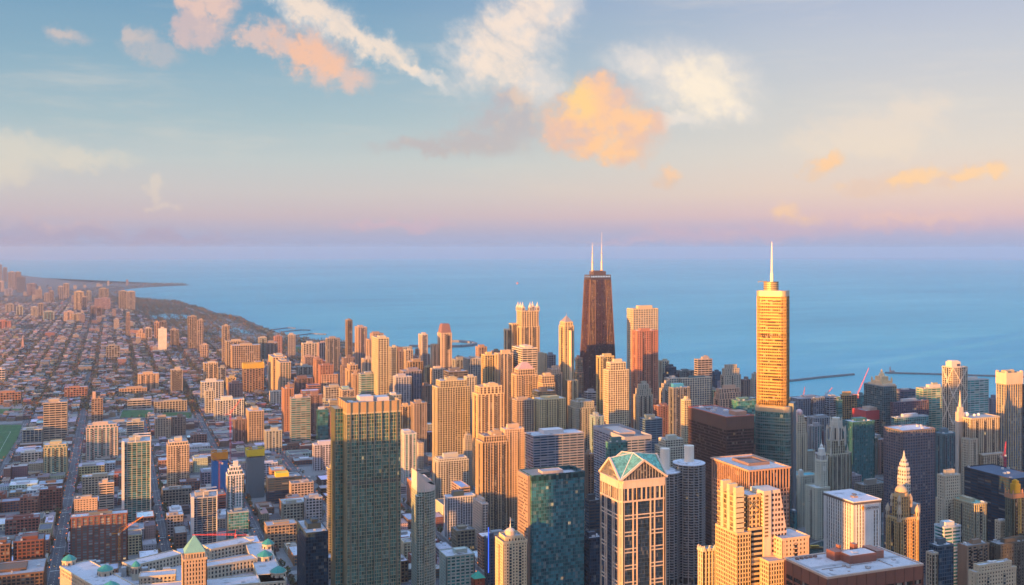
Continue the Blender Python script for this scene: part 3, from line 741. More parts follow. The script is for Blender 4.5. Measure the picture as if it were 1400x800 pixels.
def river_slab():
    yb = 883
    t, w, l = lm('glass_office_tower', 'broad green glass tower with a golden top band, tallest in the left centre foreground', 'office tower', 'broad green glass tower', 462, 474, 548, yb)
    Z = zt(551, yb); zp = zt(566, yb)
    st = (2.6, .32, 3.75, .55, .45, .18)
    mb, o, h = facade_mb(w, l, 0, zp, st)
    part('facade', mb, M['paint'], t, (.40, .35, .22))
    part('glazing', MB().box(o, o, -.6, w-o, l-o, zp-.2), M['curtain'], t, (.06, .17, .145), cell=(2.1, 3, h))
    fins = MB()
    for k in range(7):
        x = w*(k+.5)/7; fins.box(x-.35, -1.0, 20, x+.35, 0.4, Z+.3)
    for k in range(4):
        y = l*(k+.5)/4; fins.box(-1.0, y-.35, 20, .4, y+.35, Z+.3)
    part('fin', fins, M['metal'], t, (.42, .38, .30))
    part('parapet_screen', MB().parapet(-.1, -.1, w+.1, l+.1, zp, Z, 1.0), M['paint'], t, (.44, .29, .15))
    part('cornice', MB().parapet(-.5, -.5, w+.5, l+.5, zp-1.0, zp+.6, 1.2), M['paint'], t, (.52, .42, .26))
    part('belt_louvre', MB().box(-.02+.3, -.02+.3, zt(664, yb), w-.28, l-.28, zt(658, yb)), M['darkmetal'], t, (.05, .07, .07))
    part('roof', MB().box(1.2, 1.2, Z-6, w-1.2, l-1.2, Z-5.2), M['roofing'], t, (.5, .48, .5))
    part('penthouse', MB().box(w*.3, l*.35, Z-5.3, w*.55, l*.7, Z+3.4).box(w*.62, l*.4, Z-5.3, w*.86, l*.75, Z+1.6), M['paint'], t, (.6, .5, .48))
    part('rooftop_unit', MB().box(w*.1, l*.3, Z-5.3, w*.2, l*.6, Z-1.5), M['paint'], t, (.4, .4, .4))
    # the narrower wing stepping back on the west side
    wg = thing; 
    mb, o, h = facade_mb(9, l*.5, 0, Z-8, st, None, (), -9.2, l*.35)
    part('west_bay', mb, M['metal'], t, (.42, .36, .24))
    part('west_bay_glazing', MB().box(-9.2+o, l*.35+o, -.6, 0, l*.85-o, Z-8.3), M['curtain'], t, (.07, .21, .19), cell=(2.1, 2.1, h))
river_slab()

def pediment_tower():
    yb = 948
    t, w, l = lm('pedimented_office_tower', 'pale stone grid tower with four gables and a green glass roof', 'office tower', 'gabled tower with the green glass roof', 820, 848, 912, yb)
    Z = zt(658, yb); zr = zt(632, yb)
    ch = 3.2
    oct_ = lambda o: [(ch-o*.4, -o), (w-ch+o*.4, -o), (w+o, ch-o*.4), (w+o, l-ch+o*.4), (w-ch+o*.4, l+o), (ch-o*.4, l+o), (-o, l-ch+o*.4), (-o, ch-o*.4)]
    ring = lambda o, z: [(p[0], p[1], z) for p in oct_(o)]
    part('glazing', MB().loft([ring(0, -1), ring(0, Z-.2)]), M['curtain'], t, (.022, .055, .11), cell=(1.5, 1.5, 3.6))
    mul = MB(); n = int(Z/3.6)
    for k in range(n): mul.loft([ring(.10, k*3.6), ring(.10, k*3.6+.4)])
    for k in range(int(w/1.6)): 
        mul.box(ch+k*1.6, -.14, 0, ch+k*1.6+.12, .1, Z-2); 
    for k in range(int(l/1.6)): mul.box(-.14, ch+k*1.6, 0, .1, ch+k*1.6+.12, Z-2)
    part('mullion', mul, M['darkmetal'], t, (.06, .08, .10))
    gr = MB()
    fx = [0, .235, .33, .66, .76, 1.0]      # stone piers on the wide face
    iw = w-2*ch
    zz = zt(682, yb)
    def pier(face, u, wd, z0, z1):
        if face == 's': c = ch+iw*u; gr.box(c-wd/2, -.75, z0, c+wd/2, .3, z1); gr.box(c-wd/2, l-.3, z0, c+wd/2, l+.75, z1)
        else: c = ch+(l-2*ch)*u; gr.box(-.76, c-wd/2, z0, .3, c+wd/2, z1); gr.box(w-.3, c-wd/2, z0, w+.76, c+wd/2, z1)
    for f in 'sw':
        for u in fx: pier(f, u, 1.15, -1, Z-4)
        for u in (.0, 1.0): pier(f, u, 2.2, -1, Z-3)
    # double belt courses; the middle bay runs through
    step = 15.5; k = 0; z = zt(706, yb)
    while z > 4:
        for dz in (0, 3.4):
            full = k % 5 == 0
            for u0, u1 in (((0, 1.0),) if full else ((0, .34), (.66, 1.0))):
                gr.box(ch+iw*u0, -.62, z-dz-.5, ch+iw*u1, .25, z-dz+.5)
                gr.box(-.63, ch+(l-2*ch)*u0, z-dz-.5, .25, ch+(l-2*ch)*u1, z-dz+.5)
            gr.loft([[(ch-.2, -.6, z-dz-.7), (-.6, ch-.2, z-dz-.7), (-.4, ch+.1, z-dz-.7), (ch+.1, -.4, z-dz-.7)], [(ch-.2, -.6, z-dz+.7), (-.6, ch-.2, z-dz+.7), (-.4, ch+.1, z-dz+.7), (ch+.1, -.4, z-dz+.7)]])
        z -= step; k += 1
    for q in (.33, .67):    # slender shafts on the chamfered corner
        cx, cy_ = ch*(1-q), ch*q
        gr.cbox(cx-.25, cy_-.25, -1, .9, .9, Z-2)
    # arcade under the eaves
    for f in 'sw':
        for k in range(10): pier(f, k/9, 1.2, zt(686.5, yb), Z-2)
    part('stone_grid', gr, M['masonry'], t, (.58, .46, .37))
    ar = MB(); ar.loft([ring(.85, zt(688, yb)), ring(.85, zt(685.5, yb))]); ar.loft([ring(.85, zt(669, yb)), ring(.85, Z)]); ar.loft([ring(1.3, Z-1), ring(1.3, Z+.3)])
    part('cornice', ar, M['masonry'], t, (.60, .46, .37))
    # cross gables with stone rakes over a glass roof
    H = zr-Z; mx, my = w/2, l/2
    tri = MB(); ink = MB(); rk = MB()
    tri.loft([[(ch*.5, .2, Z+.3), (w-ch*.5, .2, Z+.3), (mx, .2, Z+H-.6)], [(ch*.5, .6, Z+.3), (w-ch*.5, .6, Z+.3), (mx, .6, Z+H-.6)]])
    tri.loft([[(.2, l-ch*.5, Z+.3), (.2, ch*.5, Z+.3), (.2, my, Z+H-.6)], [(.6, l-ch*.5, Z+.3), (.6, ch*.5, Z+.3), (.6, my, Z+H-.6)]])
    part('gable_glazing', tri, M['glass'], t, (.05, .05, .06), cell=(1.2, 8, 1.5))
    for s, (a, b, c) in enumerate((((0, -.3), (w, -.3), (mx, -.3)), ((0, l+.3), (w, l+.3), (mx, l+.3)))):
        rk.bar((*a, Z+.4), (*c, Z+H), 1.7); rk.bar((*b, Z+.4), (*c, Z+H), 1.7)
    for xx in (-.3, w+.3):
        rk.bar((xx, 0, Z+.4), (xx, my, Z+H), 1.7); rk.bar((xx, l, Z+.4), (xx, my, Z+H), 1.7)
    part('gable_rake', rk, M['masonry'], t, (.60, .46, .37))
    gm = MB()
    for k in range(1, 16):
        x = w*k/16; hh = H*(1-abs(x-mx)/mx); gm.box(x-.15, -.05, Z+.3, x+.15, .25, Z+.3+max(.3, hh-1))
        y = l*k/16; hh = H*(1-abs(y-my)/my); gm.box(-.05, y-.15, Z+.3, .25, y+.15, Z+.3+max(.3, hh-1))
    part('gable_mullion', gm, M['masonry'], t, (.5, .46, .44))
    roof = MB(); pk = Z+H*1.18
    S, N, Wp, E = (mx, 0, Z+H), (mx, l, Z+H), (0, my, Z+H), (w, my, Z+H); C = (mx, my, pk)
    for A, B_, cor in ((S, Wp, (0, 0, Z+.3)), (S, E, (w, 0, Z+.3)), (N, Wp, (0, l, Z+.3)), (N, E, (w, l, Z+.3))):
        roof.face([cor, A, C]); roof.face([cor, C, B_])
    part('glass_roof', roof, M['fritted'], t, (.20, .50, .36), cell=(1.5, 1.5, 9))
    rr = MB()
    for A in (S, N, Wp, E): rr.bar(A, C, .8)
    for cor in ((0, 0), (w, 0), (0, l), (w, l)): rr.bar((*cor, Z+.4), C, .6)
    part('roof_ridge', rr, M['paint'], t, (.7, .6, .5))
pediment_tower()

def corncob(px, yt, yb, rad_px, ytop_core, label, short):
    d = depth_of(yb); x, y = at_depth(px, d); rad = rad_px*d/F; Z = zt(yt, yb); zc = zt(ytop_core, yb)
    t = thing('round_balcony_tower', label, 'apartment tower', (x, y, 0), 'round twin balcony towers')
    take(x-rad, y-rad, 2*rad, 2*rad, 3); TOW.append((short, x, y, Z))
    n = 16
    def lobes(z, k=1.0):
        p = []
        for i in range(n*6):
            a = 2*math.pi*i/(n*6); c = abs(math.cos(a*n/2)); r_ = rad*(.86+.14*c**.7)*k
            p.append((r_*math.cos(a), r_*math.sin(a), z))
        return p
    part('glazing', MB().rings(0, 0, [(rad*.84, -1), (rad*.84, Z-1)], 48), M['glass'], t, (.03, .04, .05), cell=(2.5, 2.5, 2.9))
    sl = MB(); nf = int(Z/2.95)
    for k in range(nf):
        z = 2+k*2.95
        if z > Z-2: break
        if 40 < z < 46: continue
        sl.loft([lobes(z), lobes(z+.38)])
    part('balcony_tier', sl, M['masonry'], t, (.40, .40, .40))
    rl = MB()
    for k in range(nf):
        z = 2+k*2.95
        if z > Z-2 or 40 < z < 46: continue
        rl.loft([lobes(z+.4, .985), lobes(z+1.25, .985)], cap=False)
    part('balcony_railing', rl, M['darkmetal'], t, (.22, .23, .24))
    pr = MB()
    for i in range(n):
        a = 2*math.pi*(i+.5)/n+math.pi/n*0; pr.rings(rad*.86*math.cos(a), rad*.86*math.sin(a), [(.55, -1), (.55, Z-1)], 6)
    part('column', pr, M['masonry'], t, (.40, .39, .38))
    part('roof', MB().rings(0, 0, [(rad*.98, Z-1), (rad*.98, Z)], 48).rings(0, 0, [(rad*.7, Z), (rad*.66, Z+1.2)], 32), M['roofing'], t, (.58, .57, .6))
    part('core_drum', MB().rings(0, 0, [(rad*.30, Z), (rad*.30, zc), (rad*.24, zc), (rad*.24, zc-.6)], 28), M['paint'], t, (.74, .66, .56))
corncob(942, 632, 839, 22.5, 609, 'round corn-cob balcony tower standing nearer the tan grid tower, fully in view', 'round balcony towers')
corncob(909, 643, 842, 22, 613, 'round corn-cob balcony tower half hidden behind the gabled green-roofed tower', 'half hidden round tower')

def steel_grid_tower():
    yb = 800
    t, w, l = lm('dark_office_tower', 'dark bronze grid tower with a wide flat roof, left of the golden spire tower', 'office tower', 'dark bronze grid tower', 941, 993, 1031, yb)
    Z = zt(571, yb); zm = zt(588, yb)
    mb, o, h = facade_mb(w, l, 0, zm, (1.9, .4, 3.7, 1.1, .4, .15))
    part('facade', mb, M['darkmetal'], t, (.10, .062, .055))
    part('glazing', MB().box(o, o, -.5, w-o, l-o, zm-.2), M['glass'], t, (.025, .022, .026), cell=(1.9, 1.9, h))
    top = MB().box(.1, .1, zm, w-.1, l-.1, Z)
    for x in spans(0, w, 3.8): top.box(x-.2+.1, -.12, zm, x+.2, .3, Z)
    for y in spans(0, l, 3.8): top.box(-.12, y-.2+.1, zm, .3, y+.2, Z)
    part('louvred_top', top, M['darkmetal'], t, (.13, .075, .06))
    part('parapet', MB().parapet(-.1, -.1, w+.1, l+.1, Z, Z+1.1, .7), M['paint'], t, (.42, .13, .09))
    part('roof', MB().box(.7, .7, Z-.1, w-.7, l-.7, Z+.15), M['roofing'], t, (.22, .20, .22))
    part('penthouse', MB().box(w*.45, l*.08, Z+.1, w*.85, l*.25, Z+5), M['paint'], t, (.40, .22, .15))
    for i, (u, v) in enumerate(((.2, .5), (.3, .7), (.6, .45), (.5, .65), (.7, .8), (.25, .85))):
        part('rooftop_unit', MB().box(w*u, l*v, Z+.12, w*u+5, l*v+4, Z+2.2), M['paint'], t, [(.5, .45, .45), (.3, .25, .25), (.65, .6, .6)][i % 3])
steel_grid_tower()

def granite_grid():
    yb = 932
    t, w, l = lm('granite_office_tower', 'reddish tan stone grid tower with a hipped-back flat roof, directly behind the stepped golden tower', 'office tower', 'tan stone grid tower', 973, 1024, 1080, yb)
    Z = zt(645, yb); za = zt(672, yb)
    mb, o, h = facade_mb(w, l, 0, za, (3.6, 1.1, 3.9, 1.25, .6, .5))
    part('facade', mb, M['masonry'], t, (.42, .24, .17))
    top = MB()
    for x in spans(.7, w-.7, 3.6): top.box(x-.6, 0.0, za-.6, x+.6, 1.0, Z); top.box(x-.6, l-1, za-.6, x+.6, l, Z)
    for y in spans(.7, l-.7, 3.6): top.box(0.0, y-.6, za-.6, 1.0, y+.6, Z); top.box(w-1, y-.6, za-.6, w, y+.6, Z)
    part('colonnade', top, M['masonry'], t, (.44, .25, .17))
    part('glazing', MB().box(o, o, -.5, w-o, l-o, Z-.6), M['glass'], t, (.028, .03, .035), cell=(3.6, 3.6, h))
    part('cornice', MB().parapet(-.9, -.9, w+.9, l+.9, Z-.2, Z+1.4, 1.6), M['masonry'], t, (.50, .30, .20))
    part('roof', MB().box(.7, .7, Z-.3, w-.7, l-.7, Z+.35), M['roofing'], t, (.5, .47, .46))
    part('penthouse', MB().parapet(w*.28, l*.3, w*.8, l*.75, Z+.3, Z+3.2, 1.2).box(w*.36, l*.4, Z+.3, w*.7, l*.65, Z+2.2), M['paint'], t, (.22, .15, .13))
granite_grid()

def stepped_gold():
    yb = 1086; d = depth_of(yb)
    t, w, l = lm('stepped_office_tower', 'sunlit golden stepped tower with three tall piers and a raking side', 'office tower', 'stepped golden tower', 978, 1008, 1064, yb)
    z = lambda y: zt(y, yb)
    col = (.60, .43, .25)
    def seg(x0, y0, x1, y1, z1, sty='vert', wall=col, gl='k', par=1.0, roofc=(.5, .45, .45)):
        block(t, x1-x0, y1-y0, 0, z1, sty, wall, gl, x0, y0, roof=roofc, par=par, mech=0)
    k = d/F
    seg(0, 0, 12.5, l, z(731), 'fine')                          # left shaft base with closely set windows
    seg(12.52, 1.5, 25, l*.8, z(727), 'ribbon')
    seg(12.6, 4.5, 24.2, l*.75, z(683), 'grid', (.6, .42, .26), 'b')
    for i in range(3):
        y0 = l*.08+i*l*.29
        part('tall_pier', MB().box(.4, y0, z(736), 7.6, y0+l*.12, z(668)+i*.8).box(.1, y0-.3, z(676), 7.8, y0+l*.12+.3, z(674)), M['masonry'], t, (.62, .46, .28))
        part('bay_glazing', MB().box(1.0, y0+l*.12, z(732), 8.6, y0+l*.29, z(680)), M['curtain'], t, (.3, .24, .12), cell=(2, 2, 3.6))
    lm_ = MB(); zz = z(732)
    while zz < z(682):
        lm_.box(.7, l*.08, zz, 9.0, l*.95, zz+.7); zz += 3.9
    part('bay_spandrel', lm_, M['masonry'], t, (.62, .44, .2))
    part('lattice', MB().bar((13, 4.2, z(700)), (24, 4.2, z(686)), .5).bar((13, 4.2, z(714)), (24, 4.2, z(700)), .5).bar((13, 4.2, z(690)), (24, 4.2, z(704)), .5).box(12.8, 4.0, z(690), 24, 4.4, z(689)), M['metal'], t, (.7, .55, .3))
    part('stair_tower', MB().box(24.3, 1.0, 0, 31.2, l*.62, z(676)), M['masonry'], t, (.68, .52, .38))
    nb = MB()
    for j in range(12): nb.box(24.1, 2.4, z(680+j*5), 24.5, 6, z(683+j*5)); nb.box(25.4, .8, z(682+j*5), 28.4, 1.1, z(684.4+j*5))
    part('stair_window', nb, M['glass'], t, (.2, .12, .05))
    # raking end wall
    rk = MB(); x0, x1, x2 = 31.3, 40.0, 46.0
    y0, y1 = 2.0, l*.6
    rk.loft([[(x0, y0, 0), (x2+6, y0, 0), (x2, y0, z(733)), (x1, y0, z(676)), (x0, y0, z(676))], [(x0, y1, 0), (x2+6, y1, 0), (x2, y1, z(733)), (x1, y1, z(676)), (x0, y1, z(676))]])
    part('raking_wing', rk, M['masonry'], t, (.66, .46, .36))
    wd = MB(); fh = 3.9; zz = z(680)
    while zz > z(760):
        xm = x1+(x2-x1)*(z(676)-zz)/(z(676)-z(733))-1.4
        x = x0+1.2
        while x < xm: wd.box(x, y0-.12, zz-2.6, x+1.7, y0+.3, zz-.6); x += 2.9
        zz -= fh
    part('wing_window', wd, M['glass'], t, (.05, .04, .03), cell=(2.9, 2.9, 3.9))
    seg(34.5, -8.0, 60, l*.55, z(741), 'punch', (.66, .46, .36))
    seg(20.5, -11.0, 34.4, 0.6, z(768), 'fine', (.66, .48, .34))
    x, y = t.location.x, t.location.y; take(x+20, y-12, 42, 30, 3)
stepped_gold()
def gabled_annex():
    yb = 1040
    t, w, l = lm('gothic_office_block', 'narrow pale block with little pointed gables, left of the stepped golden tower', 'office building', 'pointed-gable block', 954, 961, 979, yb, .8)
    Z = zt(753, yb)
    block(t, w, l, 0, Z, 'vert', (.62, .50, .38), 'k', roof=(.3, .28, .3), mech=0)
    g = MB()
    for u in (.12, .5, .88):
        g.loft([[(w*u-1.6, -.5, Z-1), (w*u+1.6, -.5, Z-1), (w*u, -.5, Z+3.4)], [(w*u-1.6, .6, Z-1), (w*u+1.6, .6, Z-1), (w*u, .6, Z+3.4)]])
        g.loft([[(-.5, l*u-1.6, Z-1), (-.5, l*u+1.6, Z-1), (-.5, l*u, Z+3.4)], [(.6, l*u-1.6, Z-1), (.6, l*u+1.6, Z-1), (.6, l*u, Z+3.4)]])
    part('gable', g, M['masonry'], t, (.66, .5, .36))
gabled_annex()

def steel_court():
    yb = 1157
    t, w, l = lm('rust_steel_tower', 'huge rust-brown flat-roofed block with a boxy penthouse at the bottom edge', 'office tower', 'rust-brown flat roofed block', 1073, 1131, 1262, yb)
    Z = zt(791, yb)
    mb = MB().box(0, 0, Z-9.5, w, l, Z)
    part('steel_band', mb, M['darkmetal'], t, (.20, .085, .06))
    sm = MB()
    for x in spans(0, w, 8.8): sm.box(x-.2, -.25, 0, x+.2, .2, Z-.2)
    for y in spans(0, l, 8.8): sm.box(-.25, y-.2, 0, .2, y+.2, Z-.2)
    part('fin', sm, M['darkmetal'], t, (.13, .06, .045))
    mb, o, h = facade_mb(w, l, 0, Z-9.6, (8.8, 1.2, 4.6, 1.6, .4, .3)); part('facade', mb, M['darkmetal'], t, (.19, .08, .06))
    part('glazing', MB().box(o, o, -.5, w-o, l-o, Z-9.7), M['glass'], t, (.03, .025, .025), cell=(2.2, 2.2, h))
    part('cornice', MB().parapet(-.35, -.35, w+.35, l+.35, Z-.5, Z+1.0, 1.5), M['paint'], t, (.46, .33, .26))
    part('roof', MB().box(1.1, 1.1, Z-.2, w-1.1, l-1.1, Z+.2), M['roofing'], t, (.52, .48, .48))
    part('roof_walkway', MB().box(w*.02+1, l*.42, Z+.2, w-2, l*.5, Z+.34).box(2.4, 2.4, Z+.2, 4.6, l-3, Z+.33), M['roofing'], t, (.35, .33, .33))
    p = part('penthouse', MB().box(w*.42, l*.40, Z+.2, w*.70, l*.66, Z+6.2).box(w*.36, l*.62, Z+.2, w*.46, l*.82, Z+6.6), M['darkmetal'], t, (.24, .10, .07))
    part('penthouse_roof', MB().box(w*.43, l*.41, Z+6.2, w*.69, l*.65, Z+6.4).box(w*.5, l*.5, Z+6.4, w*.55, l*.56, Z+7.0), M['roofing'], p, (.54, .5, .5))
    part('duct_wall', MB().box(w*.74, l*.48, Z+.2, w*.82, l*.80, Z+5.8).box(w*.62, l*.74, Z+.2, w*.66, l*.84, Z+8.5).box(w*.48, l*.78, Z+.2, w*.5, l*.86, Z+8.5), M['darkmetal'], t, (.28, .12, .08))
    dm = MB(); rr = random.Random(4)
    for k in range(9):
        ux, uy = rr.uniform(.08, .9)*w, rr.uniform(.1, .36)*l
        dm.box(ux, uy, Z+.2, ux+rr.uniform(.8, 3), uy+rr.uniform(.8, 2.5), Z+rr.uniform(.6, 1.6))
    dm.box(w*.1, l*.34, Z+.3, w*.62, l*.34+.5, Z+.8).box(w*.72, l*.1, Z+.3, w*.72+.5, l*.45, Z+.8).box(w*.5, l*.86, Z+.3, w*.92, l*.86+.4, Z+.7)
    part('roof_duct', dm, M['paint'], t, (.34, .3, .29))
    for k in range(5):
        part('cooling_fan', MB().rings(w*.05+k*4.0+3, l*.9, [(1.5, Z+.2), (1.7, Z+1.2), (1.2, Z+1.2), (1.1, Z+.8)], 14), M['darkmetal'], t, (.2, .12, .1))
steel_court()

def gothic_tower():
    yb = 708
    t, w, l = lm('gothic_tower', 'grey gothic tower with a pinnacled crown and flying buttresses', 'office tower', 'gothic crowned tower', 1126, 1136, 1160, yb)
    z = lambda y: zt(y, yb); col = (.52, .48, .40)
    block(t, w, l, 0, z(622), 'vert', col, 'k', roof=(.3, .28, .26), mech=0)
    i1 = w*.10
    block(t, w-2*i1, l-2*i1, z(622), z(604), 'vert', col, 'k', i1, i1, mech=0)
    cx, cy_ = w/2, l/2; r0 = w*.30
    part('crown', MB().rings(cx, cy_, [(r0, z(604)), (r0, z(582)), (r0*.92, z(582)), (r0*.92, z(578)), (r0*.7, z(578)), (r0*.66, z(573))], 8, R(22.5)), M['masonry'], t, col)
    win = MB()
    for k in range(8):
        a = R(45*k); win.cbox(cx+r0*.93*math.cos(a), cy_+r0*.93*math.sin(a), z(602), 1.4, 1.4, z(586))
    part('crown_window', win, M['glass'], t, (.05, .045, .04))
    bt = MB(); pn = MB()
    for k in range(8):
        a = R(45*k+22.5); ox, oy = cx+w*.44*math.cos(a), cy_+w*.44*math.sin(a)
        bt.cbox(ox, oy, z(610), 1.7, 1.7, z(590)); bt.bar((ox, oy, z(592)), (cx+r0*math.cos(a), cy_+r0*math.sin(a), z(584)), 1.0)
        pn.rings(ox, oy, [(1.0, z(590)), (.8, z(587)), (.1, z(583))], 6); pn.rings(cx+r0*.9*math.cos(a), cy_+r0*.9*math.sin(a), [(.9, z(582)), (.7, z(576)), (.1, z(571))], 6)
    for a, b in ((0, 0), (1, 0), (0, 1), (1, 1)): part('corner_pinnacle', MB().rings(1+(w-2)*a, 1+(l-2)*b, [(1.5, z(624)), (1.3, z(616)), (.1, z(610))], 6), M['masonry'], t, (.55, .51, .43))
    part('flying_buttress', bt, M['masonry'], t, col); part('pinnacle', pn, M['masonry'], t, (.55, .51, .43))
    part('flagpole', MB().rings(cx, cy_, [(.35, z(573)), (.12, z(563))], 6), M['paint'], t, (.7, .66, .6))
    block(t, 9, l*.7, 0, z(622), 'vert', col, 'k', w+.2, l*.2, mech=0); block(t, 7, l*.6, 0, z(626), 'vert', col, 'k', -7.2, l*.3, mech=0)
gothic_tower()

def clock_tower():
    yb = 739
    t, w, l = lm('white_terracotta_block', 'white terracotta block carrying a slender clock tower, left of the white striped block', 'office building', 'white clock tower block', 1101, 1117, 1135, yb, .9)
    z = lambda y: zt(y, yb); col = (.66, .62, .54)
    block(t, w, l, 0, z(669), 'punch', col, 'k', roof=(.5, .48, .46), mech=0, par=1.6)
    tw = 13; x0, y0 = w*.55, l*.3
    block(t, tw, tw, z(669), z(634), 'punch', (.72, .68, .6), 'k', x0, y0, mech=0, par=1.4)
    cx, cy_ = x0+tw/2, y0+tw/2
    part('clock', MB().loft([[(cx+3*math.cos(q*.5236), y0-.4, z(644)+3*math.sin(q*.5236)) for q in range(12)], [(cx+3*math.cos(q*.5236), y0+.3, z(644)+3*math.sin(q*.5236)) for q in range(12)]]), M['paint'], t, (.8, .76, .66))
    part('clock_hand', MB().bar((cx, y0-.5, z(644)), (cx, y0-.5, z(644)+2.3), .35).bar((cx, y0-.52, z(644)), (cx+1.5, y0-.52, z(644)-.6), .35), M['darkmetal'], t, (.05, .05, .05))
    part('belfry', MB().cbox(cx, cy_, z(634), tw*.66, tw*.66, z(623)).rings(cx, cy_, [(tw*.36, z(623)), (tw*.34, z(617)), (tw*.2, z(616)), (tw*.18, z(613)), (tw*.06, z(611)), (.1, z(603))], 10), M['masonry'], t, (.74, .70, .62))
    bw = MB()
    for u in (-.2, 0, .2): bw.box(cx+u*tw-.55, cy_-tw*.33-.15, z(632), cx+u*tw+.55, cy_-tw*.33+.2, z(626)); bw.box(cx-tw*.33-.15, cy_+u*tw-.55, z(632), cx-tw*.33+.2, cy_+u*tw+.55, z(626))
    part('belfry_opening', bw, M['glass'], t, (.04, .04, .04))
    for a in (0, 1):
        for b in (0, 1): part('pinnacle', MB().rings(x0+.8+(tw-1.6)*a, y0+.8+(tw-1.6)*b, [(.9, z(634)), (.7, z(629)), (.1, z(625))], 8), M['masonry'], t, (.74, .7, .62))
    t, w, l = lm('white_terracotta_annex', 'pale terracotta block with a blue-green roof, behind and left of the clock tower', 'office building', 'terracotta annex', 1083, 1094, 1119, 722, .7)
    Z = zt(652, 722)
    block(t, w, l, 0, Z, 'punch', (.56, .54, .48), 'k', roof=(.10, .33, .36), mech=0, par=1.4)
    part('turret', MB().cbox(4, 4, Z, 6, 6, Z+7).rings(4, 4, [(3.4, Z+7), (3.0, Z+9), (.3, Z+11)], 8), M['masonry'], t, (.58, .55, .48))
clock_tower()

def domed_hotel():
    yb = 690
    t, w, l = lm('domed_hotel_tower', 'slender tan setback tower topped by a small pink dome', 'hotel tower', 'pink domed tower', 1083, 1090, 1104, yb, .9)
    z = lambda y: zt(y, yb); col = (.56, .48, .39)
    block(t, w, l, 0, z(594), 'punch', col, 'k', mech=0)
    block(t, w*.92, l*.86, z(594), z(578), 'punch', col, 'k', w*.02, l*.1, mech=0)
    block(t, w*.72, l*.66, z(578), z(569), 'punch', col, 'k', w*.06, l*.16, mech=0)
    cx, cy_, r0 = w*.42, l*.45, w*.27
    part('dome', MB().rings(cx, cy_, [(r0*.8, z(569))]+[(r0*math.cos(R(a)), z(565)+r0*math.sin(R(a))) for a in range(-20, 81, 12)]+[(.3, z(565)+r0)], 18), M['paint'], t, (.66, .42, .40), smooth=True)
    part('minaret', MB().rings(w*.08, l*.2, [(1.3, z(578)), (1.2, z(565)), (1.6, z(564.5)), (.2, z(560))], 8), M['paint'], t, (.66, .46, .4))
    block(t, w*1.5, l*.8, 0, z(621), 'punch', (.5, .46, .4), 'k', w*.75, l*.9, mech=0, roof=(.14, .34, .38))
domed_hotel()

def striped_block():
    yb = 897
    t, w, l = lm('striped_office_tower', 'white vertically striped block with a blank panel and sign letters on its front', 'office tower', 'white striped block', 1126, 1167, 1205, yb)
    Z = zt(687, yb); zb = zt(691, yb); col = (.72, .67, .62)
    st = (3.5, 1.9, 3.7, .4, .6, .12)
    mb, o, h = facade_mb(w, l, 0, zb, st, None, (('s', .42, .70),))
    part('facade', mb, M['masonry'], t, col)
    part('glazing', MB().box(o, o, -.5, w-o, l-o, Z-.2), M['glass'], t, (.035, .03, .03), cell=(1.75, 1.75, h))
    part('sign_panel', MB().box(w*.36, -.05, zt(701, yb), w*.90, .5, zb-.2), M['masonry'], t, (.70, .62, .57))
    part('cornice', MB().parapet(.15, .15, w-.15, l-.15, zb, Z-.4, .8), M['darkmetal'], t, (.17, .13, .11))
    part('parapet', MB().parapet(-.25, -.25, w+.25, l+.25, Z-.6, Z+.5, .8), M['masonry'], t, col)
    part('roof', MB().box(.4, .4, Z-.6, w-.4, l-.4, Z+.2), M['roofing'], t, (.60, .54, .56))
    part('rooftop_unit', MB().box(w*.35, l*.30, Z+.1, w*.5, l*.42, Z+1.8).box(w*.6, l*.5, Z+.1, w*.68, l*.6, Z+1.4), M['paint'], t, (.3, .22, .18))
    fc = bpy.data.curves.new('sign_letters', 'FONT'); fc.body = 'UNITRIN'; fc.size = 3.6; fc.extrude = .15; fc.align_x = 'LEFT'; fc.space_character = 1.22
    tmp = bpy.data.objects.new('sign_letters', fc); COL.objects.link(tmp)
    me = bpy.data.meshes.new_from_object(tmp.evaluated_get(bpy.context.evaluated_depsgraph_get())); bpy.data.objects.remove(tmp)
    fo = part('sign_letters', me, M['paint'], t)
    fo.location = (w*.42, -.22, zt(698.6, yb)); fo.rotation_euler = (R(90), 0, 0); fo.color = (.16, .10, .09, 1); me.materials.clear(); me.materials.append(M['paint'])
    part('sign_emblem', MB().loft([[(w*.33+1.5*math.cos(k*.5236), -.5, zt(696, yb)+2.2*math.sin(k*.5236)) for k in range(12)], [(w*.33+1.5*math.cos(k*.5236), .2, zt(696, yb)+2.2*math.sin(k*.5236)) for k in range(12)]]), M['paint'], t, (.85, .32, .02))
striped_block()

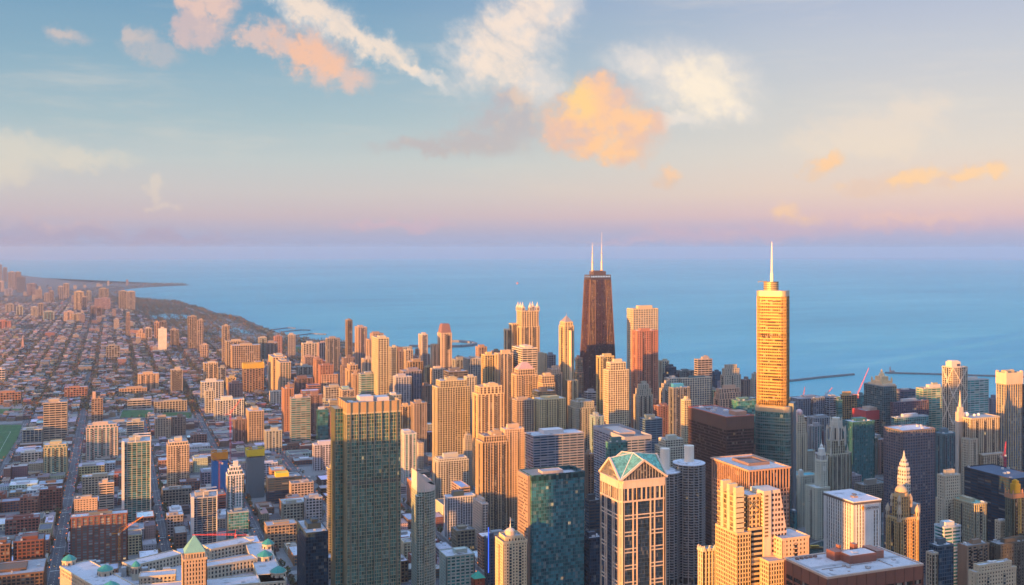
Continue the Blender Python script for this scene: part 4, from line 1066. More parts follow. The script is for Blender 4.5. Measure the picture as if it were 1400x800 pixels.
def jewel_tower():
    yb = 874
    t, w, l = lm('domed_corner_turret_tower', 'ornate tower with a dome and corner turrets, its right half glowing orange in the sun', 'office tower', 'domed ornate tower', 1211, 1229, 1257, yb)
    z = lambda y: zt(y, yb); col = (.63, .39, .19)
    block(t, w, l, 0, z(711), 'vert', col, 'k', mech=0, par=1.6, roof=(.3, .26, .24))
    i = w*.20; w2, l2 = w*.56, l*.56
    block(t, w2, l2, z(711), z(682), 'vert', col, 'k', i, i, mech=0, par=1.4)
    cx, cy_ = i+w2/2, i+l2/2; r0 = w2*.44
    part('drum', MB().rings(cx, cy_, [(r0*1.05, z(682)), (r0*1.05, z(677)), (r0, z(677))], 20), M['masonry'], t, col)
    part('dome', MB().rings(cx, cy_, [(r0, z(677))]+[(r0*math.cos(R(a)), z(677)+r0*1.05*math.sin(R(a))) for a in range(10, 81, 10)]+[(r0*.12, z(677)+r0*1.07), (.1, z(677)+r0*1.3)], 20), M['masonry'], t, (.48, .34, .2), smooth=True)
    def turret(px, py, s, zb):
        m = part('corner_turret', MB().rings(px, py, [(2.3*s, zb-4), (2.3*s, zb+5*s), (2.7*s, zb+5.2*s), (2.5*s, zb+6.4*s), (1.9*s, zb+9*s), (.6*s, zb+11*s), (.1, zb+13*s)], 10), M['masonry'], t, (.5, .37, .25))
        wn = MB()
        for q in range(6): wn.cbox(px+2.15*s*math.cos(q), py+2.15*s*math.sin(q), zb, .7*s, .7*s, zb+4*s)
        part('turret_opening', wn, M['glass'], m, (.05, .04, .03))
    for a in (.06, .94):
        for b in (.06, .94): turret(w*a, l*b, 1.0, z(709))
    for a in (0, 1):
        for b in (0, 1): turret(i+w2*a, i+l2*b, .8, z(692))
    part('back_wing', MB().box(w*.9, l*.6, 0, w*1.45, l*1.5, z(697)), M['masonry'], t, (.33, .28, .24))
jewel_tower()
def white_spire():
    yb = 862; d = depth_of(yb)
    x, y = at_depth(1236, d+6)
    t = thing('octagonal_tower', 'slim white octagonal tower narrowing to a stepped top behind the orange dome', 'office tower', (x, y, 0))
    take(x-12, y-12, 24, 24, 2); TOW.append(('slim white octagonal tower', x, y, 150))
    z = lambda v: zt(v, yb); k = d/F
    col = (.46, .44, .41); n = 8; ph = R(22.5)
    body = MB(); win = MB()
    segs = [(9.0, 0, z(652)), (8.2, z(652), z(641)), (6.4, z(641), z(635)), (4.2, z(635), z(630.5)), (2.4, z(630.5), z(627)), (1.5, z(627), z(624.5))]
    for r_, a, b in segs:
        r_ = r_*k/.78*.78
        body.rings(0, 0, [(r_, a), (r_, b), (r_*.9, b+1.2)], n, ph)
        zz = a+1
        while zz < b-2.5 and r_ > 1.8:
            for q in range(8):
                an = R(45*q); c, s = math.cos(an)*r_*.925, math.sin(an)*r_*.925
                for u in ((-.2, .2) if r_ > 4 else (0,)): win.cbox(c-s*u*1.0, s+c*u*1.0, zz, .8, .8, zz+1.9)
            zz += 3.5
    part('shaft', body, M['masonry'], t, col); part('window', win, M['glass'], t, (.05, .05, .05), kind='stuff')
    part('finial', MB().rings(0, 0, [(1.2, z(624.5)), (.9, z(621)), (.1, z(617))], 8), M['masonry'], t, col)
white_spire()

def merchandise_hall():
    """the huge low block in the left foreground: an irregular ring of wings, corner domes and a pyramid-roofed tower"""
    t = thing('domed_merchandise_building', 'huge low limestone block with green corner domes and a pyramid-roofed centre tower', 'commercial building', (0, 0, 0))
    Z = 82.0
    def P(px, py, z=Z): return ground(px, py, z)
    col = (.50, .42, .31)
    Pw = [P(82, 775), P(150, 815), P(390, 795), P(392, 778), P(366, 741), P(175, 771)]
    xs = [p[0] for p in Pw]; ys = [p[1] for p in Pw]
    FOOT.append((min(xs)-8, min(ys)-30, max(xs)+8, max(ys)+8)); TOW.append(('domed limestone block', sum(xs)/6, sum(ys)/6, 82))
    def wing(a, b, thick, z1, name='wing'):
        a, b = Vector(a), Vector(b); L = (b-a).length; ang = math.atan2(b.y-a.y, b.x-a.x)
        mb, o, h = facade_mb(L, thick, 0, z1, (3.9, 1.9, 4.4, 1.5, .7, .45)); mb.parapet(-.3, -.3, L+.3, thick+.3, z1-1.2, z1+1.0, .8)
        tr = Matrix.Translation((a.x, a.y, 0)) @ Matrix.Rotation(ang, 4, 'Z')
        for nm, m_, mt, c, cl in (('wing_facade', mb, 'masonry', col, None), ('wing_glazing', MB().box(o, o, -.5, L-o, thick-o, z1-.3), 'glass', (.03, .035, .04), (3.9, 3.9, h)), ('wing_roof', MB().box(.5, .5, z1-.5, L-.5, thick-.5, z1+.15), 'roofing', (.50, .48, .50), None)):
            ob = part(nm, m_, M[mt], t, c, cell=cl); ob.matrix_local = tr
        return tr
    a, b, c_, d_, e_, f_ = Pw
    wing(a, b, 30, Z); wing(b, c_, 26, Z); wing(Vector(c_)+Vector((0, 0)), Vector(e_), 24, Z)
    body = MB().prism([(p[0], p[1]) for p in (a, b, c_, d_, e_, f_)], -1, Z-9); part('inner_block', body, M['masonry'], t, (.36, .31, .26))
    part('inner_roof', MB().face([(p[0], p[1], Z-8.9) for p in (a, b, c_, d_, e_, f_)]), M['roofing'], t, (.44, .42, .44))
    wing(Vector(P(190, 790, 88)), Vector(P(240, 786, 88)), 16, 88); wing(Vector(P(283, 776, 86)), Vector(P(352, 764, 86)), 16, 86)
    wing(Vector(P(180, 775, 84)), Vector(P(250, 758, 84)), 20, 84)
    wing(Vector(P(288, 752, 84)), Vector(P(345, 741, 84)), 22, 84)
    rl = MB()
    rr = random.Random(3)
    for k in range(12):
        p = P(rr.uniform(110, 360), rr.uniform(762, 788), Z); 
        if 235 < proj(*p, Z)[0] < 292: continue
        w_ = rr.uniform(3, 8); rl.cbox(p[0], p[1], Z-9, w_, rr.uniform(3, 7), Z-9+rr.uniform(4, 13))
    part('rooftop_house', rl, M['paint'], t, (.36, .36, .36))
    # octagonal corner pavilions with copper domes
    for px, py, r_ in ((94.5, 766, 7.6), (144, 780, 8.2), (151.5, 803, 8.8), (186, 775, 5.0), (366.5, 744, 7.0), (362, 760, 8.6), (380.5, 782, 8.6)):
        zb = Z+4; x, y = ground(px, py, zb)
        s = r_*depth_of(960)/1000
        pv = part('pavilion', MB().rings(x, y, [(s, -1 if py > 795 or px > 375 else Z-9), (s, zb), (s*1.1, zb), (s*1.1, zb+1.0)], 8, R(22.5)), M['masonry'], t, (.48, .41, .31))
        part('dome', MB().rings(x, y, [(s*1.06, zb+1), (s*.98, zb+1.6), (s*.72, zb+3.2), (s*.4, zb+4.8), (s*.12, zb+5.8), (.1, zb+6.4)], 8, R(22.5)), M['paint'], pv, (.035, .24, .20))
        wn = MB()
        for q in range(8): wn.cbox(x+s*.93*math.cos(R(45*q)), y+s*.93*math.sin(R(45*q)), zb-6, 1.3, 1.3, zb-1.4)
        part('pavilion_window', wn, M['glass'], pv, (.04, .04, .05))
    # the centre tower
    ybt = 925
    x, y, w, l = footprint(244, 250, 283, ybt)
    z = lambda v: zt(v, ybt)
    sub = Matrix.Translation((x, y, 0))
    def tp(nm, mb, mt, c, cell=None): ob = part(nm, mb, M[mt], t, c, cell=cell); ob.matrix_local = sub
    tc = (.56, .40, .26)
    mb, o, h = facade_mb(w, l, 0, z(766), (2.9, 1.5, 4.2, 1.5, .7, .4)); tp('tower_facade', mb, 'masonry', tc)
    tp('tower_glazing', MB().box(o, o, -.5, w-o, l-o, z(766)-.3), 'glass', (.04, .035, .035), (2.9, 2.9, h))
    tp('tower_crown', MB().cbox(w/2, l/2, z(766), w*.84, l*.84, z(758)).parapet(-.3, -.3, w+.3, l+.3, z(768), z(765), .8), 'masonry', tc)
    sl = MB()
    for k in range(7): u = w*(.14+.12*k); sl.box(u-.5, l*.08-.15, z(766)+.6, u+.5, l*.08+.3, z(760)); sl.box(w*.08-.15, u*l/w-.5, z(766)+.6, w*.08+.3, u*l/w+.5, z(760))
    tp('tower_slot', sl, 'glass', (.04, .03, .03))
    tp('pyramid_roof', MB().pyramid(w*.06, l*.06, w*.94, l*.94, z(758)+.02, z(736.5)), 'paint', (.20, .42, .33))
merchandise_hall()

def lantern_tower():
    yb = 572
    t, w, l = lm('four_lantern_tower', 'golden limestone tower crowned by small lantern turrets at its corners', 'mixed-use tower', 'lantern-crowned tower', 705, 713, 738, yb, .9)
    z = lambda v: zt(v, yb); col = (.66, .50, .34)
    block(t, w, l, 0, z(447), 'vert', col, 'k', mech=0); i = w*.04
    block(t, w-2*i, l-2*i, z(447), z(426), 'vert', col, 'k', i, i, mech=0)
    for a, b in ((.1, .1), (.9, .1), (.1, .9), (.9, .9), (.5, .1), (.1, .5)):
        px, py = w*a, l*b
        m = part('lantern', MB().cbox(px, py, z(426), 8.5, 8.5, z(420)).rings(px, py, [(4.2, z(420)), (4.2, z(419)), (1.6, z(416.5)), (.2, z(413))], 8), M['masonry'], t, (.66, .52, .42))
        part('lantern_glazing', MB().cbox(px, py, z(425), 8.9, 6, z(421)).cbox(px, py, z(425), 6, 8.9, z(421)), M['glass'], m, (.3, .26, .2))
    block(t, w*.5, l*.6, 0, z(444), 'vert', col, 'k', -w*.28, l*.7, mech=0)
    block(t, w*.5, l*.6, 0, z(452), 'vert', col, 'k', -w*.5, l*.9, mech=0)
lantern_tower()
def pyramid_tower():
    yb = 600
    t, w, l = lm('pyramid_roof_tower', 'slim golden tower with a small grey pyramid roof, left of the dark tapering skyscraper', 'hotel tower', 'pyramid-roofed golden tower', 764, 772, 785, yb, 1.0)
    z = lambda v: zt(v, yb); col = (.68, .50, .31)
    block(t, w, l, 0, z(446), 'wide', col, 'k', mech=0); i = w*.08
    block(t, w-2*i, l-2*i, z(446), z(441), 'wide', col, 'k', i, i, mech=0)
    part('pyramid_roof', MB().pyramid(i, i, w-i, l-i, z(441)+.3, z(432)), M['paint'], t, (.30, .24, .21))
    part('finial', MB().rings(w/2, l/2, [(.5, z(432)-.5), (.1, z(428))], 6), M['paint'], t, (.5, .4, .3))
    bay = MB().rings(w*.62, 0, [(3.6, 0), (3.6, z(452))], 10); part('bay', bay, M['masonry'], t, col)
    block(t, w*1.1, l*.5, 0, z(520), 'punch', col, 'k', w*.0, -l*.52, mech=0)
pyramid_tower()
def slanted_crown():
    yb = 585
    t, w, l = lm('slant_crowned_tower', 'pink granite tower with a tapering brown crown, in front of the hook-shaped breakwater', 'mixed-use tower', 'brown-crowned granite tower', 598, 603, 618, yb, 1.0)
    z = lambda v: zt(v, yb); col = (.58, .42, .32)
    block(t, w, l, 0, z(456), 'punch', col, 'k', mech=0)
    part('crown', MB().pyramid(1, 1, w-1, l-1, z(456), z(444.5), .74).box(w*.2, l*.2, z(444.5), w*.8, l*.8, z(443)), M['paint'], t, (.24, .13, .11))
    part('tall_window', MB().box(w*.5, -.35, z(478), w*.78, .2, z(459)), M['glass'], t, (.03, .03, .04), cell=(1.5, 1.5, 2))
    block(t, w*.6, l*.6, 0, z(472), 'punch', col, 'k', -w*.62, l*.5, mech=0)
slanted_crown()
def braced_tower():
    yb = 655
    t, w, l = lm('cross_braced_tower', 'pale tower with big white diagonal cross braces on its sides', 'apartment tower', 'cross-braced tower', 1288, 1303, 1323, yb)
    z = lambda v: zt(v, yb)
    block(t, w, l, 0, z(503), 'fine', (.58, .49, .42), 'k', mech=0, roof=(.5, .46, .44))
    b = MB(); z0, zm, z1 = z(580), z(541), z(503)
    for a, c in ((z0, zm), (zm, z1)):
        b.bar((0, -.3, a), (w, -.3, c), 1.1); b.bar((w, -.3, a), (0, -.3, c), 1.1); b.bar((-.3, 0, a), (-.3, l, c), 1.1); b.bar((-.3, l, a), (-.3, 0, c), 1.1)
    part('cross_brace', b, M['masonry'], t, (.66, .57, .49))
    part('penthouse', MB().box(w*.1, l*.25, z(503), w*.7, l*.8, z(495.5)).box(w*.16, l*.3, z(495.5), w*.6, l*.7, z(494)), M['paint'], t, (.66, .55, .47))
    part('louvre', MB().box(w*.45, l*.25-.2, z(502), w*.66, l*.25+.2, z(498.5)), M['darkmetal'], t, (.08, .09, .12))
braced_tower()
def crowned_block():
    yb = 640
    t, w, l = lm('stepped_crown_block', 'dark teal block with a stepped pyramid of gilded stonework on its roof', 'office tower', 'gilded-crown block', 1181, 1208, 1226, yb)
    Z = zt(529, yb); z = lambda v: zt(v, yb)
    block(t, w, l, 0, Z, 'glass', (.16, .2, .22), (.03, .08, .10), mech=0, roof=(.42, .36, .34))
    g = (.66, .46, .26); cx, cy_ = w*.62, l*.5
    part('crown_terrace', MB().cbox(cx, cy_, Z, w*.9, l*.8, z(526.5)), M['masonry'], t, (.6, .44, .3))
    part('stepped_crown', MB().cbox(cx, cy_, z(526.5), 26, 26, z(523)).cbox(cx, cy_, z(523), 17, 17, z(517)).rings(cx, cy_, [(6, z(517)), (4.4, z(513)), (2.2, z(512)), (2.0, z(509.5)), (.3, z(507.5))], 8), M['masonry'], t, g)
    p = MB()
    for a in (-1, 1):
        for b in (-1, 1): p.rings(cx+a*12.5, cy_+b*12.5, [(2.0, z(526)), (1.8, z(520)), (.2, z(517.5))], 8)
    part('obelisk', p, M['masonry'], t, g)
crowned_block()
def gold_tip_tower():
    yb = 862
    t, w, l = lm('gold_tipped_tower', 'dark green terracotta tower with a small golden top at the far right edge', 'hotel tower', 'gold-tipped dark tower', 1374, 1384, 1412, yb, .8)
    z = lambda v: zt(v, yb); col = (.085, .11, .085)
    block(t, w, l, 0, z(678), 'vert', col, 'k', mech=0, par=2)
    part('terrace_trim', MB().parapet(-.4, -.4, w+.4, l+.4, z(682), z(676), .9), M['masonry'], t, (.33, .17, .10))
    cx, cy_ = w*.30, l*.42
    part('gold_top', MB().cbox(cx, cy_, z(678), 7.2, 7.2, z(663)).cbox(cx, cy_, z(663), 5, 5, z(659)).cbox(cx, cy_, z(659), 2.6, 2.6, z(657.5)), M['metal'], t, (.80, .50, .05))
    for qx, qy in ((w*.05, .3), (w*.5, .3), (w*.95, .3), (.3, l*.5), (.3, l*.95)): part('pinnacle', MB().rings(qx, qy, [(.9, z(682)), (.8, z(672)), (.1, z(670))], 6), M['masonry'], t, (.42, .2, .1))
gold_tip_tower()
def spired_office():
    yb = 760
    t, w, l = lm('ribbed_office_tower', 'pale vertically ribbed tower with white radio domes and a thin spire', 'office tower', 'ribbed tower with white radomes', 1309, 1328, 1367, yb)
    z = lambda v: zt(v, yb); col = (.50, .42, .35)
    block(t, w, l, 0, z(573), 'vert', col, 'k', mech=0, roof=(.4, .36, .34))
    for u, v, r_ in ((.22, .8, 3.4), (.45, .7, 1.8), (.62, .75, 2.0)):
        part('radome', MB().rings(w*u, l*v, [(r_*.6, z(573))]+[(r_*math.cos(R(a)), z(573)+r_*.8+r_*math.sin(R(a))) for a in range(-50, 81, 15)]+[(.1, z(573)+1.8*r_)], 14), M['paint'], t, (.78, .74, .72), smooth=True)
    part('corner_mast_tower', MB().box(-6, l*.65, 0, 4, l*.9, z(566)).box(-4.5, l*.68, z(566), 2.5, l*.86, z(559)), M['masonry'], t, col)
    part('spire', MB().rings(-1, l*.77, [(2.2, z(559)), (1.3, z(550)), (.2, z(536))], 8), M['paint'], t, (.62, .46, .34))
    block(t, w*.35, l*.5, 0, z(600), 'punch', col, 'k', -w*.2, -l*.2, mech=0)
    block(t, w*.8, l*.3, 0, z(622), 'vert', col, 'k', w*.22, -l*.32, mech=0)
spired_office()
def sail_roof_tower():
    yb = 830
    t, w, l = lm('curved_roof_tower', 'pale green glass tower with a swooping curved roof edge, right of the broad green tower', 'apartment tower', 'curved-roof pale green tower', 563, 572, 599, yb, 1.0)
    z = lambda v: zt(v, yb); Z = z(668)
    n = 14
    # plan: flat west side and a bowed south-east front
    plan = [(0, l), (0, 0)] + [(w*.28+w*.72*math.sin(R(a)), l*.5-(l*.5+2.2)*math.cos(R(a))) for a in range(0, 91, 10)] + [(w, l)]
    ring = lambda zz, o=0: [(w*.5+(p[0]-w*.5)*(1+o), l*.5+(p[1]-l*.5)*(1+o), zz) for p in plan]
    part('glazing', MB().loft([ring(-1), ring(Z)]), M['curtain'], t, (.10, .19, .16), cell=(2.6, 2.6, 3.15))
    fr = MB(); k = 0
    while k*3.15 < Z-6: fr.loft([ring(k*3.15, .012), ring(k*3.15+.6, .012)]); k += 1
    for a, b in zip(plan, plan[1:]):
        m = max(1, round(math.hypot(b[0]-a[0], b[1]-a[1])/3.2))
        for q in range(m):
            px, py = a[0]+(b[0]-a[0])*q/m, a[1]+(b[1]-a[1])*q/m
            fr.cbox(w*.5+(px-w*.5)*1.014, l*.5+(py-l*.5)*1.014, 0, .55, .55, Z-1)
    part('facade', fr, M['paint'], t, (.48, .52, .44))
    up = MB(); b = len(up.v); tops = []
    for p in plan:
        u = min(1, max(0, p[0]/w)); tops.append(Z+1.5+(z(648)-Z)*(1-u)**2*(1 if p[1] < l*.9 or p[0] > 1 else 1))
    up.loft([ring(Z-4.5, .02), [(w*.5+(p[0]-w*.5)*1.02, l*.5+(p[1]-l*.5)*1.02, tz) for p, tz in zip(plan, tops)]], cap=False)
    part('roof_screen', up, M['paint'], t, (.72, .60, .52))
    part('roof', MB().loft([ring(Z-.5, -.02), ring(Z, -.02)]), M['roofing'], t, (.16, .2, .2))
    part('penthouse', MB().box(w*.2, l*.3, Z, w*.6, l*.7, Z+3), M['paint'], t, (.14, .2, .2))
    bay = MB().box(-3.5, -3.0, 0, w*.32, l*.45, z(677)); 
    mb, o, h = facade_mb(w*.36, l*.42, 0, z(678), (2.6, .5, 3.15, .6, .3, .2), None, (), -2.5, -3.0)
    part('corner_bay', mb, M['paint'], t, (.5, .53, .45)); part('corner_bay_glazing', MB().box(-2.2, -2.7, -.5, w*.34-2.6, l*.42-3.3, z(678)-.3), M['curtain'], t, (.10, .2, .17), cell=(2.6, 2.6, h))
sail_roof_tower()

# ------------------------------------------------------------------ the other towers, one line each
T = tower
# foreground, left to right
T('brown brick apartment slab', 'broad red-brown brick apartment slab with dark window columns beside the orange crane', 96,None,175,702,772,'wide',(.23,.10,.075),(.2,.24,.25),.28,capc=(.16,.17,.17),mech=2)
T('left brick block', 'dark red brick block with a pale flat roof at the left edge of the bottom', 18,60,68,738,800,'loft',(.22,.08,.06),'k',.5)
T('corner brick block', 'dark brick block in the bottom left corner of the picture', -14,14,20,744,806,'loft',(.20,.10,.08),'k',.5)
T('flat roofed depot', 'low dark depot with a long flat roof in the bottom left corner', -30,60,64,782,826,'loft','B','k',.4)
T('large balcony condo tower', 'large glass condo tower with a white framed spine and balconies, beside the dark street canyon', 156,167,207,606,716,'balc',(.55,.52,.48),'t',.7,mech=2,roof=(.45,.45,.47))
T('tan condo tower', 'tan flat-topped apartment tower with close window grid, right of the large balcony condo tower', 224,229,259,606,672,'fine',(.64,.48,.36),'k',.8,tiers=((.94,.07,.07),))
T('navy slab condo', 'dark blue condo slab with pale balcony bands and a white rooftop frame', 250,262,298,682,752,'balc',(.46,.42,.38),'n',.6,mech=2)
T('white setback condo', 'slender white condo tower with stepped top between the construction site and the navy slab', 301,311,334,640,742,'vert',(.66,.64,.62),'t',.8,tiers=((.90,.10,.10),(.95,.12,.12)))
T('green glass annex', 'pale green glass office block at the foot of the white setback condo', 304,312,340,702,748,'glass',(.4,.44,.44),'a',.7)
T('teal arched condo', 'teal glass block with cream piers, at the foot of the striped office slab', 59,92,98,608,650,'wide',(.62,.53,.36),'t',.5,tiers=((.93,.04,.08),))
T('striped office slab', 'pale office slab with strong horizontal stripes, left of the straight avenue', 59,92,106,550,602,'ribbon',(.62,.48,.42),'k',.5)
T('twin toned condo', 'teal and white condo slab right of the avenue, behind the large balcony condo tower', 117,None,162,580,630,'wide',(.62,.52,.46),'t',.4,tiers=((.93,.05,.1),))
T('white balcony block', 'low white block with dark balconies left of the striped office slab', 30,58,62,587,606,'balc',(.6,.58,.56),'n',.35)
T('pale orange block', 'pale orange block just behind the brown brick apartment slab', 101,None,134,681,716,'punch',(.62,.42,.30),'k',.5)
T('cream office block', 'cream horizontal-banded office block left of the large balcony condo tower', 135,None,156,660,696,'ribbon',(.62,.50,.40),'k',.6)
T('navy glass tower', 'dark navy glass tower with white rooftop plant, left of the broad green tower', 406,418,449,730,830,'glass',(.03,.06,.085),'n',.6,mech=2,units=5,roof=(.4,.4,.42))
T('slim yellow condo', 'slim yellow-white condo tower half hidden by the broad green tower', 446,None,465,641,780,'balc',(.66,.54,.34),'k',.7)
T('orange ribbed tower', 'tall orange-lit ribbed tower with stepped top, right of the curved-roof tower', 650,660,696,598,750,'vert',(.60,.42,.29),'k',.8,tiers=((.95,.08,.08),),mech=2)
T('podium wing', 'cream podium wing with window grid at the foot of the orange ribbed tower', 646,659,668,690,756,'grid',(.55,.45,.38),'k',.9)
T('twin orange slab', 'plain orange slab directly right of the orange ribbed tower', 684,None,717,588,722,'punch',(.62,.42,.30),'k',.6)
T('white ribbed office', 'white ribbed office block with a dark glass top storey, left of the orange ribbed tower', 607,612,650,681,738,'vert',(.62,.60,.58),'n',.6,capc=(.05,.09,.12))
T('grey twin-bay block', 'grey-white apartment block with many window bays behind the white ribbed office', 592,599,641,629,690,'fine',(.55,.51,.46),'k',.5,tiers=((.96,.04,.1),))
T('white and teal tower', 'white tower with a teal glass front, right of the broad green tower', 546,553,570,594,664,'wide',(.62,.58,.55),'a',.9)
T('gothic apartment tower', 'pale stone apartment tower with an ornamented top and thin spire at the bottom edge', 677,688,721,738,870,'punch',(.62,.50,.40),'k',.8,tiers=((.955,.12,.12),),par=2)
T('brown-sided glass tower', 'teal glass tower with a brown stone side and flat white roof, bottom centre', 711,727,799,657,850,'glass',(.06,.13,.15),(.05,.22,.25),.7,mech=1,units=6,roof=(.55,.5,.5),capc=(.42,.36,.36))
T('navy office tower', 'dark blue office tower with pale floor lines and a white rounded rooftop box', 717,729,799,597,730,'ribbon',(.33,.31,.33),'n',.55,capc=(.62,.56,.54),mech=1,units=3)
T('sunken dark block', 'low dark glass block between the brown-sided glass tower and the gabled tower', 799,None,822,686,790,'ribbon',(.05,.06,.07),'n',.8)
T('navy wedge block', 'navy glass block with a grey curved roof at the bottom, left of the gabled tower', 798,None,824,737,842,'glass',(.03,.05,.08),'n',.9,roof=(.4,.42,.46))
T('brown pier block', 'narrow brown block seen between the navy office tower and the curved blue office', 799,None,812,622,712,'vert',(.36,.26,.21),'k',1.2)
T('curved blue office', 'blue banded office tower with a tan top storey behind the gabled tower', 811,854,891,602,722,'ribbon',(.36,.34,.36),'n',.7,capc=(.46,.36,.31),par=5)
T('teal infill tower', 'small teal glass tower in front of the blue banded office tower', 828,833,858,606,745,'glass',(.10,.2,.19),'a',.7)
T('white grid block', 'white gridded block with a stepped white top, behind the round balcony towers', 895,907,940,603,722,'grid',(.66,.63,.58),'k',.8,tiers=((.92,.12,.12),))
# the middle distance, centre
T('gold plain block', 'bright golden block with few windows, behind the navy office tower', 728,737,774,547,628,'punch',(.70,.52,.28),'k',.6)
T('dark roof box', 'dark rooftop block behind the bright golden block', 727,None,760,536,618,'ribbon','D','n',.8)
T('pink tan block', 'pinkish tan gridded block left of the bright golden block', 700,None,730,548,634,'grid',(.58,.42,.32),'k',.7)
T('grey step tower', 'grey stone stepped block right of the bright golden block', 776,787,816,551,628,'punch',(.42,.38,.35),'g',.9,tiers=((.9,.08,.1),))
T('teal low slab', 'teal slab in front of the grey stepped block', 806,None,826,570,650,'wide',(.3,.36,.34),'a',1.4)
T('white lattice tower', 'white lattice-faced tower catching the sun, in front of the dark tapering skyscraper', 825,832,860,497,640,'grid',(.74,.58,.42),'k',1.0,tiers=((.93,.12,.1),))
T('yellow side tower', 'tall yellow tower partly behind the white lattice-faced tower', 815,821,840,488,622,'fine',(.70,.52,.28),'k',.9)
T('cream octagon-top tower', 'cream tower with a glazed lantern top, right of the white lattice-faced tower', 866,872,893,527,628,'punch',(.56,.49,.40),'g',.9,tiers=((.86,.10,.1),(.94,.14,.14)))
T('marble slab tower', 'pale ribbed tower right of the dark tapering skyscraper', 857,866,900,423,585,'grid',(.66,.54,.46),'s',.6)
T('red granite tower', 'red-brown granite tower standing in front of the pale ribbed tower', 863,871,900,453,606,'punch',(.42,.17,.11),'k',.7)
T('purple brick blocks', 'dull purple-brown blocks at the foot of the red-brown granite tower', 893,None,916,556,632,'punch',(.22,.12,.12),'k',.8)
T('twin white piers', 'pair of white piers topping a dark block right of the red-brown granite tower', 900,None,915,494,575,'wide',(.62,.55,.5),'n',.9)
T('navy stepped tower', 'dark navy stepped tower right of the pair of white piers', 907,None,927,503,578,'glass',(.06,.09,.12),'n',.8,tiers=((.88,.12,.1),))
T('dark low block', 'dark flat block at the lakeside behind the white teal-topped blocks', 924,None,950,508,566,'punch',(.12,.15,.15),'k',.6)
T('grey banded tower', 'grey banded tower at the water, middle of the three lakeside blocks', 949,954,974,492,580,'ribbon',(.40,.35,.33),'k',.7,mech=2)
T('navy lakeside block', 'low navy block at the water right of the grey banded tower', 973,None,986,509,565,'glass',(.05,.08,.12),'n',.9)
T('cream setback tower', 'cream tower with setback crown at the water, left of the golden skyscraper', 985,990,1013,500,585,'punch',(.48,.42,.34),'g',.8,tiers=((.84,.06,.1),(.94,.14,.14)))
T('small domed tower', 'small grey tower with a rounded cap, just left of the golden skyscraper', 1026,None,1038,512,578,'punch',(.4,.35,.31),'k',.9,tiers=((.9,.12,.12),))
T('low purple block', 'low purplish block between the cream setback tower and the golden skyscraper', 1012,None,1027,520,574,'punch',(.3,.2,.2),'k',.8)
T('white square-window block', 'white block with square windows and dark teal top storey', 926,930,973,518,600,'bold',(.66,.57,.50),'n',.4,capc=(.07,.16,.18))
T('white square-window wing', 'narrow white wing with teal end, left of the white block with square windows', 908,None,928,518,604,'bold',(.6,.54,.48),'t',.9)
T('pink stepped block', 'pinkish block with three long roof steps behind the dark bronze grid tower', 975,984,1015,533,600,'wide',(.62,.40,.30),'k',1.0,tiers=((.8,.02,.16),(.92,.02,.2)))
T('grey pier block', 'dark grey ribbed block with a blue roof box, left of the dark bronze grid tower', 914,921,944,531,640,'vert',(.24,.24,.26),'n',.8,capc=(.06,.3,.5))
T('grey old block', 'plain grey block behind the dark grey ribbed block', 901,None,922,526,618,'punch',(.38,.33,.30),'k',.8,tiers=((.93,.15,.15),))
T('checker slim tower', 'slim pale tower with a yellow lit top, touching the dark bronze grid tower', 931,936,945,548,690,'grid',(.62,.52,.42),'k',1.0)
T('white terrace block', 'low white terraced block in front of the dark tapering skyscraper', 798,None,816,537,604,'ribbon',(.5,.46,.46),'k',.8)
T('teal low office', 'low teal office left of the golden skyscraper', 1000,None,1034,549,640,'glass',(.10,.2,.2),'a',.6)
T('dark shoulder block', 'dark block just left of the dark tapering skyscraper', 785,None,798,490,590,'glass',(.08,.08,.11),'n',.9,tiers=((.8,.1,.1),))
T('mid yellow tower', 'pale tower with dark central window strip, left of the lantern-crowned tower', 676,681,702,484,600,'wide',(.68,.53,.38),'n',.8)
T('left yellow tower', 'yellow block left of the pale tower with the dark window strip', 658,663,680,486,598,'fine',(.68,.50,.28),'k',.8)
T('cream louvre block', 'cream block with dark louvre stripes, in front of the lantern-crowned tower', 700,714,735,477,600,'ribbon',(.70,.57,.45),'k',.7)
T('pink roof gold block', 'golden apartment block with a pinkish pitched roof, below the cream block with louvres', 699,706,735,506,612,'fine',(.68,.50,.31),'k',.7,tiers=((.93,.1,.1),))
T('blank orange slab', 'blank orange wall slab beside the cream block with louvres', 734,744,748,484,592,'punch',(.62,.43,.29),'k',1.4,blank=(('w',0,1.0),))
T('grey cube block', 'small grey block behind the blank orange wall slab', 746,None,760,486,566,'grid','S','k',1.0)
T('salmon tower', 'salmon gridded tower left of the pyramid-roofed golden tower', 746,754,769,506,604,'punch',(.58,.40,.30),'k',.9,tiers=((.95,.1,.1),))
T('gold notch block', 'golden notched block in front of the salmon gridded tower', 735,742,759,515,614,'grid',(.66,.48,.30),'k',.8,tiers=((.9,.0,.15),))
T('peach tower', 'peach tower left edge of the group of golden towers, behind the yellow block', 690,None,702,486,596,'fine',(.55,.40,.32),'k',1.0)
T('double cream tower', 'wide cream twin-shafted apartment tower, behind the grey-white apartment block', 591,598,643,522,665,'fine',(.60,.49,.38),'k',.45,tiers=((.94,.1,.06),),mech=2)
T('golden ribbed tower', 'wide golden ribbed apartment tower, right of the wide cream twin-shafted tower', 646,653,690,530,668,'wide',(.66,.48,.29),'k',.6,tiers=((.93,.08,.06),),mech=2)
T('mauve stone tower', 'dull brown stone tower between the broad green tower and the cream twin-shafted tower', 561,566,584,552,628,'punch',(.34,.25,.21),'k',.8)
T('orange plain tower', 'plain orange tower peeking over the right shoulder of the broad green tower', 543,None,562,556,640,'vert',(.64,.44,.29),'k',.8)
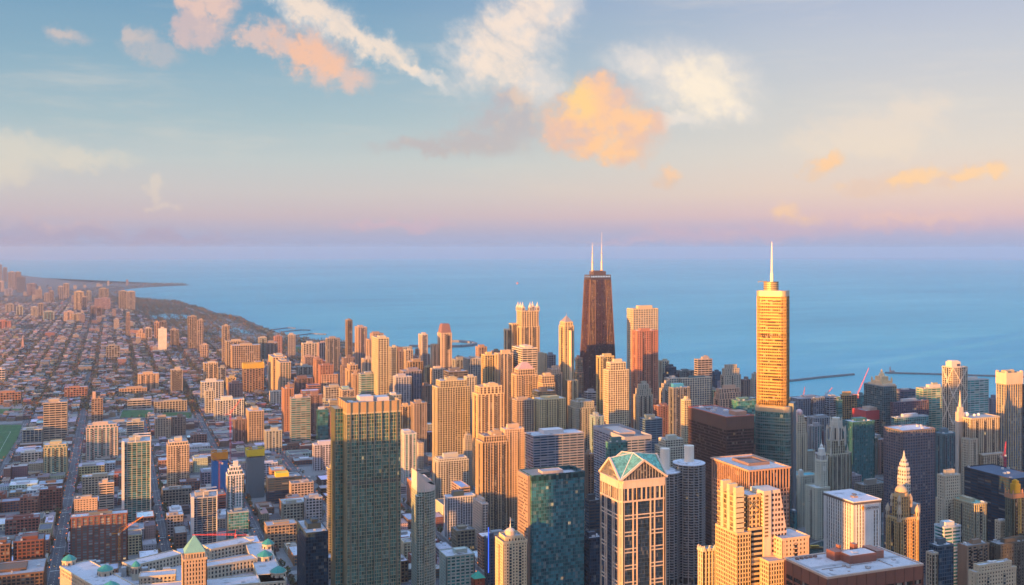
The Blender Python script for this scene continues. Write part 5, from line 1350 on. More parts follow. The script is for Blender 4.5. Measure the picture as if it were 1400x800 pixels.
T('purple low tower', 'brown block behind the dull brown stone tower', 574,None,592,528,592,'punch',(.34,.23,.20),'k',.8)
T('blue-grey twin tower', 'blue-grey ribbed tower lit cream on its left side, behind the broad green tower', 537,None,563,516,604,'vert',(.50,.44,.42),'n',.7)
T('navy ribbed tower', 'dark ribbed tower directly right of the blue-grey ribbed tower', 546,None,577,508,600,'vert',(.26,.22,.24),'n',.7)
T('gold cap tower', 'dark tower with a gold-lit top behind the dark ribbed tower', 556,None,579,495,580,'vert',(.40,.29,.2),'k',.8)
T('white roof plant tower', 'low block with white rooftop plant behind the broad green tower', 527,None,549,541,622,'grid',(.4,.38,.38),'n',.8,capc=(.6,.56,.54))
T('tall pale grid tower', 'tall pale gridded tower standing alone left of centre', 508,517,532,463,597,'grid',(.64,.52,.40),'k',1.0)
T('teal glass slab', 'teal glass slab below the tall pale gridded tower', 490,None,515,512,594,'ribbon',(.34,.33,.33),'t',.7)
T('orange hip tower', 'orange tower left of the teal glass slab', 472,478,492,500,582,'vert',(.58,.40,.27),'k',.9,tiers=((.92,.12,.12),))
T('orange narrow tower', 'narrow orange block directly left of the teal glass slab', 480,None,492,512,590,'punch',(.55,.36,.25),'k',.9)
T('cream top dark tower', 'dark brown tower with a cream top, left of the narrow orange blocks', 465,None,485,490,566,'punch',(.30,.21,.18),'k',.9,tiers=((.86,.1,.1),))
T('dark lakefront tower', 'dark brown lakefront tower, tallest left of the hook-shaped breakwater', 472,475,482,438,530,'vert',(.24,.17,.15),'k',1.0)
T('pink lakefront block', 'pinkish lakefront block just right of the dark brown lakefront tower', 485,490,502,448,524,'vert',(.46,.34,.30),'n',.9)
T('brown stepped block', 'brown stepped apartment block left of the tall pale gridded tower', 500,None,530,457,536,'punch',(.34,.23,.18),'k',.8,tiers=((.9,.2,.1),))
T('pink low slab', 'pink block at the foot of the brown stepped block', 494,None,510,491,544,'punch',(.52,.38,.33),'k',.9)
T('white strip tower', 'grey tower with a bright white strip, right of the tall pale gridded tower', 532,None,543,475,548,'wide',(.52,.46,.43),'n',.9)
T('grey dark tower', 'dark brownish block right of the grey tower with the white strip', 543,None,554,481,548,'punch',(.24,.18,.18),'k',.9)
T('tan striped tower', 'tan vertically striped tower right of the dark brownish block', 552,None,565,479,550,'vert',(.54,.42,.33),'k',.9)
T('slender white tower', 'slender white tower left of the brown-crowned granite tower', 572,577,585,458,550,'wide',(.64,.52,.45),'n',.9)
T('cream mid block', 'cream banded block in front of the brown-crowned granite tower', 588,None,608,505,590,'fine',(.62,.46,.36),'k',.8)
T('gold edge block', 'gold block left of the cream banded block', 580,None,592,502,584,'fine',(.62,.46,.27),'k',.9)
T('grey mansard block', 'grey-green stone block right of the brown-crowned granite tower', 618,None,640,492,566,'punch',(.38,.34,.29),'g',.7)
T('steel blue tower', 'steel-blue ribbed tower with a gold left edge, right of the grey-green stone block', 633,640,660,491,580,'vert',(.48,.41,.37),'n',.7)
T('brown square tower', 'brown square-topped tower near the water, left of the yellow block', 650,None,666,475,552,'punch',(.40,.27,.22),'k',.9)
T('brown hip block', 'brown hip-roofed tower behind the yellow block', 668,None,690,481,566,'punch',(.40,.28,.21),'k',.8,tiers=((.93,.16,.16),))
T('dark canopy block', 'dark roofed block behind the wide cream twin-shafted tower', 606,None,640,509,610,'ribbon',(.2,.16,.16),'k',.8)
T('curved white tower', 'white curved-edged tower behind the right shaft of the cream twin-shafted tower', 634,None,652,516,614,'vert',(.6,.53,.5),'n',.9)
T('brick corner block', 'brown brick block with a dark roof below the cream twin-shafted tower', 612,None,634,607,634,'grid',(.36,.24,.2),'k',.8,capc=(.1,.11,.13))
T('grey stone slim tower', 'slim grey stone tower right of the brown brick block with the dark roof', 633,None,646,596,680,'punch',(.38,.33,.28),'g',.9,tiers=((.94,.1,.1),))
# centre left
T('teal banded tower', 'teal banded office tower with cream top, left of the broad green tower', 396,398,425,545,610,'ribbon',(.42,.38,.36),'t',.7,capc=(.6,.44,.36))
T('orange brick tower', 'orange-red brick tower against the left side of the teal banded office tower', 385,388,402,532,596,'punch',(.50,.24,.16),'k',.9)
T('brown slab behind', 'brown slab against the right side of the teal banded office tower', 418,None,441,541,598,'punch',(.30,.18,.16),'k',.6)
T('small teal tower', 'small dark teal glass tower with a white stripe, left of the broad green tower', 432,None,449,561,608,'glass',(.06,.14,.17),'t',.7,capc=(.5,.47,.47))
T('flat cap tower', 'tower with a projecting flat green roof just behind the broad green tower', 463,468,485,534,620,'fine',(.52,.38,.28),'n',.8,capc=(.3,.42,.38))
T('white lattice block', 'long white block with tiny windows left of the broad green tower', 427,None,464,609,644,'fine',(.60,.56,.56),'k',.4)
T('striped pier block', 'grey block with white vertical piers, left of the long white block', 361,None,386,590,622,'wide',(.52,.48,.45),'n',.6)
T('pale pink tower', 'pale pink gridded tower right of the red mast crane', 336,340,361,563,614,'grid',(.62,.44,.34),'k',.8)
T('brown plain tower', 'plain brown tower touching the left of the pale pink gridded tower', 318,None,337,574,612,'punch',(.27,.19,.17),'k',.8)
T('white orange tower', 'white and orange tower beside the neighbourhood of houses', 367,373,392,489,540,'vert',(.64,.48,.36),'k',.8)
T('white orange twin', 'orange-sided tower in front of the white and orange tower', 374,383,398,496,545,'vert',(.62,.45,.33),'g',.9)
T('crane-topped brown tower', 'brown tower under construction with a yellow wrapped top', 331,None,361,500,540,'wide',(.42,.26,.18),'k',.5,roof=(.6,.42,.05))
T('brick slab mid', 'orange-brown brick slab right of the orange-sided tower', 428,432,441,492,548,'punch',(.40,.22,.15),'k',.9)
T('red brick mid', 'red brick block right of the orange-brown brick slab', 435,None,456,500,552,'punch',(.42,.20,.15),'k',.7)
T('peach low block', 'peach block in front of the red brick block', 436,None,462,513,552,'punch',(.48,.30,.23),'k',.6)
T('white low block', 'white banded block below the peach block', 442,None,468,530,566,'grid',(.50,.44,.40),'k',.6)
T('small white tower', 'white block with pale stripes near the park, left of the orange-brown brick slab', 405,None,428,502,536,'wide',(.55,.50,.46),'k',.6)
T('pink twin block', 'pink block behind the white block with pale stripes', 414,None,430,488,524,'punch',(.50,.33,.29),'k',.8)
T('purple brick low', 'dark purple-brown block below the white block with pale stripes', 402,None,428,518,548,'punch',(.2,.13,.14),'k',.7)
T('grey blue wide tower', 'wide grey-blue tower near the beach, left of the dark brown lakefront tower', 445,None,465,463,518,'vert',(.42,.36,.36),'n',.6)
T('white beach block', 'white flat block near the beach, left of the wide grey-blue tower', 412,None,434,470,512,'wide',(.55,.47,.43),'k',.7)
T('pink beach block', 'small pink block between the white flat block and the wide grey-blue tower', 434,None,446,469,508,'punch',(.46,.32,.28),'k',.9)
T('white stripe park tower', 'white tower with dark stripes at the edge of the park', 393,None,404,458,490,'wide',(.60,.50,.46),'n',.9)
T('red park tower', 'dark red tower at the park edge, near the white tower with dark stripes', 374,None,386,460,494,'punch',(.34,.18,.17),'k',.9)
T('grey park tower', 'grey-brown tower in front of the dark red tower at the park', 362,None,380,469,504,'vert',(.44,.34,.30),'n',.8)
T('white park tower', 'white tower left of the grey-brown tower at the park', 353,None,365,462,504,'vert',(.55,.46,.42),'t',.9)
T('cream low slab mid', 'cream low-rise slab left of the white and orange tower', 368,None,386,536,556,'punch',(.58,.48,.42),'k',.6)
T('orange flat block', 'orange-lit low apartment block above the two lawns', 188,None,217,512,536,'punch',(.56,.38,.26),'k',.6)
T('white shaft block', 'white plain-walled tower block left of the straight street', 233,None,250,506,540,'wide',(.60,.50,.46),'k',.8)
T('cream wide tower', 'cream tower with many balconies right of the straight street', 274,279,298,497,528,'vert',(.62,.48,.36),'k',.7)
T('grey side tower', 'grey tower attached to the right of the cream balcony tower', 297,None,309,503,528,'vert',(.40,.35,.34),'n',.8)
T('white stripe slab', 'white slab with vertical stripes, uppermost of the three white blocks', 274,None,306,523,558,'vert',(.66,.58,.54),'n',.5)
T('white plain shaft', 'plain white shaft in front of the white striped slab', 280,None,293,535,568,'wide',(.66,.56,.50),'k',.8)
T('white pinstripe block', 'low white pinstriped block, lowest of the three white blocks', 292,None,334,548,578,'vert',(.66,.60,.58),'n',.4)
T('brick twin low', 'red-brown block right of the white striped slab', 311,None,332,525,552,'punch',(.36,.19,.16),'k',.7)
T('yellow small block', 'small yellow-lit block behind the white striped slab', 309,None,323,517,540,'punch',(.58,.44,.24),'k',.8)
T('striped park tower', 'tall tower with dark vertical stripes at the corner of the park', 301,304,314,446,497,'vert',(.46,.33,.26),'k',.9)
T('long pink slab', 'pinkish apartment slab right of the tall tower with dark stripes', 308,None,334,467,504,'vert',(.52,.38,.30),'k',.6)
T('long pink slab twin', 'larger pinkish apartment slab in front of the first pinkish slab', 315,None,356,473,508,'vert',(.55,.40,.32),'k',.5)
T('park edge tower', 'tall brown tower of a close pair at the park, the taller one', 254,257,269,433,480,'vert',(.44,.31,.24),'k',.9)
T('park edge twin', 'tall brown tower of a close pair at the park, the shorter one', 267,270,278,438,484,'vert',(.48,.34,.27),'k',.9)
T('cream park block', 'small cream block near the pair of tall brown towers', 274,None,285,472,492,'vert',(.58,.42,.31),'k',.8)
T('white blank tower', 'bright white blank-sided tower among the trees', 216,None,228,450,482,'wide',(.74,.62,.54),'k',.8,blank=(('s',0,1.0),))
T('orange tree tower', 'orange tower behind the bright white blank-sided tower', 211,None,219,441,466,'vert',(.58,.36,.24),'k',.9)
T('dark tree tower', 'dark brown tower behind the orange tower among the trees', 218,None,228,440,466,'vert',(.28,.2,.19),'k',.9)
T('ribbed tree tower', 'tan ribbed tower right of the bright white blank-sided tower', 233,None,245,451,477,'vert',(.46,.34,.27),'k',.9)
T('small pink church block', 'small stepped pink block left of the orange tower among the trees', 186,None,198,452,466,'punch',(.52,.35,.27),'k',.9,tiers=((.7,.2,.2),))
T('small cream tree block', 'small cream block left of the orange tower among the trees', 198,None,208,449,466,'vert',(.56,.43,.35),'k',.9)
T('pair pink towers', 'large pinkish tower with a stepped top among the houses', 157,172,178,428,461,'fine',(.46,.32,.25),'k',.8,tiers=((.86,.1,.1),),name='apartment_tower')
T('grey house tower', 'grey apartment block alone among the houses, below the large pinkish tower', 145,None,164,473,493,'grid',(.38,.32,.30),'k',.7)
T('double lagoon tower', 'broad pinkish tower beside the lagoon, left one of two', 162,None,174,398,425,'vert',(.46,.35,.30),'k',.8)
T('double lagoon twin', 'broad pinkish tower beside the lagoon, right one of two', 173,None,185,399,426,'vert',(.45,.33,.29),'k',.8)
T('box lagoon tower', 'boxy pink tower before the far harbour', 135,None,149,395,418,'fine',(.50,.36,.29),'k',.8)
T('brown lagoon slab', 'long brown slab below the boxy pink tower', 129,None,151,408,424,'punch',(.28,.19,.19),'k',.5)
T('bright far tower', 'bright cream far tower, brightest of the distant group', 101,None,115,399,425,'fine',(.70,.52,.36),'k',.8)
T('bright far twin', 'dark-sided far tower directly right of the bright cream one', 112,None,119,406,428,'vert',(.44,.35,.30),'k',.9)
T('far cream tip', 'small cream far tower behind the bright cream one', 118,None,125,398,413,'vert',(.62,.47,.35),'k',.9)
T('far pink slab', 'low wide pinkish block below the bright cream far tower', 87,None,101,426,441,'punch',(.54,.37,.28),'k',.7)
T('far pink slab twin', 'low cream block right of the low wide pinkish block', 98,None,115,429,441,'punch',(.56,.41,.30),'k',.7)
T('far brown slim', 'slim brown far tower right of the low cream block', 123,None,131,419,440,'vert',(.32,.23,.21),'k',.9)
T('far brown slim twin', 'slim reddish far tower, right one of the slim pair', 132,None,139,420,440,'vert',(.36,.23,.20),'k',.9)
T('far teal block', 'pale teal far block with white roof', 59,None,75,426,440,'wide',(.46,.43,.42),'t',.7)
T('far white block', 'white far block left of the pale teal one', 22,None,32,419,432,'wide',(.54,.48,.45),'k',.8)
T('far tan block', 'tan far block left of the white far block', 7,None,20,416,428,'punch',(.40,.32,.28),'k',.8)
T('far cream pair', 'cream far tower in front of the tan twin towers', 42,None,52,420,436,'fine',(.56,.43,.33),'k',.9)
T('far tan pair', 'tan far tower right of the cream far tower', 51,None,60,415,434,'fine',(.46,.35,.28),'k',.9)
T('red brick far', 'red brick block at the left edge beyond the row houses', -6,None,16,439,452,'punch',(.40,.16,.13),'k',.6)
T('far twin slab', 'grey-pink tower left of the bright cream far tower', 79,None,87,392,410,'vert',(.44,.34,.31),'k',.9)
T('far twin slab twin', 'grey-pink tower touching the one left of the bright cream tower', 86,None,95,388,408,'vert',(.46,.35,.31),'k',.9)
T('far low cream', 'far cream towers standing on the row left of the grey-pink pair', 60,None,68,401,414,'fine',(.54,.41,.33),'k',.9)
T('far low tan', 'far tan tower right of the far cream tower on the row', 67,None,74,398,413,'fine',(.48,.36,.3),'k',.9)
T('dark far tower', 'dark purple far tower at the left', 23,None,35,379,400,'vert',(.17,.14,.17),'n',.8)
T('pink far tower', 'pink far tower just left of the dark purple one', 11,None,21,372,397,'fine',(.44,.31,.29),'k',.9)
T('pink far tower twin', 'pink far tower behind the dark purple one', 20,None,29,372,396,'fine',(.42,.30,.28),'k',.9)
T('edge far tower', 'grey-pink farthest tower at the left edge', -3,None,3,362,384,'vert',(.36,.29,.30),'k',.9)
T('edge far twin', 'second farthest grey tower beside the left edge', 4,None,10,366,386,'vert',(.34,.28,.30),'k',.9)
T('edge white far', 'bright far block at the left edge below the farthest towers', -4,None,6,385,399,'fine',(.60,.46,.38),'k',.9)
T('edge grey far', 'grey far block right of the bright far block at the left edge', 6,None,18,395,404,'punch',(.34,.30,.32),'n',.8)
T('far mauve row', 'mauve far block behind the far cream towers', 36,None,50,388,404,'fine',(.36,.26,.26),'k',.8)
T('far mauve row twin', 'lower mauve far block right of the first mauve far block', 48,None,58,396,409,'punch',(.32,.25,.27),'k',.8)
T('white edge block', 'white office block at the left edge beside the row houses', -8,None,8,505,524,'ribbon',(.60,.50,.46),'n',.8)
# right side
T('ribbed river block', 'steel-blue ribbed block right of the golden skyscraper', 1079,1092,1128,546,618,'vert',(.22,.24,.28),'n',.5,capc=(.45,.36,.34))
T('grey banded wedge', 'grey banded block right of the steel-blue ribbed block', 1126,1134,1149,544,612,'ribbon',(.34,.33,.33),'k',.8)
T('low river wing', 'dark teal low block with white fins in front of the steel-blue ribbed block', 1103,None,1136,572,640,'vert',(.32,.36,.38),'n',.7)
T('fin block', 'block of white fins and dark glass below the dark teal low block', 1104,None,1124,583,650,'vert',(.4,.4,.38),'t',.7)
T('red podium', 'dark red block between the pink domed tower and the gothic tower', 1104,None,1126,592,648,'ribbon',(.25,.09,.09),'k',.8)
T('gold scaffold block', 'golden half-built block with open floors under the red crane', 1148,1154,1172,541,604,'balc',(.60,.38,.18),'b',.8)
T('green hoist block', 'green-hoarded block left of the golden half-built block', 1140,None,1152,548,612,'ribbon',(.12,.24,.18),'t',1.0)
T('teal gap block', 'teal block right of the golden half-built block', 1170,None,1184,541,600,'glass',(.12,.2,.2),'t',1.0)
T('red top block', 'block with a red painted top and grey banded floors', 1166,1184,1212,563,640,'ribbon',(.34,.27,.28),'k',.8,capc=(.45,.36,.3),par=0.6)
T('dark teal office', 'dark teal glass office right of the gothic tower', 1152,1166,1196,578,672,'vert',(.04,.14,.16),'t',.7,units=5)
T('cream ring block', 'block with a cream rounded top left of the green banded tower', 1225,None,1252,536,618,'ribbon',(.14,.12,.16),'n',.7,capc=(.6,.52,.46),par=4)
T('purple slab', 'purple-dark slab with white dishes on its roof', 1215,1221,1270,551,640,'grid',(.16,.11,.15),'n',.5,units=5,capc=(.6,.56,.56))
T('glass terrace block', 'glass block with a pale stepped top in front of the purple-dark slab', 1218,1226,1270,572,660,'glass',(.28,.34,.38),'t',.5,capc=(.5,.52,.56),mech=1)
T('green banded tower', 'green and white banded tower with a stepped white top', 1252,1262,1292,532,632,'ribbon',(.56,.52,.46),'a',.8,capc=(.66,.58,.52),mech=2)
T('dark narrow slab', 'dark navy slab between the two green banded towers', 1291,None,1307,542,640,'glass',(.05,.06,.10),'n',.9)
T('right green tower', 'broad green banded tower with a sloping pale roof, in front of the cross-braced tower', 1307,1314,1352,521,648,'ribbon',(.54,.54,.48),'a',.7,capc=(.7,.6,.52),mech=1)
T('tall ribbed right tower', 'tall cream ribbed tower with a flat crown at the right edge', 1362,1376,1398,513,720,(4.6,1.2,3.8,.45,.7,.15),(.56,.42,.30),(.045,.09,.16),.8,par=3)
T('edge sliver', 'dark sliver of a tower at the right edge behind the cream ribbed tower', 1396,None,1420,528,700,'glass',(.07,.1,.12),'n',.9)
T('gap low block', 'low dark block between the broad green banded tower and the cream ribbed tower', 1349,None,1364,546,640,'punch',(.22,.2,.22),'n',.9)
T('dark grid tower', 'dark purple-grey grid tower with a pale flat roof, behind the slim white octagonal tower', 1208,1234,1279,590,789,'grid',(.17,.145,.165),'n',.8,roof=(.6,.54,.56),mech=0)
T('glass behind grid', 'teal glass block right of the dark purple-grey grid tower', 1277,1290,1309,594,720,'vert',(.12,.17,.2),'t',.9,roof=(.2,.4,.45))
T('cream old tower', 'cream stepped old tower right of the dark purple-grey grid tower', 1279,1290,1316,652,812,'punch',(.52,.43,.34),'k',.9,tiers=((.80,.06,.06),))
T('green roof old block', 'long cream old block with green roof terraces beside the cream stepped old tower', 1297,1333,1350,690,822,'vert',(.48,.42,.34),'k',.9,roof=(.2,.36,.28))
T('black slab', 'black flat-topped slab with white rooftop plant at the right', 1318,1384,1424,656,800,'ribbon',(.025,.03,.045),'n',.9,roof=(.08,.11,.16),units=8,mech=0)
T('white curved block', 'pale glassy block with a white penthouse cylinder in front of the cream old block', 1277,1291,1314,722,850,'ribbon',(.56,.58,.56),'a',.8,capc=(.6,.62,.6))
T('navy small block', 'navy glass block with a white side below the pale glassy block', 1270,1282,1304,748,900,'glass',(.06,.1,.14),'n',.8)
T('brown blank block', 'brown blank-walled block with a stepped top, lower right', 1309,1322,1353,748,880,'wide',(.32,.22,.17),'k',.8,blank=(('w',0,.8),))
T('tan terrace block', 'tan stepped terrace block at the bottom right corner', 1324,1334,1390,776,960,'punch',(.50,.40,.28),'k',.7,tiers=((.955,.1,.12),))
T('dark corner block', 'dark brown block at the bottom right edge below the gold-tipped tower', 1350,1366,1420,746,876,'punch',(.13,.11,.09),'k',.7)
T('cream wedge block', 'small cream block left of the gold-tipped dark tower', 1360,1368,1378,714,850,'punch',(.56,.50,.38),'k',.9)
T('ornate low block', 'narrow ornate stone block between the rust-brown block and the navy glass block', 1266,None,1283,758,930,'vert',(.48,.41,.34),'k',1.0)
T('left clark block', 'cream block in front of the pale terracotta annex, left of the clock tower block', 1108,None,1126,652,712,'punch',(.45,.40,.34),'k',.8)
T('teal shard', 'dark teal block right of the tan stone grid tower', 1080,None,1090,700,800,'glass',(.05,.11,.14),'t',1.6)
T('grey flat row', 'low grey flat-roofed block right of the clock tower block', 1168,None,1208,664,704,'grid',(.36,.32,.32),'k',.5)
T('grey flat row twin', 'second low grey block behind the white striped block', 1150,None,1178,652,690,'grid',(.36,.31,.30),'k',.6)
T('grey tan pair', 'dark tan office block behind the cream stepped old tower', 1306,None,1322,626,740,'punch',(.33,.29,.26),'k',1.0)
T('blue low office', 'low blue glass office behind the grey stepped block', 816,None,830,582,640,'ribbon',(.3,.34,.38),'n',.9)
T('roof edge teal', 'teal flat block right of the blue banded office tower', 874,None,906,574,676,'ribbon',(.12,.18,.22),'n',.6)
# low blocks that show clearly in the left half
T('white school', 'low white school-like block beside a small lawn, left one of two', 174,None,207,548,560,'ribbon',(.50,.44,.40),'k',.4,name='low_rise_building',cat='low building')
T('tan long block', 'long tan low block beside a small lawn, right one of two', 210,None,256,550,565,'wide',(.48,.41,.35),'k',.35,name='low_rise_building',cat='low building')
T('orange long low', 'long orange low apartment block above the lawns', 162,None,201,532,542,'punch',(.54,.36,.25),'k',.5,name='low_rise_building',cat='low building')
T('brick row left', 'long brick low block in the left part above the striped office slab', 88,None,120,529,546,'loft',(.34,.17,.14),'k',.4,name='low_rise_building',cat='low building')
T('orange brick row left', 'orange brick low block at the left edge above the green field', -8,None,30,536,552,'loft',(.42,.22,.16),'k',.5,name='low_rise_building',cat='low building')
T('chimney block', 'low brick block with a slim tower right of the striped office slab', 125,None,141,545,580,'loft',(.42,.27,.2),'k',.6,name='low_rise_building',cat='low building')
T('dark black block', 'dark glass low block with yellow rooftop plant, left of the navy glass tower', 363,None,413,655,690,'ribbon',(.05,.055,.07),'n',.5,capc=(.75,.55,.04),name='low_rise_building',cat='low building')
T('white low mid', 'small white office block left of the dark low block with yellow plant', 358,None,380,634,656,'grid',(.52,.52,.55),'n',.7,name='low_rise_building',cat='low building')
T('cream corner loft', 'cream corner loft block right of the dark low block with yellow plant', 395,None,429,662,694,'loft',(.56,.46,.40),'k',.6,name='low_rise_building',cat='low building')
T('red stripe loft', 'white loft block with red panels below the cream corner loft block', 415,None,441,682,722,'loft',(.56,.50,.50),'k',.7,name='low_rise_building',cat='low building')
T('grey loft mid', 'grey loft block left of the white loft block with red panels', 384,None,415,690,722,'loft',(.40,.37,.34),'k',.7,name='low_rise_building',cat='low building')
T('tan flat loft', 'tan flat loft block above the green-domed limestone block', 361,None,406,720,752,'loft',(.42,.32,.25),'k',.6,name='low_rise_building',cat='low building')
T('teal window school', 'white block with a teal glass front and green roof court at the bottom centre', 600,None,649,762,812,'bold',(.55,.58,.54),'a',.8,roof=(.5,.5,.54),name='low_rise_building',cat='low building')
T('brown long low', 'long brown low block beside the lamplit street', 617,None,650,727,762,'loft',(.30,.25,.20),'k',.9,name='low_rise_building',cat='low building')
T('green turret block', 'red brick turret with a green pyramid roof at the bottom centre', 644,None,663,792,850,'punch',(.24,.07,.05),'k',.9,roof=(.05,.36,.24),mech=0,name='low_rise_building',cat='low building')
T('blue sign block', 'narrow dark block with a blue lit sign strip beside the gothic apartment tower', 662,None,679,737,806,'grid',(.12,.13,.17),'n',.8)
T('brown loft low', 'grey-brown loft block at the end of the dark street canyon, below the tan condo tower', 221,None,262,671,694,'loft',(.36,.30,.26),'k',.5,name='low_rise_building',cat='low building')
T('white roof loft', 'low block with a bright white roof right of the dark street canyon', 227,None,251,706,738,'loft',(.33,.3,.28),'k',.8,roof=(.7,.68,.72),name='low_rise_building',cat='low building')
T('white warehouse', 'white warehouse wall block left of the teal arched apartment block', 28,None,58,618,634,'bold',(.60,.52,.46),'k',.6,name='low_rise_building',cat='low building')
T('brick lofts west', 'red brick loft block with rooftop stair tower left of the avenue', 54,None,86,668,697,'loft',(.26,.10,.08),'k',.6,roof=(.4,.46,.52),name='low_rise_building',cat='low building')
T('brick lofts west twin', 'pinkish brick loft block left of the block with the rooftop stair tower', 27,None,54,679,708,'loft',(.34,.16,.13),'k',.7,name='low_rise_building',cat='low building')
T('low red wing', 'low red brick wing in front of the pinkish brick loft block', 7,None,55,708,728,'loft',(.26,.09,.08),'k',.4,roof=(.26,.2,.2),name='low_rise_building',cat='low building')
T('window rows loft', 'tan loft block with rows of square windows right of the avenue', 112,None,156,650,676,'loft',(.42,.35,.3),'k',.4,name='low_rise_building',cat='low building')
T('pale window row', 'pale loft with a row of wide windows behind the large balcony condo tower', 121,None,158,633,648,'loft',(.46,.42,.38),'k',.5,roof=(.4,.45,.5),name='low_rise_building',cat='low building')
T('apartment row north', 'tan apartment block upper left of the tan condo tower', 211,None,234,573,600,'punch',(.46,.34,.28),'k',.7)
T('brown apartment north', 'brown apartment block right of the tan apartment block', 234,None,254,571,596,'punch',(.30,.21,.18),'k',.7)
T('banded parking north', 'banded grey block with a brick top, left of the tan apartment block', 173,None,197,578,606,'ribbon',(.44,.4,.37),'n',.6)
T('brick old north', 'reddish brick low block left of the construction site', 260,None,283,595,612,'loft',(.27,.15,.14),'k',.6,name='low_rise_building',cat='low building')

# extras that belong to some of those towers
def find(label): return next(o for o in bpy.data.objects if o.get('label') == label)
t = find('pale stone apartment tower with an ornamented top and thin spire at the bottom edge')
x, y, w, l = footprint(677, 688, 721, 870, .8); zt_ = top_of(738, 870)
part('lantern', MB().rings(w*.45, l*.45, [(w*.2, zt_), (w*.2, zt_+6), (w*.12, zt_+8), (.6, zt_+9)], 10), M['masonry'], t, (.66, .5, .38))
part('spire', MB().rings(w*.45, l*.45, [(.8, zt_+8.5), (.6, zt_+13), (.3, zt_+13.2), (.1, zt_+20)], 8), M['paint'], t, (.8, .7, .6))
t = find('narrow dark block with a blue lit sign strip beside the gothic apartment tower')
part('sign_strip', MB().box(1.2, -.5, 20, 2.4, -.1, 75), M['blue_sign'], t)
t = find('red brick turret with a green pyramid roof at the bottom centre'); x, y, w, l = footprint(644, None, 663, 850, .9); z_ = top_of(792, 850)
part('pyramid_roof', MB().pyramid(-.8, -.8, w+.8, l+.8, z_+.3, z_+7), M['paint'], t, (.03, .36, .25))
t = find('golden apartment block with a pinkish pitched roof, below the cream block with louvres'); x, y, w, l = footprint(699, 706, 735, 612, .7); z_ = top_of(506, 612)
part('pitched_roof', MB().pyramid(w*.1, l*.1, w*.9, l*.9, z_+.2, z_+13, .35), M['paint'], t, (.52, .33, .29))
t = find('block with a red painted top and grey banded floors'); x, y, w, l = footprint(1166, 1184, 1212, 640, .8); z_ = top_of(563, 640)
part('red_top', MB().parapet(-.6, -.6, w+.6, l+.6, z_-16, z_+1.5, 1.2), M['paint'], t, (.42, .055, .06))
t = find('low brick block with a slim tower right of the striped office slab'); z_ = top_of(545, 580)
part('stair_tower', MB().box(2, 2, 0, 9, 9, z_+17), M['masonry'], t, (.52, .34, .25))
for lb, (xl, xc, xr, yt, yb, r_), c in (('large glass condo tower with a white framed spine and balconies, beside the dark street canyon', (156,167,207,606,716,.7), (.72,.62,.54)), ('dark blue condo slab with pale balcony bands and a white rooftop frame', (250,262,298,682,752,.6), (.66,.6,.55))):
    t = find(lb); x, y, w, l = footprint(xl, xc, xr, yb, r_); z_ = top_of(yt, yb)
    part('spine_wall', MB().box(-.8, -1.9, 0, 3.2, 3, z_+2.5).box(w-2.2, -1.9, 0, w-1.0, 2, z_+1.5), M['masonry'], t, c)
    f = MB().bar((w*.45, .5, z_), (w*.45, .5, z_+9), 1.4).bar((w-1, .5, z_), (w-1, .5, z_+9), 1.4).bar((w*.45-.7, .5, z_+9), (w-.3, .5, z_+9), 1.4).bar((w*.45, l*.6, z_), (w*.45, l*.6, z_+9), 1.4).bar((w*.45-.7, l*.6, z_+9), (w-.3, l*.6, z_+9), 1.4)
    part('rooftop_frame', f, M['paint'], t, c)
t = find('teal glass tower with a brown stone side and flat white roof, bottom centre'); x, y, w, l = footprint(711, 727, 799, 850, .7); z_ = top_of(657, 850)
part('stone_side', MB().box(-3.0, 4, 0, -.05, l, z_+1).box(-3.02, 4, z_+1, w*.35, l, z_+4.5), M['masonry'], t, (.33, .23, .18))
part('glass_screen', MB().parapet(-.4, -.4, w+.4, l+.4, z_-1, z_+5.5, .5), M['curtain'], t, (.03, .10, .11), cell=(3, 3, 8))
wn = MB(); rr = random.Random(5)
for k in range(int(z_/3.8)):
    for j in range(8):
        if rr.random() < .8: wn.box(-3.1, 5.5+j*(l-7)/8, k*3.8+1.6, -2.9, 5.5+j*(l-7)/8+2.2, k*3.8+3.2)
part('side_window', wn, M['glass'], t, (.07, .055, .04), cell=(3, (l-7)/8, 3.8))
t = find('tall cream ribbed tower with a flat crown at the right edge'); x, y, w, l = footprint(1362, 1376, 1398, 720, .8); z_ = top_of(513, 720)
part('crown_band', MB().parapet(-.6, -.6, w+.6, l+.6, z_-14, z_+3, 1.0), M['masonry'], t, (.66, .48, .34))
ph = MB()
for a in (0, 1):
    for b in (0, 1): ph.cbox(1+a*(w-2), 1+b*(l-2), z_, 3, 3, z_+5.5)
part('crown_horn', ph, M['masonry'], t, (.66, .48, .34))
t = find('brown tower under construction with a yellow wrapped top'); x, y, w, l = footprint(331, None, 361, 540, .5); z_ = top_of(500, 540)
part('safety_wrap', MB().parapet(-.8, -.8, w+.8, l+.8, z_-9, z_+6, .6), M['paint'], t, (.55, .36, .03))

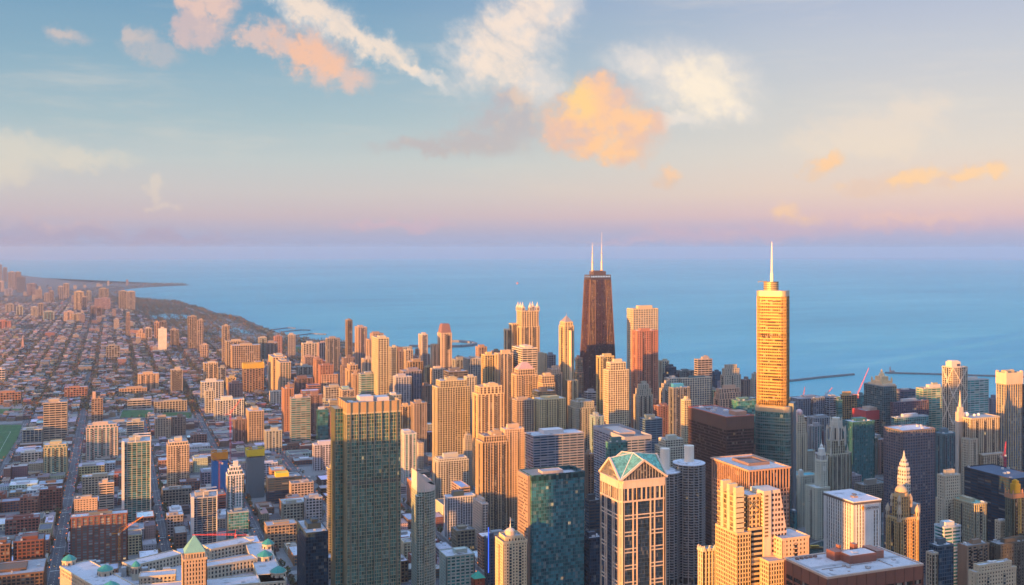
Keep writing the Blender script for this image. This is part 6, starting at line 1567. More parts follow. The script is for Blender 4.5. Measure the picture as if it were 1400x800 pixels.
# ------------------------------------------------------------------ construction sites and cranes
def site(name, label, xl, xr, yt, yb, wrap, top, r_=.8, slab=(.42, .38, .34)):
    x, y, w, l = footprint(xl, None, xr, yb, r_); z = top_of(yt, yb)
    t = thing('construction_site' if False else 'unfinished_tower', label, 'unfinished tower', (x, y, 0)); take(x, y, w, l, 3); TOW.append((name, x+w/2, y+l/2, z))
    s = MB(); n = int(z/3.5)
    for k in range(n+1): s.box(0, 0, k*3.5, w, l, k*3.5+.35)
    for u in spans(1, w-1, 6):
        for v in (1, l/2, l-1): s.cbox(u, v, 0, .8, .8, z)
    part('frame', s, M['masonry'], t, slab)
    part('core', MB().box(w*.35, l*.35, 0, w*.65, l*.7, z+5), M['masonry'], t, (.45, .40, .36))
    part('wrap', MB().parapet(-.35, -.35, w+.35, l+.35, 0, z*.86, .25), M['paint'], t, wrap)
    part('formwork', MB().parapet(-.9, -.9, w+.9, l+.9, z-9, z+2.2, .4), M['paint'], t, top)
    part('site_clutter', MB().box(w*.1, l*.1, z+.4, w*.3, l*.3, z+3).box(w*.7, l*.2, z+.4, w*.9, l*.35, z+2.5).box(w*.2, l*.75, z+.4, w*.3, l*.9, z+4), M['paint'], t, (.5, .2, .06))
    return t
site('blue-wrapped unfinished tower', 'unfinished tower wrapped in blue sheeting with orange formwork, beside a red mast', 289, 311, 621, 690, (.02, .16, .42), (.72, .26, .02))
site('yellow-topped unfinished tower', 'unfinished tower with a bright yellow wrapped top, right of the blue-wrapped one', 336, 361, 617, 682, (.13, .16, .18), (.72, .50, .02))
def crane(label, px, yfoot, ytop, yground, jib, col, hook=True):
    """px, rows of mast foot and top; jib: (px, py) of the tip; yground: row where the ground lies under the mast"""
    d = depth_of(yground); x, y = at_depth(px, d)
    z0, z1 = max(0, top_of(yfoot, yground)), top_of(ytop, yground)
    t = thing('tower_crane', label, 'crane', (x, y, z0)); H = z1-z0
    m = MB(); q = 1.0
    for a in (-q, q):
        for b in (-q, q): m.bar((a, b, 0), (a, b, H), .38)
    n = max(2, int(H/4))
    for k in range(n):
        a, b = H*k/n, H*(k+1)/n
        m.bar((-q, -q, a), (q, -q, b), .26); m.bar((-q, q, a), (-q, -q, b), .26); m.bar((q, -q, a), (q, q, b), .26); m.bar((q, q, a), (-q, q, b), .26)
    part('mast', m, M['paint'], t, col)
    kx = d/F
    tip = Vector(((jib[0]-px)*kx*CA, -(jib[0]-px)*kx*SA, (ytop-jib[1])*kx)); base = Vector((0, 0, H)); L = tip.length; u = tip.normalized()
    j = MB(); s = u.cross(Vector((0, 0, 1))).normalized()*1.0; up = s.cross(u).normalized()*1.8
    e = base+tip
    for o in (s, -s): j.bar(base+o, e+o*.4, .34)
    j.bar(base+up, e+up*.3, .34)
    n = max(4, int(L/4))
    for k in range(n):
        a = base+tip*(k/n); b = base+tip*((k+.5)/n); f0 = 1-.6*k/n
        j.bar(a+s*f0, b+up*f0, .22); j.bar(a-s*f0, b+up*f0, .22); j.bar(a+s*f0, a-s*f0, .2)
    part('jib', j, M['paint'], t, col)
    cj = MB(); c = base-Vector((u.x, u.y, 0)).normalized()*min(L*.3, 16)+Vector((0, 0, -abs(u.z)*2))
    for o in (s, -s): cj.bar(base+o, c+o, .35)
    part('counter_jib', cj, M['paint'], t, col)
    part('counterweight', MB().cbox(c.x, c.y, c.z-2, 2.6, 2.6, c.z+.8), M['paint'], t, (.4, .38, .36))
    apex = base+Vector((0, 0, 7)); ap = MB()
    for o in (s, -s): ap.bar(base+o, apex, .35)
    ap.bar(apex, base+tip*.7+up*.4, .14); ap.bar(apex, c, .14)
    part('apex_tie', ap, M['paint'], t, col)
    part('cab', MB().cbox(s.x*1.8, s.y*1.8, H-2.2, 2, 2, H+.4), M['paint'], t, (.75, .72, .66))
    if hook:
        hp = base+tip*.8; hb = min(14, H*.4); part('hook_cable', MB().bar(hp, hp-Vector((0, 0, hb)), .16).cbox(hp.x, hp.y, hp.z-hb-.9, .7, .7, hp.z-hb), M['darkmetal'], t, (.1, .1, .1))
    return t
ORG, RED = (.75, .28, .02), (.62, .05, .06)
crane('orange luffing crane with raised jib in front of the brown brick apartment slab', 163, 766, 729, 775, (196, 706), ORG)
crane('red hammerhead crane with a long level jib behind the pyramid-roofed limestone tower', 322, 742, 731.5, 768, (263, 731.5), RED)
crane('tall red mast crane rising behind the blue-wrapped unfinished tower', 315, 640, 566, 655, (330, 545), RED)
crane('orange-red hoist crane on the near side of the blue-wrapped unfinished tower', 299.5, 690, 632, 694, (289, 622), (.6, .12, .03))
crane('pink-red luffing crane raised high over the lake, on the golden half-built block', 1173, 545, 539, 604, (1188, 503), (.72, .16, .16))
crane('small red luffing crane right of the golden skyscraper, the right one of two', 1129, 548, 541, 606, (1138, 530), (.62, .14, .14))
crane('small dark red crane right of the golden skyscraper, the left one of two', 1099, 549, 540, 604, (1100.5, 529), (.45, .12, .12))
crane('slim magenta-red crane standing before the black slab at the right', 1374, 640, 622, 760, (1375.5, 604), (.55, .05, .14))

# ------------------------------------------------------------------ everyday blocks that fill the streets
NAMECOL = [('red brick', (.27,.105,.08)), ('brown brick', (.21,.13,.10)), ('tan', (.45,.36,.28)), ('cream', (.56,.49,.41)), ('grey', (.36,.34,.33)), ('orange brick', (.40,.21,.14)), ('white', (.62,.59,.56)), ('dark brown', (.14,.10,.085)), ('pinkish', (.44,.31,.27))]
NAMEROOF = [('white roof', (.66,.64,.68)), ('pale grey roof', (.50,.485,.51)), ('bluish roof', (.38,.44,.52)), ('dark roof', (.15,.15,.16)), ('brown roof', (.30,.25,.22)), ('mid grey roof', (.33,.32,.33))]
def clear(x0, y0, x1, y1, m=1.5):
    for a, b, c, d in FOOT:
        if x0 < c+m and x1 > a-m and y0 < d+m and y1 > b-m: return False
    return True
for q in LAWNS:
    g = [ground(*p) for p in q]; FOOT.append((min(p[0] for p in g), min(p[1] for p in g), max(p[0] for p in g), max(p[1] for p in g)))
USED = set(LABELS)
def place_words(x, y, z, kindword, adj):
    """a label no other thing has, built from what the block looks like and what it stands beside"""
    px, py = proj(x, y, z)
    c = []
    for s, tx, ty, tz in TOW:
        qx, qy = proj(tx, ty, min(tz, 30)); c.append((math.hypot(tx-x, ty-y), s, qx, ty))
    c.sort()
    for dd, s, qx, ty in c[:14]:
        dx = px-qx
        rel = ('just ' if dd < 70 else '')+('left of' if dx < -6 else 'right of' if dx > 6 else ('behind' if y > ty else 'in front of'))
        far = '' if dd < 130 else 'a little way ' if dd < 260 else 'some way '
        if far and rel.startswith('just'): far = ''
        lb = '%s %s %s%s the %s' % (adj, kindword, far, rel, s)
        if lb not in USED and len(lb.split()) <= 16: USED.add(lb); return lb
    for (d1, s1, q1, t1) in c[:9]:
        for (d2, s2, q2, t2) in c[:9]:
            if s1 == s2: continue
            lb = '%s %s between the %s and the %s' % (adj, kindword, s1, s2)
            if lb not in USED and len(lb.split()) <= 16: USED.add(lb); return lb
    return None
def in_frame(x, y, z, m=10):
    d = x*SA+y*CA
    if d < 200: return False
    px, py = proj(x, y, z); return -m < px < 1400+m and py < 800+m*3
LOWS = []
def plan_blocks():
    r = random.Random(11)
    for x0, x1 in zip(NS, NS[1:]):
        for y0, y1 in zip(EW, EW[1:]):
            if y0 > 3500: continue
            bx0, bx1, by0, by1 = x0+11, x1-11, y0+10, y1-10
            if bx1-bx0 < 20 or by1-by0 < 20: continue
            if x1 > shore_x((y0+y1)/2)-90: continue
            if near_river((x0+x1)/2, (y0+y1)/2, 55): continue
            core = x0 > 380
            y = by0
            rows = 2 if by1-by0 < 95 else 3
            for ri in range(rows):
                ya, yb_ = by0+(by1-by0)*ri/rows+.6, by0+(by1-by0)*(ri+1)/rows-.6
                x = bx0
                while x < bx1-9:
                    wd = min(r.choice([12, 16, 20, 26, 34, 44]), bx1-x)
                    if bx1-x-wd < 9: wd = bx1-x
                    if y0 > 2600 and not core: wd = min(wd, 24)
                    dp = (yb_-ya)*r.choice([1, 1, .9, .75, .6])
                    yy = ya if r.random() < .5 else yb_-dp
                    if core:
                        h = r.choice([9, 12, 15, 18, 24, 30, 42, 55] if y0 < 2700 else [10, 12, 16, 22, 36, 50])
                        if x0 > 850 and y0 > 1400: h *= r.uniform(1.0, 1.7)
                    else: h = r.choice([5, 7, 9, 11, 13, 16, 20, 26] if y0 < 2000 else [6, 8, 9, 11, 12, 14])
                    if r.random() > (.12 if core else .2):
                        LOWS.append((x+.5, yy, wd-1, dp, h))
                    x += wd
plan_blocks()
def visible_size(b):
    x, y, w, l, h = b; d = (x+w/2)*SA+(y+l/2)*CA
    return (w*(h+.33*l))*(F/d)**2
LOWS = [b for b in LOWS if in_frame(b[0]+b[2]/2, b[1], b[4], 45) and clear(b[0], b[1], b[0]+b[2], b[1]+b[3])]
LOWS.sort(key=visible_size, reverse=True)
LOWT, PROTO_REST = [], []
n_low = 0
def low_building(b, name, group):
    x, y, w, l, h = b; FAR[0] = x*SA+y*CA; r = random.Random(int(x*7+y*13))
    nc, col = r.choice(NAMECOL); nr, rc = r.choice(NAMEROOF)
    if y < 2300 and x < 400 and r.random() < .35: nc, col = NAMECOL[r.choice([0, 1, 5])]
    hgt = 'low' if h < 14 else 'mid-height' if h < 30 else 'tall'
    lb = place_words(x+w/2, y+l/2, h, 'block', '%s %s %s' % (hgt, nr.replace(' roof', '-roofed'), nc))
    if lb is None: return None
    t = thing(name, lb, 'building', (x, y, 0), group)
    col = tuple(q*r.uniform(.85, 1.15) for q in col)
    sty = r.choice(['loft', 'loft', 'punch', 'grid', 'ribbon']) if h < 30 else r.choice(['punch', 'fine', 'grid', 'vert', 'ribbon'])
    block(t, w, l, 0, h, sty, col, r.choice(['k', 'k', 'n', 's']), roof=tuple(q*r.uniform(.85, 1.1) for q in rc), par=r.uniform(.6, 1.6), r=r, mech=1 if r.random() < .6 else 0, units=r.choice([0, 1, 2, 3]) if y < 2600 else 0, capc=r.choice([None, (.5,.5,.52), (.3,.29,.28)]))
    if r.random() < .06 and y < 2600 and w > 10:
        tk = part('water_tank', MB().rings(w*.3, l*.6, [(1.9, h+4), (1.9, h+8), (.2, h+9.6)], 10), M['masonry'], t, (.2, .14, .1)); lg = MB()
        for a in (-1.3, 1.3):
            for c in (-1.3, 1.3): lg.bar((w*.3+a, l*.6+c, h), (w*.3+a, l*.6+c, h+4.1), .3)
        part('tank_stand', lg, M['darkmetal'], tk, (.1, .09, .08))
    FOOT.append((x, y, x+w, y+l)); return t
for b in LOWS:
    tall = b[4] >= 26
    nm = 'mid_rise_building' if tall else 'low_rise_building'
    k = sum(1 for q in LOWT if q == nm)
    if k < (190 if tall else 260) and low_building(b, nm, 'mid-rise city blocks' if tall else 'low city blocks'): LOWT.append(nm)
    else: PROTO_REST.append(b)

# ------------------------------------------------------------------ houses, nearest as things of their own, the far streets as one mass
def tinted(mb, tints, name):
    me = mb.mesh(name); a = me.color_attributes.new('tint', 'FLOAT_COLOR', 'CORNER')
    buf = []
    for p in me.polygons:
        c = tints[p.index]; buf += [c[0], c[1], c[2], 1.0]*p.loop_total
    a.data.foreach_set('color', buf); return me
WALLS = [(.30,.14,.11), (.36,.20,.15), (.26,.17,.14), (.45,.36,.29), (.52,.45,.38), (.36,.32,.30), (.42,.27,.20), (.20,.14,.12), (.30,.22,.19), (.56,.50,.46)]
RFS = [(.36,.29,.29), (.27,.21,.21), (.18,.145,.145), (.44,.38,.38), (.25,.175,.14), (.28,.25,.24), (.13,.12,.12), (.30,.18,.13)]
def house_geo(mb, tn, x, y, w, l, h, r, gable):
    wc = tuple(q*r.uniform(.75, 1.1) for q in r.choice(WALLS)); rc = tuple(q*r.uniform(.8, 1.1) for q in r.choice(RFS))
    mb.box(x, y, -.3, x+w, y+l, h); tn += [wc]*6
    if gable:
        n = len(mb.f); mb.gable(x-.4, y-.4, x+w+.4, y+l+.4, h+.01, h+r.uniform(2, 3.6), 'y' if l > w else 'x'); tn += [rc]*(len(mb.f)-n)
    else:
        mb.box(x+.3, y+.3, h, x+w-.3, y+l-.3, h+.12); tn += [rc]*6
        mb.box(x+w*.1, y+l*.55, h+.1, x+w*.4, y+l*.8, h+r.uniform(1.2, 2.6)); tn += [tuple(q*.9 for q in wc)]*6
def plan_houses():
    r = random.Random(21); out = []
    xs = list(range(-3900, 1300, 62))
    ys = EW
    for xi, (x0, x1) in enumerate(zip(xs, xs[1:])):
        for y0, y1 in zip(ys, ys[1:]):
            if y0 < 2500 or (y0 < 3500 and x0 > -200) : continue
            y = y0+9; q = r.random()
            if q < .07: continue
            if q < .17 and x1 < shore_x(y0)-500:      # a school, a warehouse or a courtyard block instead of houses
                out.append((x0+r.uniform(9, 14), y+r.uniform(0, 20), r.uniform(26, 42), r.uniform(30, 70), r.choice([9, 12, 14, 18, 24]), False)); y += r.uniform(80, 100)
            while y < y1-14:
                dpt = r.choice([7.5, 8, 9, 12, 16, 22])
                if r.random() < .66 and x1 < shore_x(y)-(470 if y > 3600 else 120):
                    w = r.uniform(11, 25)
                    side = 0
                    out.append((x0+9+r.uniform(-1, 4), y+r.uniform(-.3, .3), w, dpt-.8, r.choice([7, 8, 9, 10, 10, 11, 12, 14, 18 if r.random() < .3 else 9]), r.random() < .4))
                    if r.random() < .62: out.append((x0+36+r.uniform(-1, 3), y+r.uniform(-.3, .3), w*.9, dpt-.8, r.choice([6, 8, 9, 9, 10, 11, 12]), r.random() < .4))
                y += dpt
    return out
HS = [b for b in plan_houses() if in_frame(b[0], b[1], 8, 5) and clear(b[0], b[1], b[0]+b[2], b[1]+b[3], 2)]
HS.sort(key=lambda b: b[0]*SA+b[1]*CA)
r = random.Random(31)
near, far = HS[:300], HS[300:]
for b in near:
    x, y, w, l, h, g = b
    mb, tn = MB(), []; rs = r.getstate(); house_geo(mb, tn, 0, 0, w, l, h, r, g)
    lb = place_words(x+w/2, y+l/2, h, 'row house', '%s %s' % ('gabled' if g else 'flat-roofed', 'tall' if h > 11 else 'narrow' if l < 8 else 'brick' if tn[0][0] > tn[0][2]*1.7 else 'pale'))
    o = bpy.data.objects.new('row_house', tinted(mb, tn, 'row_house')); COL.objects.link(o); o.location = (x, y, 0); o.data.materials.append(M['windowed_brick'])
    tag(o, lb or ('gabled house among the near row houses at the left' if g else 'flat-roofed house among the near row houses at the left'), 'house', 'row houses in the left half')
mb, tn = MB(), []
for x, y, w, l, h, g in far: house_geo(mb, tn, x, y, w, l, h, r, g)
o = bpy.data.objects.new('distant_houses', tinted(mb, tn, 'distant_houses')); COL.objects.link(o); o.data.materials.append(M['windowed_brick'])
tag(o, 'mass of small houses filling the streets out to the park and the horizon', 'houses', None, 'stuff')
mb, tn = MB(), []
for x, y, w, l, h in PROTO_REST:
    if clear(x, y, x+w, y+l, .5): house_geo(mb, tn, x, y, w, l, h, r, False)
if mb.f:
    o = bpy.data.objects.new('small_city_blocks', tinted(mb, tn, 'small_city_blocks')); COL.objects.link(o); o.data.materials.append(M['windowed_brick'])
    tag(o, 'small plain city blocks packed between the taller buildings', 'buildings', None, 'stuff')
# far apartment blocks of the north side that rise over the houses
ap = []
for k in range(1500):
    x, y = r.uniform(-2600, 900), r.uniform(4200, 12500)
    if x > shore_x(y)-520 or not in_frame(x, y, 30) : continue
    dx = shore_x(y)-x
    h = r.uniform(14, 30) if dx > 900 else r.uniform(18, 62)
    if r.random() < (.25 if dx < 1000 else .05) and clear(x, y, x+26, y+26, 14): ap.append((x, y, r.uniform(18, 34), r.uniform(18, 34), h)); FOOT.append((x, y, x+30, y+30))
    if len(ap) > 130: break
for x, y, w, l, h in ap:
    mb, tn = MB(), []; c = r.choice([(.52,.38,.30), (.44,.30,.25), (.56,.44,.36), (.36,.25,.22), (.5,.42,.38), (.60,.46,.36)])
    mb.box(0, 0, -.3, w, l, h); tn += [c]*6; mb.box(w*.3, l*.3, h, w*.7, l*.7, h+4); tn += [tuple(q*.8 for q in c)]*6; mb.box(.4, .4, h, w-.4, l-.4, h+.2); tn += [(.4,.38,.38)]*6
    lb = place_words(x+w/2, y+l/2, h, 'apartment block', ('small ' if h < 28 else 'tall ')+('pale' if c[0] > .5 else 'brownish'))
    o = bpy.data.objects.new('far_apartment_block', tinted(mb, tn, 'far_apartment_block')); COL.objects.link(o); o.location = (x, y, 0); o.data.materials.append(M['windowed_brick'])
    tag(o, lb or 'small apartment block rising over the far houses by the park', 'apartment block', 'far apartment blocks')
# church with a thin spire among the houses
x, y = ground(31, 479)
t = thing('church', 'reddish church with a thin pointed spire among the houses at the left', 'church', (x, y, 0))
part('nave', MB().box(-8, 4, 0, 8, 44, 13).gable(-8.6, 3.6, 8.6, 44.4, 13, 21, 'y'), M['masonry'], t, (.38, .2, .16))
part('steeple', MB().cbox(0, 0, 0, 9, 9, 30).pyramid(-4.5, -4.5, 4.5, 4.5, 30, 62), M['masonry'], t, (.42, .24, .2))
FOOT.append((x-10, y-6, x+10, y+46))

# ------------------------------------------------------------------ trees
TREEC = [(.055,.062,.022), (.075,.07,.025), (.12,.075,.025), (.14,.06,.025), (.045,.055,.025), (.10,.09,.035), (.09,.045,.028), (.065,.05,.03)]
def crown_mb(mb, tn, x, y, z, rad, ht, n, r, col):
    for k in range(n):
        a, b = r.uniform(0, 2*math.pi), r.uniform(-1, 1); q = r.uniform(.35, 1)**.6
        s = math.sqrt(1-b*b)*q
        c = Vector((x+rad*s*math.cos(a), y+rad*s*math.sin(a), z+ht*(b*q*.5+.5)))
        sz = rad*r.uniform(.24, .5)
        d1 = Vector((r.gauss(0, 1), r.gauss(0, 1), r.gauss(0, .6))).normalized(); d2 = d1.cross(Vector((r.gauss(0, 1), r.gauss(0, 1), r.gauss(0, 1)))).normalized(); d3 = d1.cross(d2)
        i = len(mb.v); mb.v += [tuple(c+d1*sz), tuple(c-d1*sz*.5+d2*sz*.8), tuple(c-d1*sz*.5-d2*sz*.8), tuple(c+d3*sz*.8)]
        mb.f += [(i, i+1, i+2), (i, i+1, i+3), (i+1, i+2, i+3), (i+2, i, i+3)]
        kk = r.uniform(.5, 1.9); tn += [tuple(v*kk for v in col)]*4
r = random.Random(77)
protos = []
TW = ['dull green', 'olive', 'golden-brown', 'russet', 'dark green', 'yellowing', 'reddish', 'bare brownish']
for k in range(8):
    mb, tn = MB(), []; crown_mb(mb, tn, 0, 0, 2.6, 3.6, 7.5, 46, r, TREEC[k])
    cm = tinted(mb, tn, 'crown'); cm.materials.append(M['leaves'])
    tm = MB().rings(0, 0, [(.34, -.3), (.24, 2.5), (.14, 6)], 6).bar((0, 0, 3), (1.5, .4, 6), .16).bar((0, 0, 3.2), (-1.2, .9, 6.2), .16).bar((0, 0, 3.6), (.2, -1.4, 6.6), .14).mesh('trunk'); tm.materials.append(M['masonry'])
    protos.append((cm, tm, TW[k]))
spots = []
for x in NS[5:20]:
    for y in range(1260, 3300, 13):
        for s in (-1, 1):
            xx, yy = x+s*(11.5 if x in (-68, 310) else 9.3), y+r.uniform(-4, 4)
            if r.random() < (.55 if x < 350 else .3): spots.append((xx, yy))
for q in LAWNS:
    g = [ground(*p) for p in q]; xa, xb = min(p[0] for p in g), max(p[0] for p in g); ya, yb_ = min(p[1] for p in g), max(p[1] for p in g)
    for k in range(26):
        s = r.choice('nsew')
        spots.append((r.uniform(xa, xb), ya-3 if s == 's' else yb_+3) if s in 'ns' else (xa-3 if s == 'w' else xb+3, r.uniform(ya, yb_)))
for k in range(16): p = ground(r.uniform(52, 82), r.uniform(706, 722)); spots.append(p)
spots = [p for p in spots if in_frame(p[0], p[1], 5, 0) and clear(p[0]-1, p[1]-1, p[0]+1, p[1]+1, .5) and not near_river(*p, 45)]
spots.sort(key=lambda p: p[0]*SA+p[1]*CA)
for i, (x, y) in enumerate(spots[:290]):
    cm, tm, word = protos[r.randrange(8)]; s = r.uniform(.7, 1.35)
    lb = place_words(x, y, 4, 'street tree', word) or '%s street tree among the low blocks' % word
    t = thing('street_tree', lb, 'tree', (x, y, .2), 'trees along the near streets', r.uniform(0, 6)); t.scale = (s, s, s*r.uniform(.9, 1.2))
    a = part('crown', cm, M['leaves'], t); b = part('trunk', tm, M['masonry'], t, (.09, .07, .055))
mb, tn = MB(), []
for x, y in spots[290:2400]: crown_mb(mb, tn, x, y, 2, r.uniform(2.6, 4), r.uniform(6, 9), 9, r, r.choice(TREEC))
cnt = 0
while cnt < 19000:     # gardens and street rows between the far houses
    d = r.uniform(2550, 8800)**1.0; px = r.uniform(-10, 470)
    x, y = at_depth(px, d)
    if y < 2500 or x > shore_x(y)-40 or not clear(x-1, y-1, x+1, y+1, 1): continue
    if r.random() < .45: x = -3837+62*round((x+3837)/62)+r.choice((-6.5, 6.5, -5, 5, 0))+r.uniform(-3, 3)
    crown_mb(mb, tn, x, y, 1.5, r.uniform(4.4, 7.6), r.uniform(10, 16), 8 if d < 4500 else 5, r, r.choice(TREEC)); cnt += 1
o = bpy.data.objects.new('distant_street_trees', tinted(mb, tn, 'distant_street_trees')); COL.objects.link(o); o.data.materials.append(M['leaves'])
tag(o, 'mass of autumn street and garden trees between the far houses', 'trees', None, 'stuff')
mb, tn = MB(), []
cnt = 0
while cnt < 7500:
    y = r.uniform(3620, 12500) if r.random() < .5 else r.uniform(3700, 8600); w = 700 if 4000 < y < 8200 else 470
    sx = shore_x(y); x = sx-r.uniform(18, w)
    if not in_frame(x, y, 10): cnt += .2; continue
    cnt += 1
    px, py = proj(x, y, 0)
    if any(a-3 < px < b+3 and c < py < d_+1 for a, b, c, d_ in ((206, 270, 429, 437), (302, 350, 446, 458), (168, 222, 396, 403))): continue
    g = math.sin(x*.011+1.3)*math.sin(y*.0067)+.5*math.sin(x*.03)*math.sin(y*.021)
    if g > .3 and r.random() < .75: continue
    if not clear(x-2, y-2, x+2, y+2, 0): continue
    off = sx-x
    if 78 < off < 112 or abs(off-300) < 8: continue
    crown_mb(mb, tn, x, y, 1.5, r.uniform(5, 9.5), r.uniform(10, 18), 7, r, r.choice(TREEC+[(.03,.045,.022), (.18,.10,.04), (.15,.12,.05)]))
for k in range(260):   # the spit beyond the harbour
    p = ground(r.uniform(112, 250), r.uniform(388.0, 389.2) if r.random() < .7 else r.uniform(386.6, 388.5))
    crown_mb(mb, tn, p[0], p[1], 1, r.uniform(6, 10), r.uniform(9, 15), 7, r, r.choice(TREEC))
o = bpy.data.objects.new('park_woods', tinted(mb, tn, 'park_woods')); COL.objects.link(o); o.data.materials.append(M['leaves'])
tag(o, 'dark autumn woods of the lakeside park', 'woods', None, 'stuff')

# ------------------------------------------------------------------ cars, street lamps, the boat
CARC = [('white', (.7,.7,.7)), ('black', (.02,.02,.025)), ('silver', (.4,.41,.43)), ('red', (.4,.03,.03)), ('dark blue', (.03,.05,.15)), ('grey', (.18,.18,.19)), ('yellow', (.7,.42,.03))]
body = MB().loft([[(-.88, -2.2, .3), (.88, -2.2, .3), (.88, 2.2, .3), (-.88, 2.2, .3)], [(-.92, -2.25, .65), (.92, -2.25, .65), (.92, 2.25, .65), (-.92, 2.25, .65)], [(-.86, -2.2, .92), (.86, -2.2, .92), (.86, 2.2, .86), (-.86, 2.2, .86)]]).mesh('body')
cabin = MB().loft([[(-.82, -1.7, .9), (.82, -1.7, .9), (.82, 1.1, .9), (-.82, 1.1, .9)], [(-.66, -1.1, 1.45), (.66, -1.1, 1.45), (.66, .45, 1.45), (-.66, .45, 1.45)]]).mesh('cabin')
def wheel(): return MB().loft([[(-.1, .32*math.cos(a*.7854), .32+.32*math.sin(a*.7854)) for a in range(8)], [(.1, .32*math.cos(a*.7854), .32+.32*math.sin(a*.7854)) for a in range(8)]]).mesh('wheel')
whm = wheel(); hl = MB().box(-.75, 2.22, .55, -.4, 2.3, .75).mesh('headlight'); tl = MB().box(-.8, -2.32, .6, -.45, -2.24, .8).mesh('tail_light')
for me, m_ in ((body, 'paint'), (cabin, 'glass'), (whm, 'darkmetal'), (hl, 'head_glow'), (tl, 'tail_glow')): me.materials.append(M[m_])
STREETW = {-190: 'street beside the green field', -68: 'straight avenue at the left', 67: 'dark street canyon', 195: 'slanting street in the left middle', 310: 'broad street left of the green tower', 430: 'lamplit street in the centre', 545: 'street behind the gabled tower', -340: 'far left street'}
r = random.Random(5); ncar = 0; cpos = []
for x in (-68, 67, 310, 195, -190, 430, 545):
    for y in range(1200, 2650, 11):
        for lane in ((-3.4, 3.4) if x not in (-68, 310) else (-6.2, -2.6, 2.6, 6.2)):
            if r.random() < .34: cpos.append((x+lane, y+r.uniform(-3, 3), x, lane))
cpos = [c for c in cpos if in_frame(c[0], c[1], 1, 0)]
r.shuffle(cpos)
for x, y, sx, lane in cpos[:230]:
    w, c = r.choices(CARC, (5, 4, 4, 2, 2, 3, 1))[0]
    north = lane > 0
    lb = '%s car %s on the %s' % (w, 'driving away' if north else 'coming nearer', STREETW[sx])
    t = thing('car', lb, 'car', (x, y, .1), 'cars on the '+STREETW[sx], 0 if north else math.pi)
    part('body', body, M['paint'], t, c); part('cabin', cabin, M['glass'], t, (.02, .025, .03))
    for a in (-.84, .84):
        for b in (-1.35, 1.4): o = part('wheel', whm, M['darkmetal'], t, (.02, .02, .02)); o.location = (a, b, 0)
    for a in (0, 1.2):
        o = part('headlight', hl, M['head_glow'], t); o.location = (a, 0, 0); o = part('tail_light', tl, M['tail_glow'], t); o.location = (a, 0, 0)
pole = MB().rings(0, 0, [(.14, 0), (.09, 8.4)], 6).bar((0, 0, 8.3), (1.9, 0, 8.8), .12).mesh('pole')
lampm = MB().rings(1.9, 0, [(.2, 8.95), (.5, 8.7), (.45, 8.35), (.15, 8.2)], 8).mesh('lamp_head')
pole.materials.append(M['darkmetal']); lampm.materials.append(M['lamp_glow'])
lp = []
for x in (-190, -68, 67, 195, 310, 430, -340):
    for y in range(1210, 2900, 31):
        for s in (-1, 1):
            if r.random() < .55: lp.append((x+s*8.6, y+r.uniform(-7, 7), x, s))
lp = [q for q in lp if in_frame(q[0], q[1], 6, 0) and clear(q[0]-.3, q[1]-.3, q[0]+.3, q[1]+.3, 0)]
lp.sort(key=lambda q: q[0]*SA+q[1]*CA)
for x, y, sx, s in lp[:260]:
    t = thing('street_lamp', 'lit amber lamp on the %s side of the %s' % ('left' if s < 0 else 'right', STREETW[sx]), 'street lamp', (x, y, .1), 'street lamps of the '+STREETW[sx], 0 if s < 0 else math.pi)
    part('pole', pole, M['darkmetal'], t, (.12, .12, .12)); part('lamp_head', lampm, M['lamp_glow'], t)
x, y = ground(1115, 750)
t = thing('river_boat', 'yellow-brown flat river boat on the dark river left of the white striped block', 'boat', (x, y, .1), None, R(-15))
part('hull', MB().loft([[(-9, -2.4, 0), (8, -2.4, 0), (11, 0, 0), (8, 2.4, 0), (-9, 2.4, 0)], [(-9.5, -3, 1.6), (9, -3, 1.6), (12.5, 0, 1.9), (9, 3, 1.6), (-9.5, 3, 1.6)]]), M['paint'], t, (.30, .16, .05))
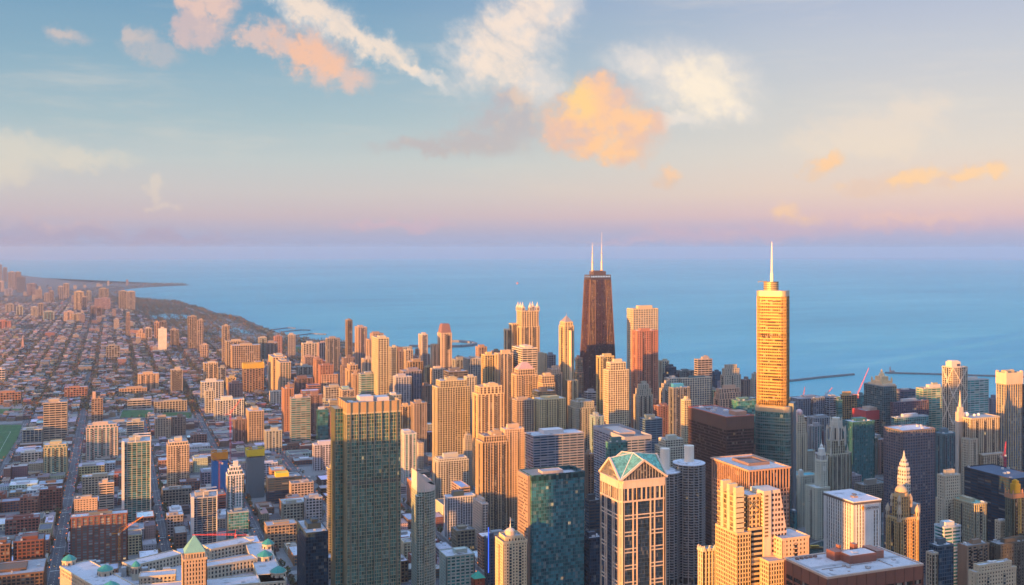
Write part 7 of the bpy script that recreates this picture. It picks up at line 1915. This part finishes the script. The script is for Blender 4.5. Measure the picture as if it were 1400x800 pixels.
part('deck_house', MB().box(-7, -2.2, 1.6, 4, 2.2, 3.9).box(-7.6, -2.5, 3.9, 4.8, 2.5, 4.15), M['paint'], t, (.62, .36, .06))
part('window', MB().box(-6.6, -2.28, 2.4, 3.6, 2.28, 3.3), M['glass'], t, (.04, .04, .04))

# ------------------------------------------------------------------ added unseen towers past the left edge, placed and sized to shade the view
for i, (x, y, w, l, h, lb) in enumerate([(-282, 790, 44, 70, 241, 'added glass tower out of view beyond the left edge, shading the broad green tower'),
        (-262, 610, 44, 118, 272, 'tallest added tower out of view beyond the left edge, shading the round balcony towers'), (-230, 574, 40, 34, 215, 'narrow added tower out of view beyond the left edge, shading the gabled tower'),
        (-180, 480, 40, 62, 226, 'ribbed added tower out of view beyond the left edge, shading the tan stone grid tower'), (-140, 240, 50, 120, 227, 'added block tower out of view beyond the left edge, shading the rust-brown block'),
        (-460, 870, 50, 74, 112, 'mid-height added block out of view beyond the left edge, shading the domed limestone block')]):
    t = thing('office_tower', lb, 'office tower', (x, y, 0), 'added shading towers outside the left edge')
    block(t, w, l, 0, h, ['glass', 'vert', 'grid'][i % 3], ['L', 'N', 'G'][i % 3], ['t', 'k', 'n'][i % 3])

r = random.Random(15); k = 0  # unseen row of blocks, added to throw shade over the low streets at left
for Y in range(1060, 2700, 74):
    w, l, h = r.uniform(34, 60), r.uniform(46, 66), r.uniform(34, 66)
    X = -.0925*Y-150-r.uniform(0, 90)-w; FAR[0] = 1500
    t = thing('shading_block', 'added shading block number %d northwards in the row out of view beyond the left edge' % (k+1), 'building', (X, Y, 0), 'added shading blocks outside the left edge'); k += 1
    block(t, w, l, 0, h, r.choice(['loft', 'grid']), r.choice(['R', 'T', 'N', 'B']), 'k')

# ------------------------------------------------------------------ the evening air
def build_haze():
    m, t, o = new_mat('haze')
    v = t.add('ShaderNodeVolumePrincipled', {'Color': (.80, .86, .97, 1), 'Density': HAZE})
    v.inputs['Anisotropy'].default_value = 0.6
    t.l.new(v.outputs[0], o.inputs['Volume'])
    hz = part('haze', MB().box(-43000, -8000, -8, 44000, 43000, 478), m); hz['kind'] = 'stuff'
HAZE = 3.8e-5
build_haze()
